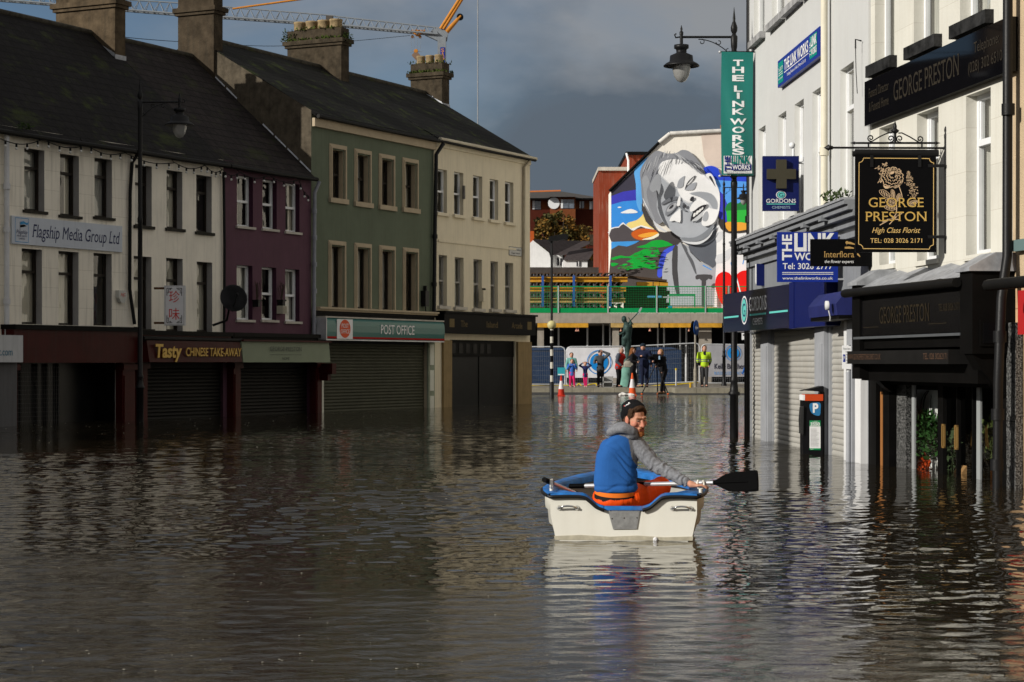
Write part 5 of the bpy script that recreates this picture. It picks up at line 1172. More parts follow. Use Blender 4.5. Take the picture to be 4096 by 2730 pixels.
# goods in the window
GXi = lambda x, d: GP.at(x, 1450, -d)[0]
p = MB(); p.box(GXi(3668, .42), GXi(3760, .42), .42, .44, -.3, .98, pm('white_display_panel', (.85, .85, .82))); solo(p, 'display_panel', 'white panel behind the flowers in the florist window', 'display panel', GP, (GXi(3700, .42), .42, -.3))
bush('green ferns and palms in the florist window', GP, (GXi(3712, .3), .3, .12), 420, .42, .62, 'potted_fern', (.03, .09, .02), 'plant', .085, 21, parent_y=.5)
bush('orange and red artificial flowers trailing in the florist window', GP, (GXi(3700, .25), .25, -.38), 340, .3, .55, 'flower_arrangement', (.42, .05, .008), 'flowers', .05, 22, parent_y=.4)
bush('small white and green posy beside the door handles', GP, (GXi(3795, .5), .5, -.35), 160, .3, .9, 'flower_arrangement', (.06, .09, .04), 'flowers', .08, 24, parent_y=.8)
p = MB(); xx = GXi(3738, .5)
for i in range(10): p.tube([(xx + .17 * math.sin(PI * j / 10) * math.cos(i * PI / 5), .5 + .17 * math.sin(PI * j / 10) * math.sin(i * PI / 5), .78 + .22 * math.cos(PI * j / 10)) for j in range(11)], .006, black_iron, 4)
solo(p, 'bird_cage', 'round black wire cage hanging at the top of the florist window', 'bird cage', GP, (xx, .5, .6))
p = MB(); xx = GXi(3955, .3); p.lathe([(.05, -.42), (.15, -.3), (.16, -.18), (.1, -.06), (.07, -.04)], (xx, .35, 0), glass, 18); part_c = p; solo(p, 'glass_vase', 'round clear glass vase holding an orange candle', 'vase', GP, (xx, .35, -.42))
p = MB(); p.cyl((xx - .02, .35, -.3), (xx - .02, .35, .2), .022, pm('orange_wax', (.45, .14, .02))); solo(p, 'candle', 'tall orange candle standing in the glass vase', 'candle', GP, (xx - .02, .35, -.3))
p = MB(); p.prismx([(.3, -.1), (.36, -.1), (.36, .1), (.3, .02)], GXi(3815, .3), GXi(3848, .3), pm('pale_wood_block', (.5, .28, .12))); solo(p, 'wooden_ornament', 'pale wooden ornament behind the brass door handles', 'ornament', GP, (GXi(3830, .3), .3, -.1))
bush('pale leafy spray at the right florist window', GP, (GXi(3970, .3), .3, .2), 120, .25, .5, 'foliage_spray', (.06, .08, .02), 'plant', .1, 26, parent_y=.8)
# long upper sign
x0, z1 = G(3458, 342, .1); x1 = GX(4036, .1); z0 = 4.42; z1 = 5.0
t = slab_sign('wall_sign', 'long glossy black funeral director sign reading George Preston across the ivory wall', GP, x0, x1, z0, z1, .004, .1, pm('polished_black_sign', (.003, .003, .004), rough=.04, spec=.3))
gd = pm('faded_gilt_letters', (.03, .024, .016), rough=.4)
def fn(m):
    L_, H_ = x1 - x0, z1 - z0; y = -.104
    m.text('GEORGE PRESTON', x0 + L_ * .47, z0 + H_ * .3, H_ * .42, y, gd, w=L_ * .46, serif=True)
    m.text('Funeral Director', x0 + L_ * .12, z0 + H_ * .6, H_ * .2, y, gd, w=L_ * .16, serif=True); m.text('& Funeral Home', x0 + L_ * .12, z0 + H_ * .28, H_ * .2, y, gd, w=L_ * .16, serif=True)
    m.text('Telephone:', x0 + L_ * .87, z0 + H_ * .6, H_ * .2, y, gd, w=L_ * .15, serif=True); m.text('(028) 302 65108', x0 + L_ * .87, z0 + H_ * .25, H_ * .2, y, gd, w=L_ * .22, serif=True)
lettering(t, fn)
# hanging florist sign on its iron bracket
Yh = 23.4; s_ = Yh / FPX; fr = front(Yh); u = lambda x: (x - HX) * s_; v = lambda y: HC - (y - HY) * s_
zx = lambda x: 3350 + x * .3509; zy = lambda y: 500 + y * .3509
t = thing('hanging_sign', 'black hanging florist sign with gold lettering and a drawn rose on an iron bracket', 'sign', fr, (u(3785), 0, v(1010)))
b = MB(); b.box(u(zx(205)), u(zx(1125)), 0, .045, v(zy(1452)), v(zy(345)), pm('satin_black_sign', (.003, .003, .0035), rough=.4, spec=.06)); part(b, 'board', t)
b = MB(); gl = pm('gold_line', (.62, .42, .16))
P_ = lambda x, y, dd=-.004: (u(zx(x)), dd, v(zy(y)))
def line(pts, wdt, m, dd=-.004):
    for a, c_ in zip(pts, pts[1:]):
        a = Vector(P_(*a, dd)); c_ = Vector(P_(*c_, dd)); d_ = (c_ - a).normalized(); n_ = Vector((-d_.z, 0, d_.x)) * wdt / 2
        b.add([a - n_, c_ - n_, c_ + n_, a + n_], [(0, 1, 2, 3)], m)
arc = lambda cx, cy, r, a0, a1: [(cx + r * math.cos(R(a0 + (a1 - a0) * i / 8)), cy + r * math.sin(R(a0 + (a1 - a0) * i / 8))) for i in range(9)]
loop = arc(245, 380, 50, 90, 0) + arc(1095, 385, 48, 180, 90) + arc(1092, 1418, 46, 270, 180) + arc(240, 1412, 50, 0, -90)
line(loop + loop[:1], .008, gl); part(b, 'border', t)
def fn(m):
    g2_ = gold_p
    m.text('GEORGE', u(zx(668)), v(zy(938)), v(zy(832)) - v(zy(938)), -.006, g2_, w=u(zx(982)) - u(zx(356)), serif=True); m.text('PRESTON', u(zx(668)), v(zy(1098)), v(zy(992)) - v(zy(1098)), -.006, g2_, w=u(zx(1012)) - u(zx(325)), serif=True)
    m.text('High Class Florist', u(zx(668)), v(zy(1232)), v(zy(1172)) - v(zy(1232)), -.006, gl, w=u(zx(942)) - u(zx(392)), shear=.35); m.text('TEL: 028 3026 2171', u(zx(668)), v(zy(1345)), v(zy(1295)) - v(zy(1345)), -.006, gl, w=u(zx(962)) - u(zx(372)), serif=True)
lettering(t, fn)
b = MB(); crm = pm('cream_gold_drawing', (.6, .43, .27)); rr = random.Random(12)
for k, (r0, n) in enumerate(((118, 9), (92, 8), (66, 7), (42, 6))):      # rose: ragged rings of petals
    for i in range(n):
        a0 = 360 * i / n + k * 23; cx, cy = 625 + rr.uniform(-5, 5), 600 + k * -12
        line(smooth_loop([(cx + (r0 + 10 * math.sin(j * 2.2 + i)) * math.cos(R(a0 + j * 9)), cy + (r0 + 10 * math.sin(j * 2.2 + i)) * .95 * math.sin(R(a0 + j * 9))) for j in range(6)], 2, False), .007 if k else .009, crm)
for pts in ([(570, 520), (600, 505), (640, 510), (645, 550), (610, 565), (575, 560)], [(520, 690), (560, 700), (600, 690), (590, 720), (545, 728)], [(640, 700), (690, 680), (735, 620), (745, 650), (700, 705), (650, 725)]):
    b.poly([P_(*p) for p in smooth_loop(pts, 3)], crm)
for i in range(150):                                                          # lilac spike
    tt = rr.random(); cx = 800 + 70 * tt + rr.gauss(0, 8 + 48 * tt * (1.15 - tt)); cy = 530 + 300 * tt; r0 = rr.uniform(6, 11)
    a0 = rr.uniform(0, 90); b.poly([P_(cx + (r0 if j % 2 else r0 * .4) * math.cos(R(a0 + j * 45)), cy + (r0 if j % 2 else r0 * .4) * math.sin(R(a0 + j * 45))) for j in range(8)][::-1], crm)
for cx, cy, an, ln in ((545, 790, 30, 80), (632, 785, 75, 50), (690, 830, 110, 50), (610, 880, 20, 70), (860, 890, -20, 60), (600, 945, 10, 70)):   # leaves
    ca, sa = math.cos(R(an)), math.sin(R(an)); q_ = lambda a, c_: (cx + a * ca - c_ * sa, cy + a * sa + c_ * ca)
    line(smooth_loop([q_(-ln, 0), q_(-ln * .4, -ln * .42), q_(ln * .5, -ln * .3), q_(ln, 0), q_(ln * .4, ln * .38), q_(-ln * .5, ln * .35)], 3) + [q_(-ln, 0)], .005, crm)
    for j in range(6): line([q_(-ln * .7 + j * ln * .25, -ln * .3 + abs(j - 2) * ln * .05), q_(-ln * .55 + j * ln * .27, ln * .28 - abs(j - 2) * ln * .05)], .008, crm)
for pts in ([(700, 700), (730, 790), (735, 830)], [(670, 900), (672, 980), (640, 1050), (480, 1145)], [(735, 1010), (640, 1060), (510, 1110)], [(690, 1030), (590, 1135)], [(560, 1080), (620, 1075), (700, 1080)]): line(smooth_loop(pts, 4, False), .009, crm)
for cx, cy in ((455, 490), (500, 510), (540, 450), (475, 640), (490, 575)):
    for j in range(7): a0 = rr.uniform(0, 360); line([(cx, cy), (cx + 34 * math.cos(R(a0)), cy + 28 * math.sin(R(a0)))], .007, crm)
part(b, 'flower_drawing', t)
b = MB(); zb_, zt_ = v(zy(258)), v(zy(205))
b.cyl((u(zx(1240)), .03, v(zy(1465))), (u(zx(1240)), .03, v(zy(130))), .018, black_iron); b.lathe([(.02, 0), (.022, .04), (.012, .06), (.02, .09), (.016, .12), (.004, .14)], (u(zx(1240)), .03, v(zy(150))), black_iron, 10)
b.cyl((u(zx(1275)), .05, v(zy(1390))), (u(zx(1275)), .05, v(zy(210))), .012, black_iron)
for y in (280, 812, 1345): b.box(u(zx(1240)), u(zx(1320)), .02, .06, v(zy(y + 14)), v(zy(y - 14)), black_iron)
b.cyl((u(zx(-50)), .03, zb_), (u(zx(1240)), .03, zb_ - .005), .013, black_iron); b.cyl((u(zx(245)), .03, zt_), (u(zx(1085)), .03, zt_ - .0), .013, black_iron)
for x in (358, 968): b.cyl((u(zx(x)), .03, zt_), (u(zx(x)), .03, zb_), .01, black_iron)
for xx, sg in ((-120, -1),): b.cyl((u(zx(-50)), .03, zb_), (u(zx(-95)), .03, zb_), .022, black_iron, .03); b.cyl((u(zx(-95)), .03, zb_), (u(zx(-150)), .03, zb_), .04, black_iron, .002)
for xx, sg in ((1085, 1), (245, -1)):
    b.cyl((u(zx(xx)), .03, zt_), (u(zx(xx + sg * 35)), .03, zt_), .012, black_iron); b.cyl((u(zx(xx + sg * 40)), .03, zt_), (u(zx(xx + sg * 95)), .03, zt_), .02, black_iron, .002)
b.cyl((u(zx(205)), .03, v(zy(315))), (u(zx(1155)), .03, v(zy(322))), .042, black_iron, n=16); b.cyl((u(zx(178)), .03, v(zy(330))), (u(zx(290)), .03, v(zy(320))), .034, black_iron, n=14)
def spir(cx, cy, r, a0, sg, n=26): return [(u(zx(cx + r * (1 - .75 * i / n) * math.cos(R(a0) + sg * i / n * 8.2))), .03, v(zy(cy + r * (1 - .75 * i / n) * math.sin(R(a0) + sg * i / n * 8.2)))) for i in range(n + 1)]
for a in (spir(385, 148, 40, 70, 1), spir(945, 160, 40, 110, -1), spir(612, 155, 42, 110, -1), spir(715, 155, 42, 70, 1)): b.tube(a, .008, black_iron, 5)
b.tube([(u(zx(400)), .03, v(zy(185))), (u(zx(490)), .03, v(zy(130))), (u(zx(580)), .03, v(zy(90))), (u(zx(630)), .03, v(zy(88)))], .008, black_iron, 5); b.tube([(u(zx(930)), .03, v(zy(195))), (u(zx(830)), .03, v(zy(135))), (u(zx(740)), .03, v(zy(90))), (u(zx(700)), .03, v(zy(92)))], .008, black_iron, 5)
b.cyl((u(zx(662)), .03, zt_), (u(zx(662)), .03, v(zy(60))), .016, black_iron); b.lathe([(.012, 0), (.04, .02), (.05, .04), (.02, .06), (.022, .09), (.003, .15)], (u(zx(662)), .03, v(zy(100))), black_iron, 8)
for y in (468, 1278): b.box(u(zx(1030)), u(zx(1235)), -.012, -.002, v(zy(y + 17)), v(zy(y - 17)), black_iron)
for x in (390, 935): b.box(u(zx(x - 18)), u(zx(x + 18)), -.012, -.002, v(zy(482)), v(zy(345)), black_iron)
part(b, 'bracket', t)
# small black projecting sign
t, q = cross_sign('projecting_sign', 'small black projecting Interflora sign with gold lettering behind the big florist sign', 3243, 3490, 957, 1066, 26.2, MATS['satin_black_sign'], .06)
W_, H_ = q[1] - q[0], q[3] - q[2]
def fn(m):
    m.text('Interflora', q[0] + W_ * .46, q[2] + H_ * .33, H_ * .22, -.004, pm('bronze_gold_letters', (.4, .25, .09)), w=W_ * .48, serif=True); m.text('the flower experts', q[0] + W_ * .46, q[2] + H_ * .12, H_ * .11, -.004, white_p, w=W_ * .47, shear=.15)
    gl_ = MATS['bronze_gold_letters']
    for (a, c_) in (((.57, .87), (.72, .8)), ((.55, .68), (.7, .66)), ((.6, .9), (.58, .78)), ((.75, .45), (.8, .35))):
        a = (q[0] + W_ * a[0], q[2] + H_ * a[1]); c_ = (q[0] + W_ * c_[0], q[2] + H_ * c_[1])
        m.poly([(a[0], -.004, a[1] - .012), (c_[0], -.004, c_[1] - .006), (c_[0], -.004, c_[1] + .006), ((a[0] + c_[0]) / 2, -.004, (a[1] + c_[1]) / 2 + .02), (a[0], -.004, a[1] + .012)], gl_)
    m.poly([(q[0] + W_ * .585 + .02 * math.cos(i), -.005, q[2] + H_ * .87 + .02 * math.sin(i)) for i in [k * PI / 5 for k in range(10)]], gl_)
lettering(t, fn)
b = MB(); b.box(q[1], q[1] + .06, 0, .06, q[2] + .02, q[3] - .02, black_iron); part(b, 'bracket', t)
# ------------------------------------------------------------------ next building at the right edge
b = thing('shop_building', 'tan roughcast building with beige tiles at the right edge', 'building', GP, (tG + .02, 0, 0))
w = MB(); rc = M('tan_roughcast', (.52, .40, .26), rough=.95, var=.12, bump=.7, bscale=60); tl = M('beige_wall_tile', (.50, .33, .19), rough=.4, var=.15, scale=2, brick=(1.0, .6, .38, .006, (.6, .6, .6), 0.0))
w.box(tG + .02, tG + 14, .0, 7, 2.2, 9.5, rc); w.box(tG + .02, tG + 14, .01, 7, -.9, 2.195, tl); part(w, 'wall', b)
w = MB(); w.box(GX(4071, .1), GX(4071, .1) + 6, -.1, -.003, 1.62, 2.08, M('red_fascia_board', (.36, .02, .02), rough=.4)); part(w, 'shop_fascia', b)
pipe(b, [(GX(3950, .58), -.58, 2.12), (GX(3950, .58) + 6, -.6, 2.1)], .06, gutter_m, 'gutter')
w = MB(); w.box(GX(4056, .06), GX(4056, .06) + .5, -.08, -.003, 2.5, 2.62, pm('grey_green_box', (.12, .18, .18))); part(w, 'junction_box', b)
r = MB(); r.box(tG + .02, tG + 14, -.1, 7, 9.5, 9.7, grey_trim); part(r, 'roof', b)
# ------------------------------------------------------------------ far pavement, kerbs
def lin(c): c /= 255.0; return c / 12.92 if c <= .04045 else ((c + .055) / 1.055) ** 2.4
def S(r, g_, b_, k=1.2): return tuple(min(.88, lin(x) * k) for x in (r, g_, b_))
pave = M('paving_slabs', (.2, .18, .15), rough=.85, var=.25, scale=1.5, bump=.2, brick=(1.0, .9, .6, .012, (.6, .6, .6), .5))
kerb_m = M('kerb_stone', (.24, .22, .17), rough=.85, var=.25, bump=.2, streak=.3)
PZ = .235
Yk = 86.0
def cx(x, Y): return (x - HX) * Y / FPX
def cz(y, Y): return HC - (y - HY) * Y / FPX
g = MB(); g.box(-12, cx(2700, Yk), Yk + .3, 140, -.5, PZ, pave); solo(g, 'pavement', None, None, FRONT, (0, 0, 0), kind='structure')
g = MB(); x = -12.0
while x < cx(2690, Yk) - .2: g.box(x, min(x + .9, cx(2700, Yk)), Yk, Yk + .295, -.3, PZ + .004, kerb_m); x += .912
solo(g, 'kerb', None, None, FRONT, (0, 0, 0), kind='structure')
Yk2 = 84.3
g = MB(); g.box(cx(2712, Yk2), 16, Yk2 + .3, 140, -.5, PZ + .008, pave); solo(g, 'pavement', None, None, FRONT, (0, 0, 0), kind='structure')
g = MB(); x = cx(2700, Yk2)
while x < 15: g.box(x, x + .9, Yk2, Yk2 + .295, -.3, PZ + .012, kerb_m); x += .912
g.box(cx(2700, Yk2), cx(2712, Yk2) - .004, Yk2 + .297, Yk2 + 3, -.3, PZ + .012, kerb_m); solo(g, 'kerb', None, None, FRONT, (0, 0, 0), kind='structure')
# foam and leaves at the water edge are left to the ripples; a road line just awash
# ------------------------------------------------------------------ construction deck
Yc = 104.0; u = lambda x, Y=Yc: cx(x, Y); v = lambda y, Y=Yc: cz(y, Y)
XL, XR = u(2095), u(3060)
fc = front(Yc)
t = thing('construction_deck', 'half built concrete slab on columns and props behind the onlookers', 'construction site', fc, (u(2500), 0, PZ))
b = MB(); b.box(XL - 6, XR + 6, 0, 26, v(1293), v(1253), concrete); part(b, 'slab', t)
for x0_, x1_ in ((2150, 2176), (2452, 2478), (2800, 2850)):
    b = MB(); b.box(u(x0_), u(x1_), .5, .9, .1, v(1293), concrete); part(b, 'column', t)
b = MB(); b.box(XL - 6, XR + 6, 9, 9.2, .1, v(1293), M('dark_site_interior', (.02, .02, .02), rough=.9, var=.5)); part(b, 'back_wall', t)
yel = M('yellow_formwork_beam', (.52, .27, .03), rough=.6, var=.25, scale=4); yel2 = M('tan_formwork_beam', (.42, .28, .1), rough=.7, var=.25, scale=4)
for x0_, x1_, mm in ((2150, 2352, yel), (2443, 2640, yel2), (2632, 2885, yel)):
    b = MB(); b.box(u(x0_), u(x1_), -.25, -.05, v(1311), v(1294), mm); part(b, 'edge_beam', t)
for x_ in (2237, 2354, 2418, 2446, 2640, 2665, 2730, 2755):
    b = MB(); b.cyl((u(x_), 1.5, .1), (u(x_), 1.5, v(1293)), .05, galv, n=8); b.cyl((u(x_), 1.5, .1), (u(x_), 1.5, 1.6), .07, galv, n=8); part(b, 'prop', t)
pk_ = M('pink_prop_head', (.6, .3, .22), rough=.6)
for x_ in (2305, 2313, 2483, 2598, 2600, 2755): 
    b = MB(); b.lathe([(.06, 0), (.03, .06), (.03, .14), (.06, .2)], (u(x_), -.1, v(1326)), pk_, 8); part(b, 'prop_head', t)
# green edge protection: panels and posts
gp_ = M('green_edge_barrier', (.004, .24, .07), rough=.45, var=.1); gmesh = M('green_barrier_wire', (.01, .2, .06), rough=.5)
posts = [2233, 2432, 2627, 2822, 2915]; edges_ = [2095] + posts + [3060]
for i, (a, c_) in enumerate(zip(edges_, edges_[1:])):
    a, c_ = u(a) + .03, u(c_) - .03
    labs = ['leftmost, cut by the buff house', 'second from the left, beside the statue paddle', 'third from the left, just behind the statue', 'fourth from the left, before the grey shirt of the mural', 'fifth from the left, below the mural heart', 'rightmost, partly behind the chemist fascia']
    t = thing('edge_barrier', 'green mesh deck barrier, ' + labs[i], 'barrier', fc, (a, .05, v(1253)), 'green edge barriers along the deck')
    b = MB(); b.box(a, c_, .04, .06, v(1252), v(1233), gp_); part(b, 'toe_board', t)
    b = MB(); b.box(a, c_, .04, .07, v(1149), v(1145), gp_); b.box(a, a + .04, .04, .07, v(1233), v(1149), gp_); b.box(c_ - .04, c_, .04, .07, v(1233), v(1149), gp_); part(b, 'frame', t)
    b = MB(); n = int((c_ - a) / .13)
    for k in range(1, n): xx = a + (c_ - a) * k / n; b.box(xx - .006, xx + .006, .05, .056, v(1233), v(1149), gmesh)
    for k in range(1, 9): zz = v(1233) + (v(1149) - v(1233)) * k / 9; b.box(a, c_, .056, .062, zz - .006, zz + .006, gmesh)
    part(b, 'wire_mesh', t)
for i, x_ in enumerate(posts):
    b = MB(); b.box(u(x_) - .03, u(x_) + .03, -.02, .035, v(1254), v(1144), galv)
    solo(b, 'barrier_post', 'grey steel post between green barrier panels, number %d from the left' % (i + 1) if 0 else ('grey steel post between green barrier panels, ' + ['leftmost', 'second from the left', 'middle one of five', 'second from the right', 'rightmost'][i]), 'post', fc, (u(x_), 0, v(1253)), 'posts of the green edge barriers')
# stacks of formwork beams on the deck
bluep = M('blue_formwork_clamp', (.03, .09, .3), rough=.5); wood = M('dark_plywood', (.07, .045, .028), rough=.8, var=.3)
def beam_row(y0, y1, xs_, m, yy, lab):
    for a, c_ in xs_:
        b = MB(); b.box(u(a), u(c_), yy, yy + .5, v(y1), v(y1) + (v(y0) - v(y1)) * .2, m); b.box(u(a), u(c_), yy + .12, yy + .3, v(y1) + .02, v(y0) - .02, m); b.box(u(a), u(c_), yy, yy + .5, v(y0) - (v(y0) - v(y1)) * .2, v(y0), m)
        solo(b, 'formwork_beam', lab, 'beam', fc, (u(a), yy, v(y1)), 'formwork beams stacked on the deck')
def cross_row(y0, y1, x0_, x1_, m, yy, lab, step=27):
    b = MB(); x = x0_
    while x < x1_:
        b = MB(); b.box(u(x), u(x + 18), yy, yy + 3.0, v(y0) - .05, v(y0), m); b.box(u(x + 7), u(x + 11), yy + .02, yy + 3, v(y1) + .05, v(y0) - .05, M('grey_joist', (.16, .16, .18), var=.3)); b.box(u(x), u(x + 18), yy, yy + 3.0, v(y1), v(y1) + .05, m)
        solo(b, 'formwork_joist', lab, 'beam', fc, (u(x), yy, v(y1)), 'formwork joists stacked on the deck'); x += step
xsA = [(2100, 2168), (2176, 2294), (2303, 2441), (2452, 2516)]
cross_row(1087, 1104, 2100, 2510, wood, 1.4, 'dark joist end in the top layer of the formwork stack')
beam_row(1105, 1125, xsA, yel, 1.3, 'long yellow beam near the top of the formwork stack')
cross_row(1126, 1146, 2100, 2500, wood, 1.4, 'dark joist end in the second layer of the formwork stack')
beam_row(1147, 1163, xsA[:3] + [(2452, 2510)], yel, 1.3, 'yellow beam in the middle of the formwork stack')
cross_row(1168, 1188, 2100, 2490, wood, 1.4, 'dark joist end low in the formwork stack')
beam_row(1190, 1208, [(2100, 2291), (2301, 2440), (2452, 2507)], yel2, 1.3, 'tan timber beam low in the formwork stack')
cross_row(1211, 1230, 2100, 2490, wood, 1.4, 'dark joist end in the lowest layer of the formwork stack')
for i, x_ in enumerate((2172, 2298, 2446)):
    b = MB(); b.box(u(x_) - .06, u(x_) + .06, 1.0, 1.3, v(1225), v(1100), bluep); solo(b, 'formwork_clamp', 'blue upright clamp in the formwork stack, ' + ('left of three', 'middle of three', 'right of three')[i], 'clamp', fc, (u(x_), 1.1, v(1225)), 'blue clamps of the formwork stack')
b = MB(); b.prism([(u(2500), v(1091)), (u(2575), v(1101)), (u(2575), v(1110)), (u(2500), v(1099))][::-1], 2.2, 3.6, wood); b.prism([(u(2576), v(1102)), (u(2680), v(1113)), (u(2680), v(1121)), (u(2576), v(1111))][::-1], 2.0, 3.4, wood); solo(b, 'plywood_sheet', 'dark plywood sheets jutting right from the top of the formwork stack', 'board', fc, (u(2500), 2.5, v(1120)))
b = MB()
for a, c_ in ((2557, 2622), (2626, 2648), (2650, 2685)): b.box(u(a), u(c_), 2.1, 2.6, v(1138), v(1122), yel)
solo(b, 'beam_bundle', 'bundle of yellow beams under the plywood at the right of the stack', 'beam bundle', fc, (u(2557), 2.3, v(1138)))
b = MB()
for i in range(6): b.box(u(2512 + 3 * math.sin(i * 3)), u(2690 + 8 * math.sin(i * 2)), 3.0 + .02 * i, 4.2, v(1236 - i * 16.5), v(1220.5 - i * 16.5), wood)
solo(b, 'timber_stack', 'low dark stack of planks behind the green barrier', 'timber stack', fc, (u(2520), 3, v(1232)))
b = MB(); b.box(u(2692), u(2800), 2.6, 2.68, v(1178), v(1170), gp_); b.box(u(2692), u(2697), 2.6, 2.68, v(1252), v(1178), gp_); b.box(u(2795), u(2800), 2.6, 2.68, v(1252), v(1178), gp_); solo(b, 'spare_barrier', 'loose green frame standing on the deck before the mural', 'barrier', fc, (u(2700), 2.6, v(1252)))
b = MB(); b.box(u(2598), u(2655), 1.5, 1.6, v(1187), v(1180), M('pale_blue_plank', (.1, .35, .6), rough=.5)); b.box(u(2660), u(2720), 1.55, 1.65, v(1188), v(1183), galv); solo(b, 'rail', 'pale blue rail lying behind the green mesh', 'rail', fc, (u(2600), 1.5, v(1187)))
b = MB(); b.box(u(2680), u(2880), 1.5, 2.4, v(1238), v(1226), yel2); b.cyl((u(2680), 1.2, v(1229)), (u(2696), 1.2, v(1227)), .09, M('teal_drum', (.02, .25, .35))); solo(b, 'plank_pile', 'flat pile of tan planks at the foot of the mural', 'timber stack', fc, (u(2690), 1.5, v(1238)))
# ------------------------------------------------------------------ mural house and its red wing
Ym = 125.0; fm = front(Ym); um = lambda x: cx(2400 + x * .4147, Ym); vm = lambda y: cz(600 + y * .4147, Ym)
t = thing('mural_building', 'pale gable end painted with a huge mural of a squinting boy', 'building', fm, (um(600), 0, .1))
pts = [(um(105), .1), (um(1700), .1), (um(1700), vm(-190)), (um(1480), vm(-180)), (um(1180), vm(-168)), (um(675), vm(-142)), (um(569), vm(-58)), (um(105), vm(395))]
b = MB(); b.prism(pts, 0, 14, M('off_white_gable_paint', S(222, 216, 205), rough=.85, var=.05, bump=.1, streak=.15)); part(b, 'wall', t)
b = MB()
for p_, q_ in (((90, 408), (569, -60)), ((569, -60), (675, -146)), ((675, -146), (1200, -174)), ((1200, -174), (1700, -194))):
    a = Vector((um(p_[0]), 0, vm(p_[1]))); c_ = Vector((um(q_[0]), 0, vm(q_[1]))); b.tube([a + Vector((0, -.06, .05)), c_ + Vector((0, -.06, .05))], .14 if p_[0] > 500 else .1, M('white_verge', (.6, .58, .54), var=.25) if p_[0] > 500 else dark_shop, 6)
part(b, 'verge', t)
b = MB()
layer = [0]
def mp_(col, pts, k=4, sm=True, kk=1.15):
    layer[0] += 1; y = -.02 - .004 * layer[0]
    P = smooth_loop(pts, k) if sm else pts
    P = [(um(x), y, vm(y_)) for x, y_ in P]
    b.poly(P, M('mural_%02x%02x%02x' % col, S(*col, kk), rough=.85, var=.1, scale=.6))
def soft(col, under, pts, k=3, grow=.08):      # sprayed edge: the patch is laid over two wider, paler coats
    mx_ = sum(p[0] for p in pts) / len(pts); my_ = sum(p[1] for p in pts) / len(pts)
    for q in (1.0, .5):
        f_ = 1 + grow * q; c_ = tuple(int(round(a * (1 - q * .66) + b_ * q * .66)) for a, b_ in zip(col, under))
        mp_(c_, [(mx_ + (x - mx_) * f_, my_ + (y - my_) * f_) for x, y in pts], k)
    mp_(col, pts, k)
mp_((206, 190, 178), [(975, -150), (1000, 60), (1040, 140), (1120, 175), (1420, 170), (1420, -180)], sm=False)
mp_((62, 60, 72), [(108, 400), (340, 185), (352, 400), (108, 450)], sm=False)
mp_((62, 62, 172), [(108, 448), (220, 405), (350, 385), (356, 500), (220, 500), (108, 540)], sm=False)
mp_((58, 136, 214), [(108, 530), (220, 498), (356, 488), (420, 620), (420, 760), (108, 770)], sm=False)
mp_((96, 166, 232), [(335, 185), (465, 70), (430, 140), (395, 230), (410, 380), (400, 590), (370, 570), (350, 500), (345, 330)], 3)
mp_((240, 205, 130), [(255, 715), (350, 680), (400, 640), (425, 610), (470, 680), (520, 780), (310, 790)], 3)
mp_((225, 228, 232), [(198, 610), (240, 588), (290, 572), (335, 582), (362, 607), (280, 614)], 3); mp_((225, 228, 232), [(168, 556), (188, 548), (208, 556), (188, 563)], 3)
mp_((235, 232, 228), [(108, 755), (180, 742), (222, 700), (300, 762), (395, 728), (520, 770), (570, 800), (570, 830), (108, 840)], 2)
mp_((80, 75, 78), [(108, 768), (180, 752), (225, 716), (305, 776), (335, 774), (392, 740), (450, 764), (570, 800), (560, 870), (400, 884), (108, 886)], 2)
soft((196, 92, 36), (100, 78, 70), [(310, 800), (400, 762), (530, 778), (572, 812), (500, 850), (410, 872), (330, 850)], 3)
soft((236, 160, 60), (200, 100, 40), [(370, 826), (470, 800), (560, 800), (520, 830), (420, 848)], 3); mp_((240, 225, 200), [(400, 868), (500, 838), (568, 805), (560, 838), (528, 862)], 3)
mp_((66, 146, 214), [(108, 890), (380, 880), (300, 925), (220, 940), (108, 962)], sm=False)
mp_((78, 72, 70), [(108, 962), (260, 935), (380, 888), (520, 858), (640, 790), (740, 800), (778, 880), (740, 925), (630, 980), (590, 1215), (580, 1420), (300, 1420), (108, 1420)], 2)
mp_((70, 66, 66), [(400, 520), (470, 640), (540, 770), (640, 800), (740, 806), (778, 880), (640, 930), (560, 800), (440, 690)], 3)
for q in ([(350, 940), (440, 915), (500, 880), (600, 872), (690, 910), (690, 925), (560, 945), (470, 950)], [(108, 1045), (200, 1020), (280, 1030), (420, 960), (560, 962), (560, 1030), (470, 1040), (520, 1090), (545, 1145), (480, 1150), (420, 1135), (300, 1155), (235, 1150), (320, 1100), (250, 1080), (310, 1050), (200, 1045), (130, 1065)], [(108, 1090), (180, 1100), (130, 1125), (108, 1120)], [(165, 1140), (200, 1138), (180, 1148)], [(320, 1000), (400, 985), (380, 1010)]): mp_((28, 158, 58), q, 2)
mp_((66, 84, 204), [(550, 1215), (570, 1080), (600, 990), (660, 945), (745, 918), (745, 960), (690, 985), (640, 1040), (600, 1215)], 3)
mp_((162, 166, 172), [(590, 1500), (600, 1160), (640, 1010), (700, 970), (770, 895), (850, 930), (870, 990), (960, 1080), (1060, 1118), (1130, 1105), (1100, 1500)], sm=False)
mp_((70, 70, 72), [(700, 960), (748, 930), (745, 1150), (765, 1390), (735, 1390), (695, 1200)], 2)
mp_((90, 92, 96), [(780, 900), (830, 940), (850, 1000), (900, 1080), (928, 1190), (915, 1190), (870, 1090), (820, 990)], 3)
mp_((92, 96, 104), [(780, 880), (900, 900), (1010, 860), (1090, 760), (1125, 700), (1118, 1112), (1040, 1112), (950, 1060), (870, 980), (850, 925)], 2)
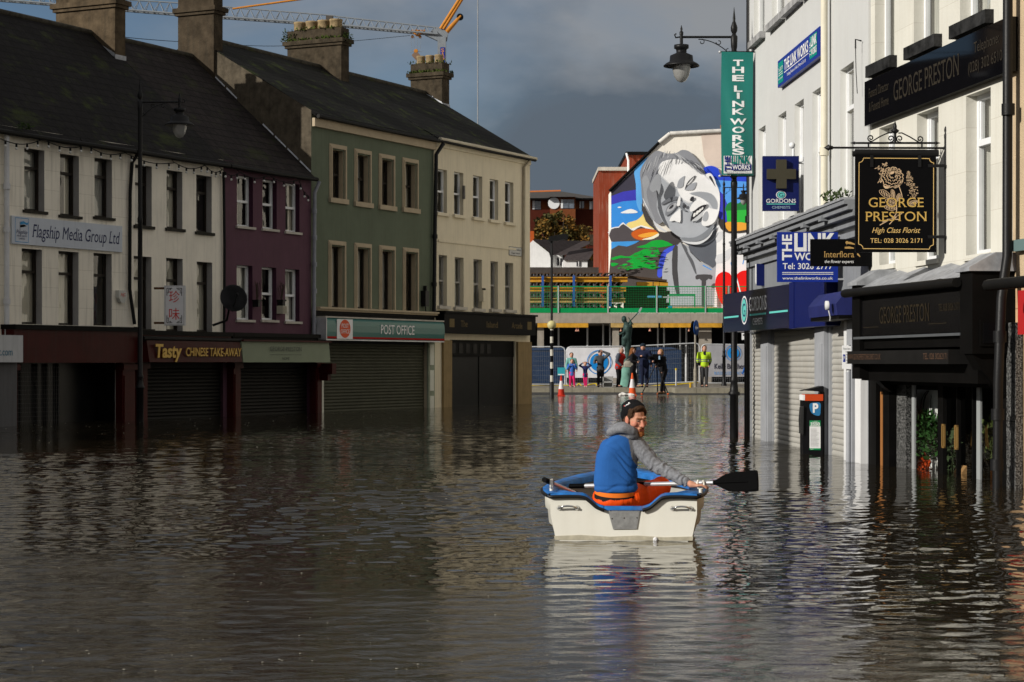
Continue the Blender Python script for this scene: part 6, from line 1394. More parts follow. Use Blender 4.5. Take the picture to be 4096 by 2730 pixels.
mp_((236, 236, 236), [(1125, 640), (1185, 760), (1260, 800), (1420, 790), (1420, 1600), (1090, 1600), (1118, 1112)], sm=False)
mp_((205, 207, 210), [(1120, 810), (1180, 790), (1175, 860), (1122, 900)], 2); mp_((205, 207, 210), [(1120, 1020), (1180, 1000), (1270, 940), (1240, 1060), (1120, 1100)], 2)
mp_((44, 70, 196), [(990, 195), (1020, 165), (1080, 158), (1140, 185), (1180, 260), (1420, 260), (1420, 350), (1150, 320), (1030, 260)], 2)
mp_((84, 150, 226), [(1090, 290), (1200, 300), (1420, 310), (1420, 540), (1220, 530), (1150, 420)], sm=False); mp_((60, 64, 180), [(1150, 400), (1222, 520), (1222, 700), (1140, 640)], 2)
mp_((40, 120, 60), [(1215, 540), (1260, 505), (1330, 520), (1420, 470), (1420, 600), (1220, 610)], 2); mp_((52, 176, 66), [(1215, 590), (1420, 580), (1420, 712), (1225, 705)], sm=False)
mp_((240, 160, 60), [(1200, 725), (1225, 698), (1300, 700), (1420, 712), (1420, 770), (1240, 788)], 2); mp_((60, 56, 54), [(1140, 690), (1175, 670), (1205, 720), (1240, 788), (1420, 776), (1420, 796), (1240, 806), (1160, 760)], 2)
# head
mp_((132, 134, 140), [(385, 215), (430, 120), (500, 40), (560, 12), (640, 38), (730, 34), (790, 4), (860, 20), (930, 90), (985, 170), (1012, 245), (960, 330), (700, 520), (600, 700), (520, 700), (450, 590), (405, 470), (395, 340)], 3)
mp_((164, 168, 174), [(556, 190), (600, 118), (740, 92), (850, 140), (970, 240), (1040, 235), (1100, 300), (1150, 420), (1148, 590), (1115, 710), (1050, 810), (950, 862), (850, 872), (760, 840), (680, 780), (600, 690), (556, 600), (545, 520), (570, 400), (580, 320)], 3)
mp_((198, 200, 202), [(556, 215), (575, 250), (620, 295), (700, 365), (742, 385), (760, 435), (790, 485), (840, 515), (870, 520), (860, 480), (760, 400), (660, 290)], 3)
mp_((232, 232, 231), [(560, 200), (600, 118), (740, 94), (850, 140), (970, 240), (1040, 236), (1100, 300), (1150, 420), (1146, 590), (1110, 715), (1060, 725), (1020, 690), (1030, 640), (1010, 590), (1000, 540), (960, 500), (905, 490), (880, 510), (840, 500), (790, 470), (765, 430), (748, 400), (740, 365), (700, 350), (620, 280), (575, 235)], 3)
soft((150, 154, 160), (228, 228, 228), [(868, 428), (960, 410), (1070, 430), (1122, 500), (1120, 575), (1075, 575), (1050, 520), (960, 460)], 3); mp_((186, 188, 192), [(1040, 500), (1080, 560), (1078, 575), (1050, 560)], 2)
soft((156, 159, 165), (228, 228, 228), [(742, 362), (760, 295), (812, 258), (806, 300), (800, 350), (775, 368)], 3); soft((156, 159, 165), (228, 228, 228), [(815, 388), (850, 350), (922, 318), (905, 380), (870, 392)], 3)
mp_((60, 60, 64), [(815, 386), (836, 325), (880, 275), (920, 252), (900, 292), (850, 345)], 3); mp_((205, 205, 205), [(836, 345), (870, 300), (905, 266), (888, 300), (855, 335)], 3)
soft((108, 111, 117), (164, 168, 174), [(590, 520), (640, 480), (720, 455), (750, 462), (735, 485), (660, 505), (610, 530)], 3)
soft((124, 127, 133), (164, 168, 174), [(628, 625), (640, 570), (680, 520), (728, 500), (738, 540), (700, 595), (650, 632)], 3); mp_((170, 172, 176), [(640, 600), (660, 555), (725, 515), (728, 545), (690, 590)], 3); mp_((58, 58, 62), [(662, 575), (676, 548), (702, 530), (706, 545), (690, 566)], 3)
mp_((228, 228, 228), [(666, 692), (690, 640), (745, 590), (770, 570), (775, 640), (768, 705), (715, 688)], 2); mp_((226, 226, 226), [(735, 540), (760, 450), (772, 480), (766, 540)], 2)
mp_((120, 124, 130), [(775, 500), (800, 520), (790, 560), (830, 590), (800, 590), (770, 560)], 3); mp_((50, 50, 54), [(862, 490), (875, 460), (900, 455), (902, 480), (885, 502)], 3); mp_((60, 60, 64), [(802, 545), (818, 530), (832, 540), (828, 562), (808, 562)], 3)
mp_((230, 230, 230), [(890, 520), (930, 490), (1000, 510), (1022, 535), (950, 560), (905, 590), (870, 600), (862, 570)], 3)
mp_((48, 46, 50), [(868, 695), (885, 620), (930, 570), (980, 540), (1022, 534), (1000, 575), (960, 620), (900, 670)], 3)
for q in ([(893, 650), (898, 620), (918, 610), (915, 640)], [(922, 632), (925, 600), (948, 588), (945, 615)], [(950, 610), (952, 582), (972, 570), (970, 592)], [(975, 588), (976, 565), (992, 556), (990, 572)]): mp_((228, 228, 224), q, 2)
mp_((190, 192, 194), [(880, 690), (920, 655), (985, 600), (1005, 580), (985, 640), (930, 685)], 3); mp_((232, 232, 230), [(1000, 600), (1040, 570), (1120, 580), (1140, 600), (1100, 700), (1020, 740), (975, 720), (985, 650)], 3); soft((158, 161, 166), (228, 228, 228), [(985, 680), (1000, 620), (1030, 600), (1040, 650), (1020, 690)], 3)
soft((124, 128, 134), (164, 168, 174), [(780, 850), (900, 850), (1000, 800), (1080, 730), (1040, 830), (950, 880), (840, 890)], 3); mp_((205, 207, 210), [(780, 880), (860, 892), (960, 886), (1040, 840), (1090, 770), (1050, 850), (960, 912), (860, 912)], 3)
mp_((232, 232, 231), [(1015, 255), (1035, 232), (1070, 240), (1105, 300), (1110, 340), (1060, 300)], 3); mp_((60, 60, 64), [(1045, 270), (1065, 260), (1090, 310), (1110, 365), (1080, 320)], 3)
rr = random.Random(15)
for i in range(90):
    x_, y_ = rr.uniform(110, 690), rr.uniform(880, 1160)
    if y_ < 1110 - .42 * (x_ - 108) or x_ > 560 + (1160 - y_) * .35: continue
    w_ = rr.uniform(14, 46); mp_(rr.choice([(24, 140, 48), (34, 170, 62), (78, 72, 70), (78, 72, 70), (60, 120, 50)]), [(x_ - w_, y_ + rr.uniform(-4, 4)), (x_, y_ - rr.uniform(4, 11)), (x_ + w_, y_ + rr.uniform(-4, 4)), (x_ + rr.uniform(-8, 8), y_ + rr.uniform(4, 10))], 2)
rr = random.Random(5)
for i in range(60):      # strands of hair
    a = rr.random(); x0_, y0_ = 440 + 480 * a, 130 - 110 * math.sin(PI * min(1, a * 1.15)) + rr.uniform(-10, 30); ln = rr.uniform(70, 170) * (1 if a < .35 else .7)
    dx, dy = (-.25 - .2 * rr.random(), 1) if a < .3 else (.75, .45 + rr.random() * .4) if a > .5 else (-.2, .55)
    w_ = rr.uniform(3, 7); c_ = rr.choice([(84, 86, 92), (140, 142, 146), (168, 170, 174), (120, 122, 127), (190, 191, 193)])
    mp_(c_, [(x0_, y0_), (x0_ + dx * ln * .5 + w_, y0_ + dy * ln * .45), (x0_ + dx * ln, y0_ + dy * ln), (x0_ + dx * ln * .5 - w_, y0_ + dy * ln * .5)], 2)
for q in ([(400, 300), (440, 260), (470, 330), (440, 420), (470, 560), (520, 680), (490, 660), (430, 540), (412, 420)], [(470, 370), (520, 270), (560, 250), (580, 330), (560, 440), (540, 400), (500, 420)]): soft((146, 149, 154), (118, 120, 126), q, 3, .05)
mp_((196, 198, 202), [(405, 470), (425, 540), (480, 620), (500, 670), (520, 740), (600, 790), (640, 800), (560, 740), (510, 690), (490, 640)], 2)
mp_((74, 72, 74), [(910, 1245), (925, 1210), (1058, 1210), (1072, 1240), (1060, 1258), (1012, 1268), (1010, 1510), (968, 1510), (968, 1270), (925, 1258)], 2)
mp_((222, 30, 28), [(1098, 1290), (1120, 1215), (1180, 1180), (1240, 1200), (1272, 1262), (1300, 1215), (1350, 1176), (1420, 1178), (1440, 1280), (1400, 1420), (1290, 1560), (1170, 1500), (1115, 1390)], 3)
mp_((70, 140, 214), [(975, 1122), (985, 1116), (1065, 1160), (1060, 1168)], 2, False); mp_((70, 140, 214), [(1245, 1095), (1255, 1090), (1268, 1150), (1256, 1158)], 2, False); mp_((70, 140, 214), [(1358, 1110), (1370, 1060), (1410, 1018), (1415, 1026), (1378, 1066), (1368, 1112)], 2, False)
for i in range(7): mp_((60, 62, 66), [(1352 + i * 10, 905 - i * 2), (1358 + i * 10, 820), (1362 + i * 10, 905)], 2, False) if i % 2 else None
part(b, 'mural', t)
t = thing('brick_building', 'rust red rendered wing with flat white coping beside the mural', 'building', fm, (cx(2395, 128), 3, .1))
rust = M('rust_red_render', S(130, 58, 38, .85), rough=.85, var=.15, scale=.6, streak=.35, streakcol=(.4, .34, .28))
b = MB(); Y2 = 128; b.box(cx(2396, Y2), cx(2520, Y2), 3, 12, .1, cz(682, Y2), rust); b.box(cx(2508, Y2), cx(2640, Y2), 3.2, 12, .1, cz(618, Y2), rust); part(b, 'wall', t)
b = MB(); b.box(cx(2392, Y2), cx(2509, Y2), 2.8, 12, cz(684, Y2), cz(670, Y2), stone); b.box(cx(2503, Y2), cx(2650, Y2), 2.9, 12, cz(620, Y2), cz(608, Y2), dark_shop); part(b, 'coping', t)
pipe(t, [(cx(2505, Y2), 2.85, cz(615, Y2)), (cx(2512, Y2), 2.7, cz(645, Y2)), (cx(2512, Y2), 2.7, cz(700, Y2))], .07, white_upvc)
b = MB(); b.box(cx(2881, 130), cx(2891, 130), 4, 5, cz(540, 130), cz(503, 130), M('red_brick_stack', (.25, .1, .06), var=.3)); solo(b, 'chimney_stack', 'thin red brick chimney above the mural gable by the banner', 'chimney', fm, (cx(2885, 130), 4, cz(540, 130)))
# ------------------------------------------------------------------ brick offices, cottages, tree
Yo = 190.0; fo = front(Yo); u = lambda x: cx(x, Yo); v = lambda y: cz(y, Yo)
t = thing('office_building', 'orange brick offices with hipped grey roof behind the autumn tree', 'building', fo, (u(2260), 0, .1))
ob_, db_ = M('orange_brick', S(138, 80, 48, .65), rough=.85, var=.15), M('dark_red_brick', S(84, 38, 26, .75), rough=.85, var=.2)
b = MB(); b.box(u(2040), u(2400), 0, 16, .1, v(838), db_); b.box(u(2040), u(2400), .0, 16, v(838), v(795), ob_); b.box(u(2200), u(2300), -1.2, -.0, v(890), v(790), ob_); part(b, 'wall', t)
b = MB(); grs = M('grey_concrete_tile', (.075, .07, .066), rough=.85, var=.2); x0_, x1_ = u(2010), u(2412)
b.add([(x0_, -1.0, v(797)), (x1_, -1.0, v(797)), (u(2250), 7, v(741)), (u(2010), 7, v(748)), (x1_, 15, v(797))], [(0, 1, 2, 3), (1, 4, 2)], grs); b.box(x0_, x1_, -1.1, -.95, v(803), v(797), dark_shop)
b.tube([(u(2010), 7, v(747)), (u(2250), 7, v(740))], .12, M('orange_ridge', (.45, .14, .04))); b.add([(u(2170), -2, v(795)), (u(2310), -2, v(795)), (u(2250), 6, v(745))], [(0, 1, 2)], grs); part(b, 'roof', t)
for a, c_, y0_, y1_, yy in ((2130, 2163, 803, 838, -.02), (2242, 2295, 803, 838, -1.22), (2318, 2336, 806, 834, -.02), (2358, 2394, 806, 838, -.02)):
    b = MB(); b.box(u(a), u(c_), yy - .05, yy, v(y1_), v(y0_), M('office_glass', (.1, .12, .15), rough=.1, var=.5, spec=.8)); w_ = part(b, 'window', t)
    b = MB(); b.box(u(a), u(a) + .2, yy - .09, yy - .05, v(y1_), v(y0_), white_upvc); b.box((u(a) + u(c_)) / 2 - .1, (u(a) + u(c_)) / 2 + .1, yy - .09, yy - .05, v(y1_), v(y0_), MATS['office_glass']); part(b, 'frame', w_)
b = MB(); b.lathe([(.55, 0), (.55, .1)], (u(2214), -1.22, v(818)), white_upvc, 16, (0, -1, 0)); part(b, 'round_window', t)
Yt = 165.0; ft = front(Yt)
def tree(label, px, Y, r, zc_, rz, n, cols, seed, leaf=.35):
    x = cx(px, Y); rr = random.Random(seed); fr = front(Y)
    t = thing('tree', label, 'tree', fr, (x, 0, .1)); b = MB(); bark = M('tree_bark', (.05, .04, .03), rough=.95, var=.3)
    b.tube([(x, 0, .1), (x + .1, 0, zc_ * .5), (x, 0, zc_)], .2, bark, 8, [.28, .2, .1])
    tips = []
    for i in range(14):
        a = rr.uniform(0, 2 * PI); e = (x + r * .8 * math.cos(a) * rr.uniform(.4, 1), r * .7 * math.sin(a), zc_ + rz * rr.uniform(-.6, .85)); tips.append(e); b.tube([(x, 0, zc_ * .55), ((x + e[0]) / 2, e[1] / 2, (zc_ * .6 + e[2]) / 2 + .3), e], .06, bark, 5, [.12, .07, .03])
    part(b, 'trunk', t)
    b = MB(); ms = [M('autumn_leaf_%d' % i, c_, rough=.7, var=.4, scale=2) for i, c_ in enumerate(cols)]
    cl = []; lobes = [(-.55, -.25, .5), (.1, .35, .6), (.65, -.3, .45), (-.2, -.6, .5), (.35, -.65, .45), (-.35, .35, .4)]
    for i in range(60):
        th, ph = rr.uniform(0, 2 * PI), math.acos(rr.uniform(-.7, 1)); q = rr.uniform(.55, 1.05)
        lb = lobes[i % len(lobes)]
        cl.append((x + r * (lb[0] + lb[2] * q * math.sin(ph) * math.cos(th)), r * .6 * q * math.sin(ph) * math.sin(th), zc_ + rz * (lb[1] + lb[2] * q * math.cos(ph)), rr.uniform(.35, .8) * r * .33, rr.choice(ms)))
    for c_ in cl:
        for k in range(n // 60):
            p = Vector((rr.gauss(0, 1), rr.gauss(0, 1), rr.gauss(0, .8))).normalized() * c_[3] * rr.uniform(.3, 1.1) + Vector(c_[:3]); d = Vector((rr.gauss(0, 1), rr.gauss(0, 1), rr.gauss(0, 1))).normalized(); s_ = d.orthogonal().normalized(); l = leaf * rr.uniform(.5, 1.2)
            b.add([p, p + d * l * .5 + s_ * l * .35, p + d * l, p + d * l * .5 - s_ * l * .35], [(0, 1, 2, 3)], c_[4] if rr.random() < .75 else rr.choice(ms))
    part(b, 'crown', t)
tree('bushy autumn tree with olive and amber leaves before the offices', 2236, Yt, 2.3, 12.0, 1.75, 6600, [(.14, .085, .02), (.09, .075, .02), (.2, .1, .02), (.06, .055, .02)], 3, .34)
tree('smaller dull olive tree just right of the autumn tree', 2352, Yt + 4, .8, 10.2, .8, 1500, [(.09, .06, .02), (.06, .055, .02), (.14, .08, .02)], 8, .22)
Yh_ = 148.0; fh = front(Yh_); u = lambda x: cx(x, Yh_); v = lambda y: cz(y, Yh_)
wh = M('white_cottage_wall', (.74, .74, .73), rough=.8, var=.06, streak=.15)
rsl = M('cottage_slate', (.055, .045, .045), rough=.85, var=.3)
t = thing('cottage', 'white cottage with a steep gable and dark slate roof behind the deck', 'house', fh, (u(2180), 0, .1))
b = MB(); b.prism([(u(2090), .1), (u(2206), .1), (u(2206), v(1046)), (u(2196), v(1012)), (u(2132), v(962)), (u(2090), v(1000))], 0, 6, wh); b.box(u(2206), u(2252), .6, 6, .1, v(1020), wh); part(b, 'wall', t)
b = MB(); b.add([(u(2130), -.15, v(958)), (u(2340), 4.5, v(950)), (u(2390), 4.5, v(952)), (u(2260), -.15, v(1022)), (u(2215), -.15, v(1022))], [(0, 1, 2, 3, 4)], rsl); part(b, 'roof', t)
b = MB(); b.box(u(2230), u(2250), .5, .6, v(1062), v(1032), M('cottage_glass', (.05, .05, .055), rough=.1)); w_ = part(b, 'window', t); b = MB(); b.box(u(2238), u(2241), .45, .5, v(1062), v(1032), wh); part(b, 'frame', w_)
b = MB(); b.box(u(2118), u(2137), 2, 2.6, v(968), v(918), M('orange_brick_stack', S(150, 70, 30), var=.2)); part(b, 'chimney', t)
t = thing('cottage', 'low white cottage with slate roof just left of the rust red wing', 'house', front(144), (cx(2300, 144), 0, .1))
u2 = lambda x: cx(x, 144); v2 = lambda y: cz(y, 144)
b = MB(); b.box(u2(2255), u2(2350), 0, 5, .1, v2(1040), wh); part(b, 'wall', t)
b = MB(); b.add([(u2(2250), -.2, v2(1042)), (u2(2354), -.2, v2(1042)), (u2(2392), 3, v2(985)), (u2(2290), 3, v2(985))], [(0, 1, 2, 3)], rsl); b.add([(u2(2354), -.2, v2(1042)), (u2(2354), 5, v2(1042)), (u2(2392), 3, v2(985))], [(0, 1, 2)], rsl); b.box(u2(2354), u2(2396), 1, 5, .1, v2(1040), M('brown_cottage_wall', (.12, .1, .08))); part(b, 'roof', t)
b = MB(); b.box(u2(2306), u2(2323), -.05, -.003, v2(1066), v2(1047), MATS['cottage_glass']); w_ = part(b, 'window', t); b = MB(); b.box(u2(2313), u2(2316), -.08, -.05, v2(1066), v2(1047), wh); part(b, 'frame', w_)
b = MB(); b.box(u2(2365), u2(2392), 2, 2.8, v2(975), v2(932), chim_m); c_ = part(b, 'chimney', t)
for q in range(3): b = MB(); b.cyl((u2(2367 + q * 8), 2.4, v2(933)), (u2(2367 + q * 8), 2.4, v2(925)), .07, M('terracotta_pot', (.35, .12, .05))); part(b, 'chimney_pot', c_)
b = MB(); b.box(cx(2080, 118), cx(2395, 118), 0, .4, .1, cz(1070, 118), M('dark_site_wall', (.06, .05, .045), var=.3)); solo(b, 'boundary_wall', 'dark boundary wall between the deck and the cottages', 'wall', front(118), (cx(2240, 118), 0, .1))
# ------------------------------------------------------------------ crane
Yx = 140.0; fx_ = front(Yx); u = lambda x: cx(x, Yx); v = lambda y: cz(y, Yx)
steel = M('grey_crane_steel', (.2, .22, .24), rough=.5, var=.15); oran = M('orange_crane_paint', (.5, .2, .03), rough=.5, var=.15)
t = thing('tower_crane', 'grey tower crane whose long jib crosses above the left roofs', 'crane', fx_, (u(1768), 0, .1))
b = MB(); b.box(u(1751), u(1784), -.28, .28, .1, v(150), steel); b.prism([(u(1700), v(142)), (u(1751), v(165)), (u(1788), v(165)), (u(1792), v(135)), (u(1765), v(112)), (u(1750), v(112))], -.2, .2, steel); part(b, 'mast', t)
b = MB(); b.box(u(1762), u(1780), -.31, -.285, v(262), v(193), blue_p); part(b, 'name_plate', t); b = MB()
for i, ch in enumerate('SANS'[:3]): b.text(ch, u(1771), v(212 + i * 16), v(198) - v(212), -.315, M('orange_letters', (.5, .22, .05)), w=u(1777) - u(1765), bold=.02)
part(b, 'lettering', t)
def truss(x0_, y0t, y0b, x1_, y1t, y1b, n):
    b = MB(); w_ = .35
    top = lambda q: Vector((u(x0_ + (x1_ - x0_) * q), 0, v(y0t + (y1t - y0t) * q))); bot = lambda q, s_: Vector((u(x0_ + (x1_ - x0_) * q), s_ * w_, v(y0b + (y1b - y0b) * q)))
    b.cyl(top(0), top(1), .05, steel, n=6)
    for s_ in (-1, 1):
        b.cyl(bot(0, s_), bot(1, s_), .065, steel, n=6)
        for i in range(n): b.cyl(bot(i / n, s_), top((i + .5) / n), .028, steel, n=5); b.cyl(top((i + .5) / n), bot((i + 1) / n, s_), .028, steel, n=5)
    for i in range(n + 1): b.cyl(bot(i / n, -1), bot(i / n, 1), .025, steel, n=5)
    part(b, 'jib_section', t)
truss(-120, -40, -8, 700, 12, 58, 20); truss(700, 12, 58, 1340, 64, 102, 16); truss(1340, 66, 102, 1752, 112, 140, 13)
b = MB(); b.cyl((u(1762), -.2, v(118)), (u(1842), -.2, v(-8)), .12, oran, n=6); b.cyl((u(1770), .2, v(122)), (u(1850), .2, v(-8)), .12, oran, n=6); b.cyl((u(1783), 0, v(132)), (u(1844), 0, v(64)), .2, oran, .13, n=6); part(b, 'mast_strut', t)
b = MB(); b.lathe([(.2, -.1), (.24, -.08), (.24, .08), (.2, .1)], (u(1840), 0, v(69)), dark_shop, 16, (0, 1, 0)); part(b, 'pulley', t)
b = MB(); b.cyl((u(930), 0, v(36)), (u(1260), 0, v(-10)), .07, oran, n=6); part(b, 'jib_tie', t)
b = MB(); b.box(u(1305), u(1332), -.3, .3, v(84), v(66), M('crane_winch', (.08, .07, .06))); part(b, 'winch', t)
b = MB(); b.cyl((u(1645), 0, v(122)), (u(1670), 0, v(145)), .06, oran); b.cyl((u(1670), 0, v(145)), (u(1700), 0, v(122)), .06, oran); b.cyl((u(1645), 0, v(123)), (u(1700), 0, v(123)), .05, oran)
for x_ in (1650, 1680): b.lathe([(.11, -.05), (.11, .05)], (u(x_), 0, v(148)), M('rusty_wheel', (.15, .08, .04)), 10, (0, 1, 0))
part(b, 'trolley', t)
b = MB()
for a, c_ in ((1643, 1648), (1657, 1658), (1671, 1668), (1685, 1680)): b.cyl((u(a), 0, v(150)), (u(c_), 0, v(205)), .012, steel, n=4)
b.lathe([(.13, -.1), (.15, 0), (.13, .1)], (u(1664), 0, v(205)), oran, 12, (0, 1, 0)); b.prism([(u(1647), v(222)), (u(1656), v(212)), (u(1672), v(212)), (u(1681), v(222)), (u(1664), v(242))][::-1], -.1, .1, M('brown_hook_block', (.2, .13, .09))); b.cyl((u(1664), 0, v(240)), (u(1663), 0, v(256)), .03, steel); b.cyl((u(1640), 0, v(208)), (u(1690), 0, v(208)), .015, steel); part(b, 'hook_block', t)
b = MB(); xr = cx(1911, 96); b.cyl((xr, 0, 6.0), (xr, 0, 26), .026, M('steel_rope', (.28, .29, .3), metal=.3), n=6); solo(b, 'hoist_rope', 'thin taut steel rope hanging vertically behind the buff house roof', 'rope', front(96), (xr, 0, 6))
b = MB(); P_ = [wpt(350, 128, 51), wpt(520, 152, 57), wpt(720, 168, 62), wpt(960, 182, 66), wpt(1150, 184, 70), wpt(1400, 166, 76), wpt(1640, 143, 82)]
b.tube(smooth_loop([tuple(p) for p in P_], 4, False), .012, wire, 4); solo(b, 'overhead_wire', 'thin overhead wire sagging between the chimneys', 'wire', FRONT, tuple(P_[0]))
wirem = M('dull_mesh_wire', (.16, .165, .17), rough=.5)
# ------------------------------------------------------------------ site fence, banners, street furniture on the far side
Yf = 94.0; ff = front(Yf); u = lambda x: cx(x, Yf); v = lambda y: cz(y, Yf)
netb = M('dark_blue_netting', (.022, .045, .1), rough=.8, var=.25, scale=1.5)
def heras(label, x0, x1, yt0, yt1, yb0, yb1, group='steel site fence panels'):
    t = thing('site_fence', label, 'fence', ff, ((u(x0) + u(x1)) / 2, 0, PZ), group); b = MB(); r_ = .021
    A_, B_, C_, D_ = (u(x0), 0, v(yb0)), (u(x1), 0, v(yb1)), (u(x1), 0, v(yt1)), (u(x0), 0, v(yt0))
    k = .18; top = [(A_[0], 0, A_[2]), (D_[0], 0, D_[2] - k), (D_[0] + k * .3, 0, D_[2] - k * .3), (D_[0] + k, 0, D_[2]), (C_[0] - k, 0, C_[2]), (C_[0] - k * .3, 0, C_[2] - k * .3), (C_[0], 0, C_[2] - k), (B_[0], 0, B_[2])]
    b.tube(top, r_ * 1.4, galv, 6); b.cyl((A_[0], 0, A_[2] + .02), (B_[0], 0, B_[2] + .02), r_ * 1.3, galv, n=6); part(b, 'frame', t)
    b = MB(); n = int((B_[0] - A_[0]) / .085)
    for i in range(1, n):
        q = i / n; x = A_[0] + (B_[0] - A_[0]) * q; b.box(x - .0035, x + .0035, -.004, .004, A_[2] + (B_[2] - A_[2]) * q, D_[2] + (C_[2] - D_[2]) * q - .02, wirem)
    for i in range(1, 8):
        q = i / 8; za, zb_ = A_[2] + (D_[2] - A_[2]) * q, B_[2] + (C_[2] - B_[2]) * q
        b.cyl((A_[0], -.006, za), (B_[0], -.006, zb_), .005, wirem, n=4)
    part(b, 'wire_mesh', t); return t
heras('galvanised site fence panel in front of the dark blue netting by the buff house', 2080, 2260, 1388, 1388, 1540, 1540)
heras('galvanised site fence panel carrying the white banner with the blue ring', 2266, 2507, 1388, 1386, 1540, 1541)
heras('galvanised site fence panel behind the cameraman, its top sloping up to the right', 2511, 2798, 1386, 1373, 1541, 1529)
heras('galvanised site fence panel carrying the grey contractor banner', 2806, 3030, 1378, 1380, 1535, 1535)
b = MB(); b.quad((u(2080), .25, v(1535)), (u(2262), .25, v(1535)), (u(2262), .25, v(1392)), (u(2080), .25, v(1392)), netb); solo(b, 'netting', 'dark blue debris netting behind the leftmost fence panel', 'netting', ff, (u(2170), .25, v(1535)))
b = MB(); b.poly([(u(2548), .3, v(1540)), (u(2728), .3, v(1538)), (u(2728), .3, v(1402)), (u(2690), .3, v(1390)), (u(2548), .3, v(1390))], netb); solo(b, 'netting', 'dark blue sheeting behind the fence where the cameraman stands', 'netting', ff, (u(2640), .3, v(1540)))
b = MB(); x0, x1 = u(2160), u(2262); b.box(x0, x1, .5, 2.2, PZ, v(1458), M('grey_green_container', (.045, .075, .075), rough=.6, var=.2)); solo(b, 'storage_bin', 'grey green storage container behind the fence at the left', 'container', ff, (x0, .5, PZ))
t = thing('site_notice', 'small teal notice hung on the fence at the left', 'sign', ff, (u(2230), -.03, v(1503)))
b = MB(); b.quad((u(2230), -.03, v(1503)), (u(2260), -.03, v(1503)), (u(2260), -.03, v(1471)), (u(2230), -.03, v(1471)), pm('teal_notice', (.03, .3, .36))); b.quad((u(2232), -.034, v(1501)), (u(2258), -.034, v(1501)), (u(2258), -.034, v(1497)), (u(2232), -.034, v(1497)), white_p); part(b, 'board', t)
def contractor_banner(label, x0, x1, yt, yb, col, cxp, cyp, r, y=-.03, words=False):
    t = thing('site_banner', label, 'banner', ff, (u(x0), y, v(yb))); m = pm('banner_fabric_%d' % x0, col, var=.08); b = MB(); n = 14; vs = []
    for j in range(7):
        for i in range(n + 1): vs.append((u(x0) + (u(x1) - u(x0)) * i / n, y - .012 * math.sin(i * 1.9 + j) - .01 * math.sin(j * 1.3), v(yb) + (v(yt) - v(yb)) * j / 6))
    b.add(vs, [(j * (n + 1) + i, j * (n + 1) + i + 1, (j + 1) * (n + 1) + i + 1, (j + 1) * (n + 1) + i) for j in range(6) for i in range(n)], m, True); part(b, 'cloth', t)
    b = MB(); bl = pm('banner_blue', (.01, .2, .55)); X, Z = u(cxp), v(cyp); rr_ = r * Yf / FPX; yy = y - .03
    def ring(r0, r1, m_, d):
        n_ = 44; vs = [(X + q * math.cos(2 * PI * i / n_), d, Z + q * math.sin(2 * PI * i / n_)) for i in range(n_) for q in (r0, r1)]
        b.add(vs, [(2 * i, 2 * i + 1, (2 * i + 3) % (2 * n_), (2 * i + 2) % (2 * n_)) for i in range(n_)], m_)
    ring(rr_ * .93, rr_, bl, yy)
    b.poly([(X - .08 * rr_, yy, Z + .7 * rr_)] + [(X + rr_ * .74 * math.cos(R(a)), yy, Z + rr_ * .74 * math.sin(R(a))) for a in range(105, 256, 10)] + [(X - .12 * rr_, yy, Z - .72 * rr_), (X - .1 * rr_, yy, Z - .1 * rr_), (X - .4 * rr_, yy, Z), (X - .1 * rr_, yy, Z + .2 * rr_)], bl)
    b.poly([(X + .3 * rr_, yy, Z + .66 * rr_), (X + .2 * rr_, yy, Z), (X + .3 * rr_, yy, Z - .66 * rr_)] + [(X + rr_ * .74 * math.cos(R(a)), yy, Z + rr_ * .74 * math.sin(R(a))) for a in range(-60, 61, 10)], bl)
    if words: b.text('Kelly Brothers', u(2922), v(1476), .24, yy, pm('banner_ink', (.03, .03, .05)), w=u(2988) - u(2858), bold=.01); b.text('BUILDING CONTRACTORS', u(2922), v(1499), .13, yy, pm('banner_pale_blue', (.06, .22, .5)), w=u(2988) - u(2858))
    part(b, 'lettering', t); return t
contractor_banner('white contractor banner with a large blue ring emblem on the fence', 2268, 2503, 1391, 1512, (.62, .62, .65), 2396, 1450, 49)
contractor_banner('grey contractor banner reading Kelly Brothers behind the man in yellow', 2828, 3020, 1381, 1508, (.3, .3, .32), 2932, 1413, 32, words=True)
b = MB(); yh = M('yellow_hose', (.5, .36, .02), rough=.5)
hp = [(2120, 1546), (2200, 1548), (2270, 1545), (2300, 1550), (2315, 1538), (2330, 1548), (2365, 1540), (2384, 1539), (2380, 1550), (2350, 1551), (2420, 1551), (2540, 1550), (2570, 1540), (2580, 1549), (2650, 1543), (2700, 1541), (2790, 1533)]
b.tube(smooth_loop([(u(x), -.35 + .1 * math.sin(x), v(y) + .03) for x, y in hp], 4, False), .03, yh, 6); solo(b, 'hose', 'yellow hose snaking along the foot of the site fence', 'hose', ff, (u(2120), -.35, v(1546)))
b = MB(); xb = cx(2541, 90); b.lathe([(.105, PZ), (.105, PZ + .52), (.09, PZ + .56), (.02, PZ + .57)], (xb, 0, 0), concrete, 16); solo(b, 'bollard', 'round concrete bollard beside the right traffic cone', 'bollard', front(90), (xb, 0, PZ))
t = thing('bin_crate', 'grey open plastic crate stack standing on the kerb between two men', 'crate', front(87.5), (cx(2431, 87.5), 0, PZ)); b = MB(); gp2 = M('grey_crate_plastic', (.3, .3, .29), rough=.6, var=.1); X0, X1 = cx(2412, 87.5), cx(2452, 87.5)
for z0_ in (PZ, PZ + .24):
    for a, c_ in ((X0, X0 + .03), (X1 - .03, X1)): b.box(a, c_, 0, .3, z0_, z0_ + .23, gp2)
    b.box(X0, X1, 0, .3, z0_, z0_ + .02, gp2); b.box(X0, X1, .0, .02, z0_ + .2, z0_ + .235, gp2); b.box(X0, X1, .28, .3, z0_, z0_ + .23, gp2)
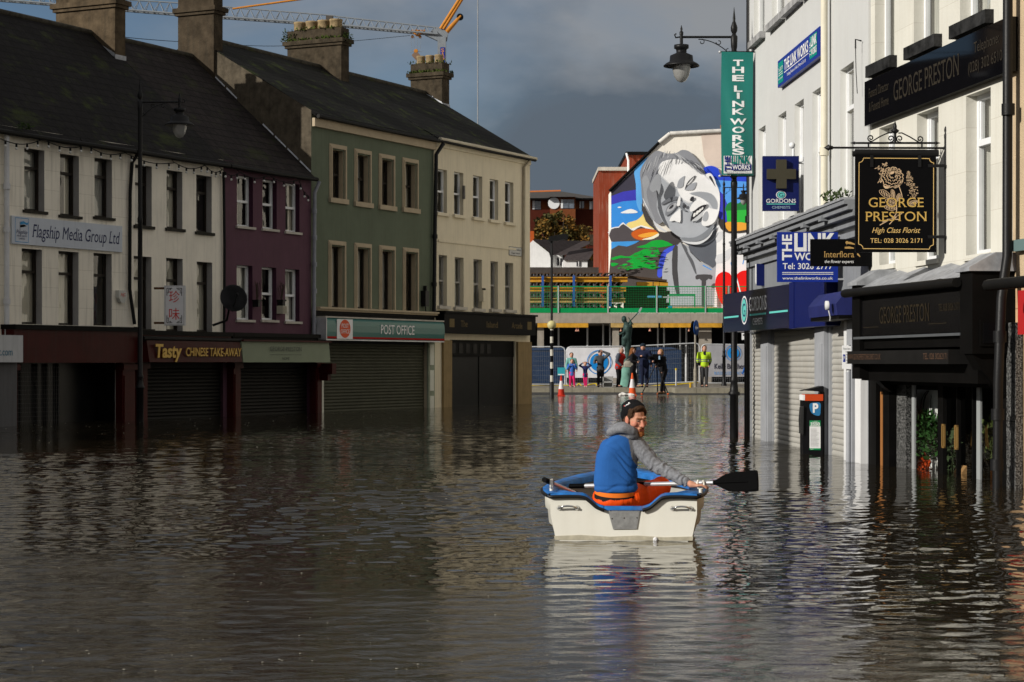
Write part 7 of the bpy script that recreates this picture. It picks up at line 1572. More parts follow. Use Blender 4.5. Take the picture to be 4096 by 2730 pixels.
part(b, 'body', t)
def cone(label, px, Y, h, zb, dark=False):
    x = cx(px, Y); t = thing('traffic_cone', label, 'traffic cone', front(Y), (x, 0, zb), 'orange and white traffic cones')
    o_ = M('cone_orange' if not dark else 'cone_deep_red', (.62, .09, .02) if not dark else (.45, .03, .015), rough=.55, var=.12); w_ = M('cone_white_band', (.62, .6, .62), rough=.4, var=.08)
    r0 = h * .17; b = MB(); b.lathe([(r0 * .4, h * .72), (r0 * .18, h * .99), (r0 * .1, h)], (x, 0, zb + .02), o_, 18); part(b, 'cone_tip', t); b = MB(); b.lathe([(r0, 0), (r0 * .8, h * .32)], (x, 0, zb + .02), o_, 18); b.box(x - r0 * 1.15, x + r0 * 1.15, -r0 * 1.15, r0 * 1.15, zb, zb + .03, o_); part(b, 'cone_base', t)
    b = MB(); b.lathe([(r0 * .802, h * .32), (r0 * .4, h * .72)], (x, 0, zb + .02), w_, 18); part(b, 'white_band', t)
cone('deep red traffic cone in the shallow water by the striped pole', 2245, 79.0, .8, 0, True)
cone('bright orange traffic cone at the kerb beside the white sack', 2529, 80.5, .88, .0)
cone('small orange and white marker far behind the woman', 2550, 96, .36 + .3, .55)
b = MB(); X = cx(2507, 80); 
for i in range(7): b.ell((X + (i - 3) * .08, .05 * math.sin(i * 2), .03 + .02 * math.sin(i)), (.1, .1, .07 + .03 * math.sin(i * 1.7)), white_p, 10, 6)
rm2 = remesh(b, .03, 2, None, [M('white_sack', (.6, .58, .55), rough=.7, var=.2)]); solo(rm2, 'sack', 'crumpled white sack in front of the right traffic cone', 'sack', front(80), (X, 0, 0))
# striped beacon pole
Yb = 75.5; fb = front(Yb); X = cx(2207, Yb); wz = lambda y: cz(1050 + y * .425, Yb)
t = thing('beacon_pole', 'black and white striped crossing beacon with a yellow globe and lamp head', 'beacon', fb, (X, 0, -.4)); b = MB(); bands = [1300, 1130, 1065, 1000, 940, 880, 820, 760, 700, 640, 600]
b.lathe([(.085, -.4), (.085, wz(1130)), (.065, wz(1125))], (X, 0, 0), black_iron, 14)
for i, (a, c_) in enumerate(zip(bands[1:], bands[2:])): b.cyl((X, 0, wz(a)), (X, 0, wz(c_)), .06, M('beacon_white', (.5, .48, .42), var=.15) if i % 2 == 0 else black_p, n=14, cap=False)
b.cyl((X, 0, wz(600)), (X, 0, cz(950, Yb)), .045, black_iron); part(b, 'pole', t)
b = MB(); b.ell((X, 0, wz(590)), .17, M('pale_yellow_globe', (.5, .45, .22), rough=.25, var=.1), 20, 14); part(b, 'globe', t)
b = MB(); b.prism([(X - .13, cz(968, Yb)), (X + .6, cz(958, Yb)), (X + .62, cz(942, Yb)), (X + .45, cz(936, Yb)), (X - .1, cz(948, Yb))], -.15, .15, black_iron); part(b, 'lamp_head', t)
# blue round sign seen nearly edge on
Yr_ = 87.0; X = cx(2781, Yr_)
t = thing('road_sign', 'round blue arrow sign seen edge on atop a rusty grey pole', 'road sign', front(Yr_), (X, 0, PZ)); b = MB(); rp = M('rusty_grey_pole', (.24, .22, .18), rough=.8, var=.4, scale=6)
b.lathe([(.075, PZ), (.075, cz(1480, Yr_)), (.045, cz(1468, Yr_)), (.043, cz(1290, Yr_))], (X, 0, 0), rp, 12); part(b, 'post', t)
b = MB(); ax_ = Vector((.9, -.42, 0)); b.lathe([(0, 0), (.33, .0), (.33, .02), (0, .025)], Vector((X + .03, -.03, cz(1312, Yr_))), pm('road_sign_blue', (.02, .07, .25)), 24, ax_); b.lathe([(0, 0), (.3, .0), (.3, .02), (0, .025)], Vector((X - .08, .05, cz(1312, Yr_))), dark_shop, 24, -ax_); part(b, 'sign_disc', t)
b = MB(); s_ = Vector((.42, .9, 0)); o_ = Vector((X + .03, -.03, cz(1312, Yr_))) + ax_ * .03; b.poly([o_ + s_ * a + Vector((0, 0, c_)) for a, c_ in ((-.2, 0), (-.05, .12), (-.05, .04), (.2, .04), (.2, -.04), (-.05, -.04), (-.05, -.12))], white_p); part(b, 'arrow', t)
b = MB(); X = cx(2762, 86); b.cyl((X, 0, PZ), (X, 0, PZ + .2), .05, M('yellow_bollard', (.5, .3, .02))); b.cyl((X, 0, PZ + .2), (X, 0, PZ + .24), .03, M('yellow_bollard', (.5, .3, .02))); solo(b, 'gas_canister', 'small yellow canister at the foot of the rusty sign pole', 'canister', front(86), (X, 0, PZ))
b = MB(); X = cx(2704, 93); b.cyl((X, 0, PZ), (X, 0, PZ + .8), .035, galv); b.cyl((X, 0, PZ + .72), (X, 0, PZ + .82), .045, yh); solo(b, 'fence_stake', 'grey stake with a yellow cap before the blue sheeting', 'stake', front(93), (X, 0, PZ))
b = MB(); b.box(cx(2967, 97), cx(3000, 97), -.02, .02, cz(1360, 97), cz(1333, 97), white_p); b.cyl((cx(2985, 97), .05, PZ), (cx(2985, 97), .05, cz(1350, 97)), .03, galv); b.box(cx(2971, 97), cx(2992, 97), -.026, -.02, cz(1344, 97), cz(1338, 97), black_p); solo(b, 'notice_board', 'small white notice on a post behind the right lamp post', 'sign', front(97), (cx(2985, 97), 0, PZ))
# ------------------------------------------------------------------ statue
Ys = 89.5; X = cx(2500, Ys); sf = front(Ys); zz = lambda y: cz(1050 + y * .425, Ys); xx = lambda x: cx(2050 + x * .425, Ys)
bronze = M('green_bronze', (.035, .062, .056), rough=.55, var=.5, scale=4, metal=.3, bump=.3); verd = M('verdigris_base', (.16, .33, .27), rough=.85, var=.3, scale=3)
t = thing('statue', 'green bronze statue of a paddler holding a raised paddle', 'statue', sf, (X, 0, PZ))
b = MB(); b.ell((xx(1050), 0, zz(535)), (.12, .14, .16), bronze); b.cap((xx(1062), 0, zz(565)), (xx(1080), 0, zz(610)), .09, .17, bronze); b.cap((xx(1085), 0, zz(610)), (xx(1075), 0, zz(720)), .22, .2, bronze); b.cap((xx(1060), -.05, zz(720)), (xx(1050), -.05, zz(770)), .17, .12, bronze); b.cap((xx(1085), 0, zz(740)), (xx(1085), .02, zz(870)), .17, .13, bronze); b.cap((xx(1085), 0, zz(860)), (xx(1065), 0, zz(975)), .13, .17, bronze)
b.cap((xx(1065), -.1, zz(630)), (xx(1040), -.2, zz(665)), .08, .06, bronze); b.cap((xx(1040), -.2, zz(665)), (xx(1000), -.25, zz(680)), .06, .04, bronze); b.cap((xx(1100), -.05, zz(620)), (xx(1115), -.15, zz(580)), .08, .06, bronze); b.cap((xx(1115), -.15, zz(580)), (xx(1105), -.15, zz(548)), .05, .05, bronze)
part(remesh(b, .03, 3, None, [bronze]), 'figure', t)
b = MB(); b.cyl((xx(1085), -.15, zz(575)), (xx(1190), -.15, zz(465)), .025, bronze); b.prism([(xx(1172), zz(490)), (xx(1182), zz(496)), (xx(1210), zz(450)), (xx(1218), zz(425)), (xx(1205), zz(424)), (xx(1190), zz(445))], -.17, -.13, M('grey_blade', (.3, .34, .34), rough=.5)); b.cyl((xx(1090), -.14, zz(520)), (xx(1135), -.14, zz(590)), .02, bronze); part(b, 'paddle', t)
b = MB(); b.lathe([(.42 * .85, PZ), (.36 * .85, zz(1060)), (.33 * .85, zz(985)), (.2, zz(970))], (xx(1062), 0, 0), verd, 14); part(b, 'base', t)
# ------------------------------------------------------------------ people
skin = M('skin', (.50, .27, .19), rough=.55, var=.08, scale=6)
def cloth(name, c_): return M('cloth_' + name, c_, rough=.85, var=.15, scale=4)
def person(label, px, Y, h, zb, yaw, jacket, trousers, hair, arms, legs=((-.055, 0), (.055, .02)), hatc=None, longhair=False, lean=(0, 0), panel=None, shoes=(.02, .02, .02), coat=.5, bulk=1.0, extra=None, vox=.02, beard=False):
    x = cx(px, Y); fr = front(Y); t = thing('person', label, 'person', fr, (x, 0, zb)); cy, sy = math.cos(yaw), math.sin(yaw)
    def T(p): return Vector((x + h * (p[0] * cy - p[1] * sy), h * (p[0] * sy + p[1] * cy), zb + h * p[2]))
    lx, ly = lean
    sh = [(-.115 * bulk + lx, ly, .805), (.115 * bulk + lx, ly, .805)]; hp_ = [(-.05, 0, .5), (.05, 0, .5)]
    hd = (lx * 1.15, ly * 1.25 - .01, .925)
    kn = [((hp_[i][0] + legs[i][0]) / 2, (legs[i][1]) / 2 - .02, .28) for i in (0, 1)]; ft_ = [(legs[i][0], legs[i][1], .045) for i in (0, 1)]
    b = MB(); q = h
    hq = q * (1.1 if h > 1.4 else 1.3); b.ell(T(hd), (.05 * hq, .058 * hq, .07 * hq), skin); b.ell(T((hd[0], hd[1] - .02, .895)), (.036 * hq, .036 * hq, .035 * hq), skin); b.ell(T((hd[0], hd[1] - .06 * hq / q, .917)), .011 * q, skin, 8, 6); b.cap(T((lx, ly, .82)), T((hd[0], hd[1] + .01, .89)), .035 * q, .032 * q, skin)
    b.cap(T((lx * .9, ly * .9, .76)), T((0, 0, .52)), .075 * q, .075 * q, skin)
    for i in (0, 1):
        e, w_ = arms[i]; b.cap(T(sh[i]), T(e), .03 * q, .024 * q, skin); b.cap(T(e), T(w_), .024 * q, .018 * q, skin); dv = (Vector(w_) - Vector(e)).normalized() * .035; b.ell(T(Vector(w_) + dv), .024 * q, skin, 10, 7)
        b.cap(T((lx, ly, .8)), T(sh[i]), .04 * q, .03 * q, skin); b.cap(T(hp_[i]), T(kn[i]), .045 * q, .034 * q, skin); b.cap(T(kn[i]), T(ft_[i]), .034 * q, .026 * q, skin); b.cap(T(ft_[i]), T((ft_[i][0], ft_[i][1] - .08, .025)), .026 * q, .022 * q, skin)
    part(remesh(b, vox * .8, 2, None, [skin]), 'body', t)
    jm = [cloth('%02x%02x%02x' % tuple(int(255 * c_) for c_ in jj[:3]), jj) for jj in (jacket if isinstance(jacket[0], tuple) else (jacket,))]
    b = MB(); B_ = bulk
    b.ell(T((lx, ly, .755)), (.118 * q * B_, .075 * q * B_, .085 * q), jm[0]); b.cap(T((lx * .8, ly * .8, .72)), T((0, 0, coat + .04)), .09 * q * B_, .082 * q * B_, jm[0]); b.cap(T((-.04, 0, coat + .03)), T((.04, 0, coat + .03)), .07 * q * B_, .07 * q * B_, jm[0]); b.cap(T((lx, ly, .83)), T((lx, ly, .85)), .045 * q, .043 * q, jm[0])
    for i in (0, 1):
        e, w_ = arms[i]; b.cap(T((lx, ly, .8)), T(sh[i]), .055 * q, .047 * q * B_, jm[0]); b.cap(T(sh[i]), T(e), .045 * q * B_, .038 * q * B_, jm[0]); b.cap(T(e), T(Vector(e) + (Vector(w_) - Vector(e)) * .9), .038 * q * B_, .03 * q, jm[0])
    inv = lambda c_: Vector((((c_.x - x) * cy + c_.y * sy) / h, (-(c_.x - x) * sy + c_.y * cy) / h, (c_.z - zb) / h))
    part(remesh(b, vox, 2, (lambda c_: panel(inv(c_))) if panel else None, jm), 'jacket', t)
    tm = cloth('%02x%02x%02x' % tuple(int(255 * c_) for c_ in trousers), trousers); b = MB()
    for i in (0, 1): b.cap(T(hp_[i]), T(kn[i]), .06 * q, .045 * q, tm); b.cap(T(kn[i]), T((ft_[i][0], ft_[i][1], .06)), .044 * q, .036 * q, tm)
    b.cap(T((-.04, 0, .52)), T((.04, 0, .52)), .07 * q, .07 * q, tm); part(remesh(b, vox, 2, None, [tm]), 'trousers', t)
    sm_ = cloth('shoe_%02x%02x%02x' % tuple(int(255 * c_) for c_ in shoes), shoes)
    for i in (0, 1): b = MB(); b.cap(T((ft_[i][0], ft_[i][1] + .015, .022)), T((ft_[i][0], ft_[i][1] - .085, .018)), .03 * q, .024 * q, sm_); part(b, 'shoe', t)
    hm = M('hair_%02x%02x%02x' % tuple(int(255 * c_) for c_ in hair), hair, rough=.7, var=.3, scale=20); b = MB()
    b.ell(T((hd[0], hd[1] + .016, .948)), (.057 * hq, .058 * hq, .058 * hq), hm); b.ell(T((hd[0], hd[1] + .037, .915)), (.05 * hq, .035 * hq, .055 * hq), hm)
    if longhair: b.cap(T((hd[0], hd[1] + .04, .92)), T((lx, ly + .07, .77)), .05 * q, .04 * q, hm); b.cap(T((hd[0] - .045, hd[1] + .01, .92)), T((lx - .05, ly + .03, .78)), .025 * q, .02 * q, hm); b.cap(T((hd[0] + .045, hd[1] + .01, .92)), T((lx + .05, ly + .03, .78)), .025 * q, .02 * q, hm)
    part(remesh(b, vox * .8, 1, None, [hm]), 'hair', t)
    b = MB(); em = M('dark_eye', (.03, .02, .02), rough=.4)
    for s_ in (-1, 1): b.ell(T((hd[0] + s_ * .019, hd[1] - .049 * hq / q, .932)), (.007 * q, .006 * q, .005 * q), em, 8, 5)
    b.ell(T((hd[0], hd[1] - .05 * hq / q, .893)), (.014 * q, .006 * q, .004 * q), M('lip', (.3, .1, .08)), 8, 5); part(b, 'face_features', t)
    if hatc:
        hm2 = cloth('hat_%02x%02x%02x' % tuple(int(255 * c_) for c_ in hatc), hatc); b = MB(); b.ell(T((hd[0], hd[1] + .004, .965)), (.061 * hq, .065 * hq, .05 * hq), hm2); b.cyl(T((hd[0], hd[1] + .002, .945)), T((hd[0], hd[1] + .003, .965)), .063 * hq, hm2, .063 * hq, 16); part(b, 'hat', t)
    if extra: extra(t, T, q)
    return t
down = (((-.15, .0, .64), (-.15, -.03, .5)), ((.15, .0, .64), (.15, -.03, .5)))
person('boy in a pale teal jacket standing behind the girl in the blue coat', 2286, 88.6, 1.52, PZ, R(5), (.16, .36, .33), (.02, .02, .025), (.06, .035, .02), down, bulk=.95)
person('girl in a bright blue coat and pink leggings with her hands at her chin', 2288, 87.4, 1.22, PZ, R(0), ((.03, .12, .42), (.3, .1, .12)), (.55, .02, .12), (.03, .02, .015), (((-.17, -.03, .66), (-.09, -.12, .79)), ((.17, -.03, .66), (.09, -.12, .79))), legs=((-.06, 0), (.09, -.02)), shoes=(.5, .2, .24), coat=.42, panel=lambda c_: 1 if mnoise.noise((c_.x * 30, c_.y * 30, c_.z * 30)) > .38 and c_.z < .75 else 0)
person('small girl in a navy coat with both hands on her head', 2341, 87.6, 1.1, PZ, R(0), ((.015, .02, .075), (.55, .25, .3)), (.55, .02, .12), (.05, .03, .02), (((-.23, .0, .86), (-.1, .0, .97)), ((.23, .0, .86), (.1, .0, .97))), legs=((-.02, 0), (.05, .0)), shoes=(.5, .3, .3), coat=.4, panel=lambda c_: 1 if mnoise.noise((c_.x * 26, c_.y * 26, c_.z * 26)) > .45 and c_.z < .58 else 0)
person('man in a dark grey gilet shading his eyes and holding a phone', 2402, 88.2, 1.62, PZ, R(-8), ((.045, .048, .052), (.08, .09, .1)), (.012, .012, .014), (.02, .02, .02), (((-.16, -.08, .67), (-.1, -.2, .68)), ((.24, -.02, .9), (.06, -.06, .97))), hatc=(.04, .045, .055), coat=.46, bulk=1.05, panel=lambda c_: 1 if abs(c_.x) > .1 else 0, extra=lambda t, T, q: part((lambda b: (b.box(*[T((-.12, -.24, .7))[0] - .03, T((-.12, -.24, .7))[0] + .03, T((-.12, -.24, .7))[1] - .01, T((-.12, -.24, .7))[1], T((-.12, -.24, .7))[2] - .06, T((-.12, -.24, .7))[2] + .06], black_p), b)[1])(MB()), 'phone', t))
person('grey haired man in a red and slate anorak looking down in profile', 2474, 87.8, 1.75, PZ, R(62), ((.42, .022, .015), (.075, .085, .11)), (.01, .01, .011), (.3, .28, .25), (((-.15, -.02, .64), (-.1, -.13, .54)), ((.15, .0, .64), (.12, -.12, .55))), lean=(0, -.06), coat=.47, bulk=1.15, panel=lambda c_: 1 if (c_.z > .7 and c_.y > -.06) or c_.x < -.11 else 0)
def bag(t, T, q):
    b = MB(); c_ = T((-.06, .1, .6)); m = M('grey_handbag', (.26, .24, .2), rough=.6); b.ell(c_, (.22, .12, .14), m); b.box(c_[0] - .2, c_[0] + .2, c_[1] - .1, c_[1] + .1, c_[2] - .16, c_[2] + .02, m); r_ = remesh(b, .025, 3, None, [m]); r_.tube([c_ + Vector((-.15, 0, .1)), T((-.05, .05, .74)), T((0, .0, .83))], .015, m); part(r_, 'handbag', t)
person('woman in black with long auburn hair carrying a grey shoulder bag', 2531, 86.9, 1.72, PZ, R(75), (.012, .012, .013), (.012, .012, .013), (.16, .06, .02), (((-.15, .0, .66), (-.1, -.12, .64)), ((.15, 0, .66), (.12, -.1, .66))), longhair=True, coat=.48, legs=((-.05, .08), (.05, -.08)), extra=bag)
person('tall man in navy overalls and dark beanie, one hand on his chest', 2578, 87.6, 1.9, PZ, R(-10), (.012, .016, .038), (.01, .013, .03), (.03, .02, .02), (((-.22, -.03, .72), (-.08, -.13, .72)), ((.17, .02, .66), (.16, -.02, .52))), hatc=(.012, .02, .03), bulk=1.15, lean=(-.03, 0))
def hiv(c_): return 1 if .615 < c_.z < .64 or .66 < c_.z < .678 or (abs(c_.x) > .14 and .66 < c_.z < .69) else 2 if (abs(c_.x) > .1 and c_.z < .6) or (abs(c_.x) < .03 and c_.z > .77 and c_.y < 0) else 0
person('man in a bright yellow high visibility jacket with his hands in his pockets', 2817, 87.2, 1.82, PZ, R(6), ((.42, .62, .03), (.14, .17, .14), (.012, .012, .02)), (.05, .05, .052), (.02, .014, .01), (((-.155, .03, .64), (-.11, -.03, .53)), ((.155, .03, .64), (.11, -.03, .53))), coat=.5, bulk=1.05, panel=hiv)
person('cameraman in black bent to the viewfinder of a tripod camera', 2655, 81.2, 1.8, .05, R(-60), (.012, .012, .013), (.014, .013, .014), (.3, .16, .07), (((-.13, -.1, .68), (-.05, -.24, .72)), ((.13, -.1, .66), (.08, -.24, .62))), lean=(0, -.07), coat=.5, bulk=1.05, shoes=(.14, .09, .04), legs=((-.05, .05), (.05, -.1)))
Yv = 81.0; fv = front(Yv); u = lambda x: cx(2550 + x * .2041, Yv); v = lambda y: cz(1300 + y * .2041, Yv)
t = thing('video_camera', 'black television camera on a tripod at the water edge', 'video camera', fv, (u(350), -.2, .03)); b = MB(); b.box(u(280), u(440), -.4, -.1, v(690), v(575), black_p); b.lathe([(.06, 0), (.075, .1), (.08, .22)], (u(290), -.35, v(650)), black_p, 14, (-.8, -.6, 0)); b.box(u(320), u(420), -.3, -.15, v(740), v(690), black_p); b.box(u(398), u(428), -.41, -.4, v(680), v(610), pm('pale_blue_card', (.3, .45, .6))); part(b, 'camera_body', t)
b = MB()
for fx2, fy, yy in ((70, 1365, -.5), (410, 1340, .3), (590, 1360, -.25)): b.tube([(u(365), -.22, v(745)), ((u(365) + u(fx2)) / 2, (yy - .22) / 2, (v(745) + v(fy)) / 2), (u(fx2), yy, .06)], .022, black_iron, 6); b.ell((u(fx2), yy, .05), (.05, .05, .035), M('orange_tripod_foot', (.55, .1, .02)), 8, 6)
part(b, 'tripod', t)
person('child in a blue coat half hidden behind the right building corner', 2990, 88.0, 1.05, PZ, R(-25), (.02, .1, .35), (.02, .05, .2), (.1, .05, .02), (((-.17, -.03, .66), (-.2, -.1, .54)), ((.17, -.03, .66), (.2, -.1, .54))), shoes=(.3, .1, .03), coat=.44)
# ------------------------------------------------------------------ rowing boat
Bx, By = .831, 14.9
BF = Frame((Bx, By), (.9978, -.066))
hullw = M('cream_boat_hull', (.74, .725, .645), rough=.35, var=.05, scale=2.5, bump=.008, streak=.15, streakcol=(.4, .36, .26))
bblue = M('worn_blue_boat_paint', (.02, .13, .39), rough=.4, var=.45, scale=9, streak=.75, streakcol=(.12, .06, .03))
rubber = M('black_rubber_strip', (.006, .006, .006), rough=.5, spec=.3)
alu = M('checker_aluminium', (.36, .36, .35), rough=.4, metal=.6, var=.25, scale=30)
chrome = M('chrome_handle', (.6, .6, .6), rough=.12, metal=1.0, var=.1)
inner = M('boat_inside_paint', (.34, .33, .3), rough=.6, var=.2)
t = thing('rowing_boat', 'small cream rowing boat with blue gunwales floating in the street', 'boat', BF, (0, 0, -.14))
ST = [(0, .545, .345), (.12, .574, .35), (.3, .598, .352), (.6, .618, .355), (1.0, .59, .362), (1.4, .495, .375), (1.75, .385, .39), (2.05, .235, .405), (2.25, .11, .415), (2.36, .015, .42)]
def section(s, b_, hg):
    k = b_ / .545; kz = -.12 if s < 1.4 else -.12 + (s - 1.4) * .11
    mid = .2 if s > 0 else .2
    return [(b_, hg), (b_ * .995, .225), (b_ * .965, .215), (b_ * .95, .11), (b_ * .92, .1), (b_ * .86, .0), (b_ * .6, kz * .7), (0, kz)]
secs = [[(sx_, s, z) for sx_, z in section(s, b_, hg)] for s, b_, hg in ST]
b = MB(); n = len(secs[0])
for sg in (1, -1):
    vs = [(sg * p[0], p[1], p[2]) for sc_ in secs for p in sc_]; b.add(vs, [(i * n + j, (i + 1) * n + j, (i + 1) * n + j + 1, i * n + j + 1) for i in range(len(secs) - 1) for j in range(n - 1)], hullw, True)
tp = [(-.545, .338), (-.4, .342), (-.3, .336), (-.25, .305), (-.2, .262), (-.15, .243), (-.12, .24), (.12, .24), (.15, .243), (.2, .262), (.25, .305), (.3, .336), (.4, .342), (.545, .338)]
tp = smooth_loop(tp, 4, False)
low = [(.545, .2), (.508, .02), (.33, -.1), (0, -.12), (-.33, -.1), (-.508, .02), (-.545, .2)]
b.prism([(x, z) for x, z in tp] + low, -.0, .028, hullw); part(b, 'hull', t)
b = MB(); n2 = 6
for sg in (1, -1):
    vs = []
    for s, bb, hg in ST[:-1]: vs += [(sg * max(bb - .03, .0), s + .03, hg - .01), (sg * max(bb - .05, 0), s + .03, .12), (sg * max(bb - .13, 0), s + .03, .015), (0, s + .03, .0)]
    b.add(vs, [(i * 4 + j, (i + 1) * 4 + j, (i + 1) * 4 + j + 1, i * 4 + j + 1) for i in range(len(ST) - 2) for j in range(3)], inner, True)
part(b, 'inner_hull', t)
b = MB()       # blue gunwale: broad rim round the sides, foredeck, and the cut-down transom
for sg in (1, -1):
    vs = []
    for s, bb, hg in ST:
        w_ = .085 if s < 1.2 else .085 + (s - 1.2) * .16
        vs += [(sg * (bb + .018), s - (.02 if s == 0 else 0), hg - .02), (sg * (bb + .014), s - (.02 if s == 0 else 0), hg + .006), (sg * max(bb - w_ * .5, 0), s, hg + .012), (sg * max(bb - w_, 0), s, hg + .004), (sg * max(bb - w_, 0), s, hg - .04)]
    b.add(vs, [(i * 5 + j, (i + 1) * 5 + j, (i + 1) * 5 + j + 1, i * 5 + j + 1) for i in range(len(ST) - 1) for j in range(4)], bblue, True)
P_ = [(x, z) for x, z in tp]
vs = []
for x, z in P_: vs += [(x, -.014, z - .012), (x, -.014, z + .01), (x, .0, z + .018), (x, .07, z + .016), (x, .07, z - .01)]
b.add(vs, [(i * 5 + j, (i + 1) * 5 + j, (i + 1) * 5 + j + 1, i * 5 + j + 1) for i in range(len(P_) - 1) for j in range(4)], bblue, True)
for sg in (1, -1): b.poly([(sg * .555, -.012, .352), (sg * .56, .25, .358), (sg * .47, .25, .364), (sg * .4, .08, .36), (sg * .3, .06, .355), (sg * .33, -.008, .354)], bblue)
part(b, 'gunwale', t)
b = MB()
for sg in (1, -1):
    b.tube([(sg * (bb + .02), s, hg - .012) for s, bb, hg in ST], .014, rubber, 7)
    xs_ = [p for p in P_ if sg * p[0] > .135]; xs_ = xs_ if sg > 0 else xs_[::-1]
    b.tube([(p[0], -.02, p[1] - .012) for p in xs_] + [(sg * .562, 0.0, .333)], .0135, rubber, 7)
part(b, 'rubbing_strip', t)
b = MB(); b.prism([(-.512, .004), (.512, .004), (.517, .035), (.3, .028), (.1, .04), (-.1, .03), (-.32, .042), (-.518, .033)], -.003, -.001, M('waterline_grime', (.42, .39, .3), rough=.6, var=.25, scale=14)); part(b, 'waterline_stain', t)
b = MB(); b.prism([(-.077, .085), (.098, .088), (.125, .247), (-.122, .247)], -.008, -.002, alu)
for x, z in ((-.095, .225), (0, .232), (.1, .238), (-.085, .165), (.005, .17), (.1, .172)): b.ell((x, -.009, z), (.005, .003, .005), M('dark_rivet', (.05, .04, .03)), 8, 5)
part(b, 'transom_plate', t)
for a, c_ in ((-.495, -.332), (.348, .512)):
    b = MB()
    for x in (a + .015, c_ - .015): b.lathe([(.019, 0), (.017, .008), (.01, .014), (.009, .022)], (x, 0, .243), chrome, 14, (0, -1, 0))
    b.tube(smooth_loop([(a + .015, -.02, .243), (a + .045, -.035, .256), ((a + c_) / 2, -.04, .26), (c_ - .045, -.035, .256), (c_ - .015, -.02, .243)], 4, False), .007, chrome, 8); part(b, 'handle', t)
b = MB(); b.lathe([(.018, 0), (.018, .006), (.009, .008), (.009, .02)], (.237, -.001, .012), M('white_plug', (.65, .65, .66)), 14, (0, -1, 0)); part(b, 'drain_plug', t)
ow = M('white_rowlock', (.7, .68, .6), rough=.4)
def rowlock(x, y, z, rot):
    b = MB(); ca, sa = math.cos(rot), math.sin(rot); b.cyl((x, y, z - .02), (x, y, z + .02), .014, ow)
    for sg in (1, -1): b.tube(smooth_loop([(x, y, z + .018), (x + sg * .018 * ca, y + sg * .018 * sa, z + .026), (x + sg * .026 * ca, y + sg * .026 * sa, z + .05), (x + sg * .018 * ca, y + sg * .018 * sa, z + .085)], 4, False), .0085, ow, 7, None)
    part(b, 'rowlock', t)
rowlock(.575, .09, .365, R(4)); rowlock(-.545, .16, .362, R(80))
b = MB(); b.box(-.56, .56, .22, .5, .175, .2, M('boat_seat_plank', (.3, .22, .12), rough=.6, var=.2)); b.box(-.55, .55, 1.15, 1.4, .19, .215, MATS['boat_seat_plank']); part(b, 'seat', t)
# oars
shaft_m = M('anodised_oar_shaft', (.62, .63, .65), rough=.3, metal=.6, var=.1); blk = M('black_oar_plastic', (.0012, .0012, .0014), rough=.6, spec=.04)
def oar(label, p0, p1, blade, up, group='aluminium oars of the rowing boat'):
    p0, p1 = Vector(p0), Vector(p1); d = (p1 - p0).normalized(); L_ = (p1 - p0).length
    t_ = thing('oar', label, 'oar', BF, tuple(p0), group); b = MB(); b.cyl(p0 + d * .1, p1 - d * .0, .016, shaft_m, n=14); part(b, 'shaft', t_)
    b = MB(); b.cyl(p0, p0 + d * .15, .0195, blk, n=14); part(b, 'grip', t_)
    b = MB(); b.cyl(p0 + d * L_ * .46, p0 + d * (L_ * .46 + .1), .021, blk, n=14); part(b, 'joint_collar', t_)
    if blade:
        b = MB(); u_ = Vector(up); u_ = (u_ - d * u_.dot(d)).normalized(); w_ = d.cross(u_)
        out = smooth_loop([(-.03, .018), (.02, .02), (.11, .06), (.2, .072), (.355, .083), (.385, .06), (.385, -.05), (.36, -.073), (.22, -.073), (.12, -.062), (.02, -.02), (-.03, -.018)], 4)
        n_ = len(out); vs = []
        for s_ in (1, -1):
            for a, c_ in out: vs.append(p1 + d * a + u_ * c_ + w_ * (s_ * .006 - .8 * c_ * c_))
        b.add(vs, [tuple(range(n_)), tuple(range(2 * n_ - 1, n_ - 1, -1))] + [(i, (i + 1) % n_, (i + 1) % n_ + n_, i + n_) for i in range(n_)], blk); b.cyl(p1 - d * .02, p1 + d * .3, .012, blk, .005); part(b, 'blade', t_)
oar('aluminium oar laid across the boat, its black blade out over the water', (-.43, .85, .352), (.672, .075, .432), True, (0, 0, 1))
oar('aluminium oar lying in the boat with its black grip over the left stern corner', (-.597, .1, .448), (-.13, 1.27, .15), True, (1, 0, .3))
# ------------------------------------------------------------------ the rower
YAW = R(35)
def rot_head(p, c_=(.088, .345, .892)):
    q = Matrix.Rotation(R(10), 3, 'X') @ Vector(p); q = Matrix.Rotation(R(-3), 3, 'Y') @ q; q = Matrix.Rotation(YAW, 3, 'Z') @ q
    return q + Vector(c_)
HS = .935
Hd = lambda x, y, z: rot_head((x * HS, y * HS, z * HS))
RM = Matrix.Rotation(YAW, 3, 'Z') @ Matrix.Rotation(R(-3), 3, 'Y') @ Matrix.Rotation(R(10), 3, 'X')
t = thing('person', 'young man in a blue and grey hoodie and orange trousers seated in the small boat', 'person', BF, (-.06, .38, .2))
sk = M('rower_skin', (.50, .25, .165), rough=.5, var=.1, scale=25, bump=.1, bscale=120); skr = M('rower_ruddy_skin', (.50, .2, .135), rough=.5, var=.1, scale=25, bump=.1, bscale=120); lipm = M('rower_lips', (.36, .11, .085), rough=.45)
SHO, ELB, WRI = Vector((.065, .36, .735)), Vector((.235, .30, .55)), Vector((.475, .15, .425))
b = MB()
def he(c_, r_, rot=True): b.ell(Hd(*c_), tuple(q * HS for q in (r_ if isinstance(r_, tuple) else (r_,) * 3)), sk, 16, 10, RM if rot else None)
he((0, .018, .03), (.074, .093, .098)); he((0, -.03, -.015), (.064, .062, .08)); he((0, -.042, -.08), (.047, .045, .034)); he((0, -.07, -.1), (.024, .022, .02)); he((.045, -.058, -.018), (.022, .026, .026)); he((-.045, -.058, -.018), (.022, .026, .026))
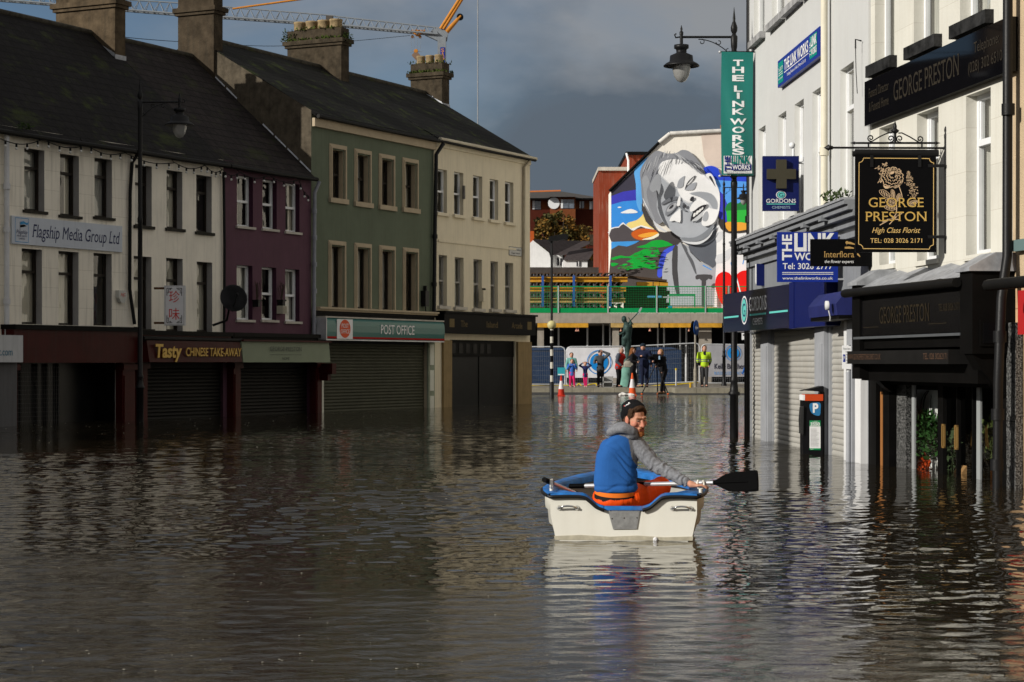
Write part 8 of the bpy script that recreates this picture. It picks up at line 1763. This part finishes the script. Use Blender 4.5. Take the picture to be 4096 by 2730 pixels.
b.cap(Hd(0, -.088, .014), Hd(0, -.112, -.03), .0085, .0135, sk); he((.0125, -.1, -.034), .0095); he((-.0125, -.1, -.034), .0095); b.cap(Hd(-.042, -.073, .031), Hd(-.012, -.085, .028), .0105, .011, sk); b.cap(Hd(.042, -.073, .031), Hd(.012, -.085, .028), .0105, .011, sk)
b.cap(Hd(-.02, -.088, -.057), Hd(.02, -.088, -.057), .0085, .0085, sk); b.cap(Hd(-.016, -.087, -.072), Hd(.016, -.087, -.072), .009, .009, sk)
for s_ in (-1, 1): he((s_ * .077, .012, .0), (.011, .026, .034)); he((s_ * .079, .004, -.022), (.009, .014, .015))
b.cap(Hd(0, .03, -.07), Vector((.02, .37, .79)), .055, .062, sk); b.cap(Vector((.01, .37, .79)), Vector((-.05, .38, .45)), .09, .11, sk)
for p0, p1, r0, r1 in (((-.11, .4, .68), (-.165, .52, .5), .05, .04), ((-.17, .52, .52), (-.03, .72, .42), .04, .03), (SHO, ELB, .05, .038), (ELB, WRI, .038, .026)): b.cap(p0, p1, r0, r1, sk)
for p0, p1, r0, r1 in (((-.15, .42, .29), (-.12, .92, .33), .085, .06), ((-.12, .92, .33), (-.1, 1.2, .08), .055, .04), ((.03, .42, .29), (.28, .7, .355), .085, .06), ((.28, .7, .355), (.2, 1.15, .08), .055, .04), ((-.1, 1.2, .06), (-.1, 1.38, .05), .04, .03), ((.2, 1.15, .06), (.21, 1.33, .05), .04, .03)): b.cap(p0, p1, r0, r1, sk)
# right hand spread on the gunwale: palm, four unequal bent fingers over the edge, thumb from the palm's far side
pc = Vector((.527, .118, .409)); b.cap(WRI, pc, .026, .024, sk); b.cap((.505, .10, .41), (.55, .085, .408), .02, .014, sk); b.cap((.508, .135, .41), (.556, .142, .408), .02, .014, sk); b.cap((.51, .115, .412), (.558, .113, .41), .022, .014, sk)
for i, (y0, l1, l2, l3) in enumerate(((.071, .03, .021, .017), (.096, .036, .025, .019), (.121, .038, .026, .02), (.146, .034, .024, .018))):
    k0 = Vector((.553, y0, .408)); sp = (y0 - .11) * .25; k1 = k0 + Vector((l1, sp * l1 * 8, .003)); k2 = k1 + Vector((l2, sp * l2 * 8, -.009)); k3 = k2 + Vector((l3 * .8, 0, -.012)); b.cap(k0, k1, .0095, .009, sk, 10); b.cap(k1, k2, .009, .0082, sk, 10); b.cap(k2, k3, .0082, .0072, sk, 10)
b.cap((.5, .145, .405), (.528, .178, .402), .013, .011, sk, 10); b.cap((.528, .178, .402), (.556, .19, .397), .011, .009, sk, 10)
lh = Vector((-.03, .72, .42))
for i in range(4): b.cap(lh + Vector((.0, .02, .012 - .02 * i + .02)), lh + Vector((.05, .04, .012 - .02 * i + .02)), .009, .008, sk, 8)
b.ell(lh + Vector((.01, .02, 0)), (.03, .03, .045), sk)
hc_ = Hd(0, 0, 0); lc = Hd(0, -.095, -.065)
def pick(c_):
    if (c_ - lc).length < .0215 and abs((RM.transposed() @ (c_ - hc_)).z / HS + .065) < .0135: return 2
    q = RM.transposed() @ (c_ - hc_) / HS
    if abs(abs(q.x) - .045) < .02 and -.05 < q.z < .0 and q.y < -.03: return 1
    if abs(q.x) < .018 and q.y < -.095 and -.05 < q.z < .01: return 1
    if abs(q.x) > .07 and abs(q.y) < .05: return 1
    return 0
part(remesh(b, .0042, 2, pick, [sk, skr, lipm]), 'body', t)
b = MB()
for s_ in (-1, 1):
    b.ell(Hd(s_ * .03, -.0755, .008), (.012, .012, .0055), M('eye_white', (.2, .17, .15), rough=.3), 12, 8); b.ell(Hd(s_ * .03, -.0845, .007), (.0055, .0055, .0055), M('iris', (.02, .018, .018), rough=.25), 10, 6)
part(b, 'eyes', t)
hairm = M('brown_hair', (.05, .026, .014), rough=.6, var=.4, scale=80, bump=.6, bscale=90); ging = M('ginger_beard', (.24, .085, .026), rough=.7, var=.4, scale=90, bump=.6, bscale=110)
b = MB()
for s_ in (-1, 1):
    b.cap(Hd(s_ * .044, -.081, .0285), Hd(s_ * .014, -.094, .029), .0042, .0045, ging); b.cap(Hd(s_ * .046, -.075, .013), Hd(s_ * .014, -.085, .016), .005, .0048, sk)
part(b, 'eyebrows', t)
b = MB()      # short hair showing in front of the hat
for i in range(9):
    a = -1 + 2 * i / 8; b.ell(Hd(a * .062, -.048 + .035 * a * a, .098 - .018 * a * a), (.019, .022, .024), hairm, 10, 7)
for s_ in (-1, 1):
    b.ell(Hd(s_ * .068, -.012, .062), (.013, .036, .04), hairm, 12, 8, RM); b.ell(Hd(s_ * .071, .0, .03), (.009, .02, .03), hairm, 10, 7, RM); b.ell(Hd(s_ * .064, .05, .0), (.014, .035, .05), hairm, 10, 7, RM)
b.ell(Hd(0, -.028, .105), (.055, .05, .025), hairm, 12, 8, RM); b.ell(Hd(0, .09, -.015), (.06, .025, .05), hairm, 12, 8, RM)
hb = remesh(b, .0045, 1, None, [hairm])
hb.v = [tuple(Vector(p) + mnoise.noise_vector(Vector(p) * 55) * .0018) for p in hb.v]; part(hb, 'hair', t)
b = MB()      # beard and moustache
for i in range(11):
    a = -1 + 2 * i / 10; b.ell(Hd(a * .054, -.09 + .075 * a * a, -.096 + .04 * a * a), (.012, .013, .017), ging, 10, 7)
b.ell(Hd(0, -.088, -.105), (.026, .018, .02), ging, 12, 8); b.cap(Hd(-.024, -.087, -.066), Hd(-.006, -.1, -.047), .005, .0062, ging); b.cap(Hd(.024, -.087, -.066), Hd(.006, -.1, -.047), .005, .0062, ging); b.ell(Hd(0, -.093, -.085), (.01, .008, .009), ging, 8, 6)
hb = remesh(b, .0042, 1, None, [ging]); hb.v = [tuple(Vector(p) + mnoise.noise_vector(Vector(p) * 90) * .0025) for p in hb.v]; part(hb, 'beard', t)
bean = M('black_knit_beanie', (.008, .008, .009), rough=.9, var=.2, bump=.4, bscale=200)
b = MB(); b.ell(Hd(0, .045, .078), (.088, .09, .078), bean, 20, 12, RM); b.ell(Hd(0, .078, .03), (.082, .066, .075), bean, 18, 12, RM); b.ell(Hd(.0, .125, .085), (.05, .045, .04), bean, 14, 9, RM); b.ell(Hd(0, .0, .108), (.07, .06, .035), bean, 14, 9, RM); b.ell(Hd(0, .1, -.02), (.06, .035, .05), bean, 14, 9, RM)
part(remesh(b, .006, 3, None, [bean]), 'beanie', t)
b = MB(); lg = pm('beanie_logo_white', (.7, .7, .7)); lr = pm('beanie_logo_red', (.5, .03, .02))
def onhat(x, y, z): return Hd(x, y, z)
for (x, y, z, w_, m_) in ((-.074, .02, .128, .012, lg), (-.068, .012, .138, .01, lg), (-.078, .03, .122, .009, lg), (-.083, .04, .112, .009, lg), (-.09, .048, .112, .007, lr), (-.064, .02, .142, .007, lg)):
    b.ell(Hd(x * .93, y, z * .99), (w_, w_, .005), m_, 8, 6)
part(b, 'hat_logo', t)
# hoodie
hbl = M('hoodie_blue', (.021, .097, .31), rough=.9, var=.08, scale=10, bump=.25, bscale=140); hgr = M('hoodie_grey_marl', (.185, .19, .205), rough=.9, var=.3, scale=60, bump=.25, bscale=140)
b = MB()
PR = [(.338, -.062, .372, .156, .124), (.352, -.062, .373, .166, .13), (.38, -.062, .375, .170, .132), (.43, -.062, .378, .169, .13), (.5, -.06, .383, .166, .128), (.58, -.054, .387, .164, .126), (.64, -.045, .385, .158, .122), (.7, -.026, .376, .138, .11), (.75, -.01, .365, .106, .092), (.8, .002, .358, .07, .068)]
PR = smooth_loop(PR, 3, False); vs = []
for z, cx_, cy_, rx, ry in PR:
    for i in range(36):
        a = 2 * PI * i / 36; ca, sa = math.cos(a), math.sin(a); q = (abs(ca) ** 2.5 + abs(sa) ** 2.5) ** (-1 / 2.5)
        vs.append((cx_ + rx * q * ca, cy_ + ry * q * sa, z))
b.add(vs, [(j * 36 + i, j * 36 + (i + 1) % 36, (j + 1) * 36 + (i + 1) % 36, (j + 1) * 36 + i) for j in range(len(PR) - 1) for i in range(36)] + [tuple(range(36))[::-1], tuple(range((len(PR) - 1) * 36, len(PR) * 36))], hbl)
b.cap((-.108, .392, .672), (.055, .365, .735), .078, .076, hbl); 
b.cap(SHO, ELB, .072, .058, hgr); b.cap(ELB, WRI - (WRI - ELB) * .08, .058, .04, hgr); b.cap(WRI - (WRI - ELB) * .16, WRI - (WRI - ELB) * .03, .037, .035, hgr)
b.cap((-.112, .4, .675), (-.165, .52, .5), .07, .056, hgr); b.cap((-.165, .52, .5), (-.05, .7, .425), .056, .038, hgr); b.cap((.03, .4, .4), (.05, .4, .56), .075, .06, hbl)
def armd(c_):
    best = 9
    for a, d_ in ((SHO, ELB), (ELB, WRI)):
        tt = max(0, min(1, (c_ - a).dot(d_ - a) / (d_ - a).length_squared)); best = min(best, (c_ - a - (d_ - a) * tt).length)
    return best
def pk2(c_):
    if c_.x > .03 + .13 * max(0, .8 - c_.z) and armd(c_) < .105 and c_.z > .5 - .0 or (armd(c_) < .08 and c_.x > .13): return 1
    if c_.x < -.15 - .1 * max(0, .75 - c_.z) and c_.y > .43: return 1
    return 0
hb = remesh(b, .0055, 4, pk2, [hbl, hgr])
nv = []
for p in hb.v:
    q = Vector(p); d_ = armd(q)
    k = mnoise.noise(Vector((q.x * 8, q.y * 8, q.z * 5))) * .008 - .004 * math.exp(-((q.z - .385) / .012) ** 2) - sum(dp * math.exp(-((q.z - z0 + (q.x - .045) * m_ + .012 * math.sin(q.x * 30)) / .013) ** 2) * max(0, min(1, (q.x - xl) / .08)) for z0, m_, dp, xl in ((.56, .75, .011, -.17), (.495, 1.0, .009, -.13), (.435, .5, .008, -.1), (.62, .9, .006, -.08), (.405, -.25, .006, -.25))) + math.sin((q.z - q.x * 1.2) * 30 + 6 * mnoise.noise(q * 6)) * .0032 * max(0, mnoise.noise(q * 5 + Vector((3, 1, 2))) + .15)
    if q.x > .14 and d_ < .09: k = math.sin((q.x * 1.0 - q.z * .9) * 85 + 5 * mnoise.noise(q * 16)) * .005 * (.25 + max(0, 1.2 * mnoise.noise(q * 11 + Vector((1, 4, 2))) + (.5 if .2 < q.x < .36 or q.x > .4 else 0)))
    ctr = Vector((-.055, .38, q.z)) if q.x < .12 else ELB if False else Vector((q.x, .3 - (q.x - .235) * .6, .55 - (q.x - .235) * .52))
    o_ = (q - ctr); nv.append(tuple(q + (o_.normalized() * k if o_.length > 1e-4 else Vector())))
hb.v = nv; part(hb, 'hoodie', t)
b = MB()      # hood lying on the shoulders
ring = [(-.105, .335, .795), (-.06, .285, .815), (.0, .262, .825), (.06, .28, .81), (.1, .33, .79), (.105, .4, .8), (.05, .45, .825), (-.03, .45, .83), (-.09, .41, .815)]
rs = [.03, .036, .04, .036, .03, .033, .036, .036, .033]
for i in range(9): b.cap(ring[i], ring[(i + 1) % 9], rs[i], rs[(i + 1) % 9], hgr)
b.ell((-.015, .33, .835), (.085, .06, .045), hgr, 16, 10); b.ell((.01, .365, .785), (.105, .1, .05), hgr, 16, 10); b.ell((.055, .325, .78), (.066, .066, .055), hgr, 14, 9); b.ell((.085, .36, .785), (.05, .06, .05), hgr, 14, 9); b.ell((-.05, .32, .80), (.075, .06, .03), hgr, 16, 10)
hb = remesh(b, .006, 3, None, [hgr]); hb.v = [tuple(Vector(p) + mnoise.noise_vector(Vector(p) * 14) * .008) for p in hb.v]; part(hb, 'hood', t)
# trousers, waistband
ora = M('orange_waterproof_trousers', (.72, .07, .006), rough=.55, var=.1, scale=6); belt = M('black_underlayer', (.015, .013, .012), rough=.8); orl = M('light_orange_vest', (.72, .17, .02), rough=.7)
b = MB()
b.ell((-.06, .38, .265), (.185, .15, .085), ora, 24, 12); b.ell((-.06, .34, .27), (.165, .12, .075), ora, 24, 12)
for p0, p1, r0, r1 in (((-.15, .42, .28), (-.12, .92, .33), .1, .075), ((-.12, .92, .33), (-.1, 1.2, .1), .07, .055), ((.05, .38, .295), (.275, .7, .345), .108, .08), ((.285, .7, .36), (.22, 1.1, .1), .082, .055)): b.cap(p0, p1, r0, r1, ora, 16)
hb = remesh(b, .007, 3, None, [ora]); nv = []
for p in hb.v:
    q = Vector(p); k = math.sin(math.atan2(q.y - .38, q.x + .06) * 70) * .0014 * (1 if .25 < q.z < .34 and q.y < .4 else 0) + mnoise.noise(q * 14) * .008 + math.sin(q.x * 60 + q.y * 40 + 4 * mnoise.noise(q * 8)) * .004 * (1 if q.x > .05 else .2)
    nv.append(tuple(q + Vector((q.x + .06, q.y - .5, q.z - .28)).normalized() * k))
hb.v = nv; part(hb, 'trousers', t)
b = MB(); 
def arcband(z0, z1, rx, ry, sag, m, a0=200, a1=345):
    vs = []
    for i in range(25):
        a = R(a0 + (a1 - a0) * i / 24); sg_ = sag * math.sin(PI * i / 24); vs += [(-.06 + rx * math.cos(a), .375 + ry * math.sin(a), z0 - sg_), (-.06 + rx * math.cos(a), .375 + ry * math.sin(a), z1 - sg_ * .8)]
    b.add(vs, [(2 * i, 2 * i + 2, 2 * i + 3, 2 * i + 1) for i in range(24)], m, True)
arcband(.315, .352, .166, .145, .02, orl, 195, 350); part(b, 'vest', t)
b = MB(); arcband(.298, .33, .172, .152, .034, belt, 195, 350); part(b, 'belt', t)
b = MB(); shm = M('dark_boot', (.02, .02, .02), rough=.6)
for x, y in ((-.1, 1.2), (.2, 1.15)): b.cap((x, y, .06), (x, y + .17, .045), .05, .04, shm)
part(b, 'boots', t)
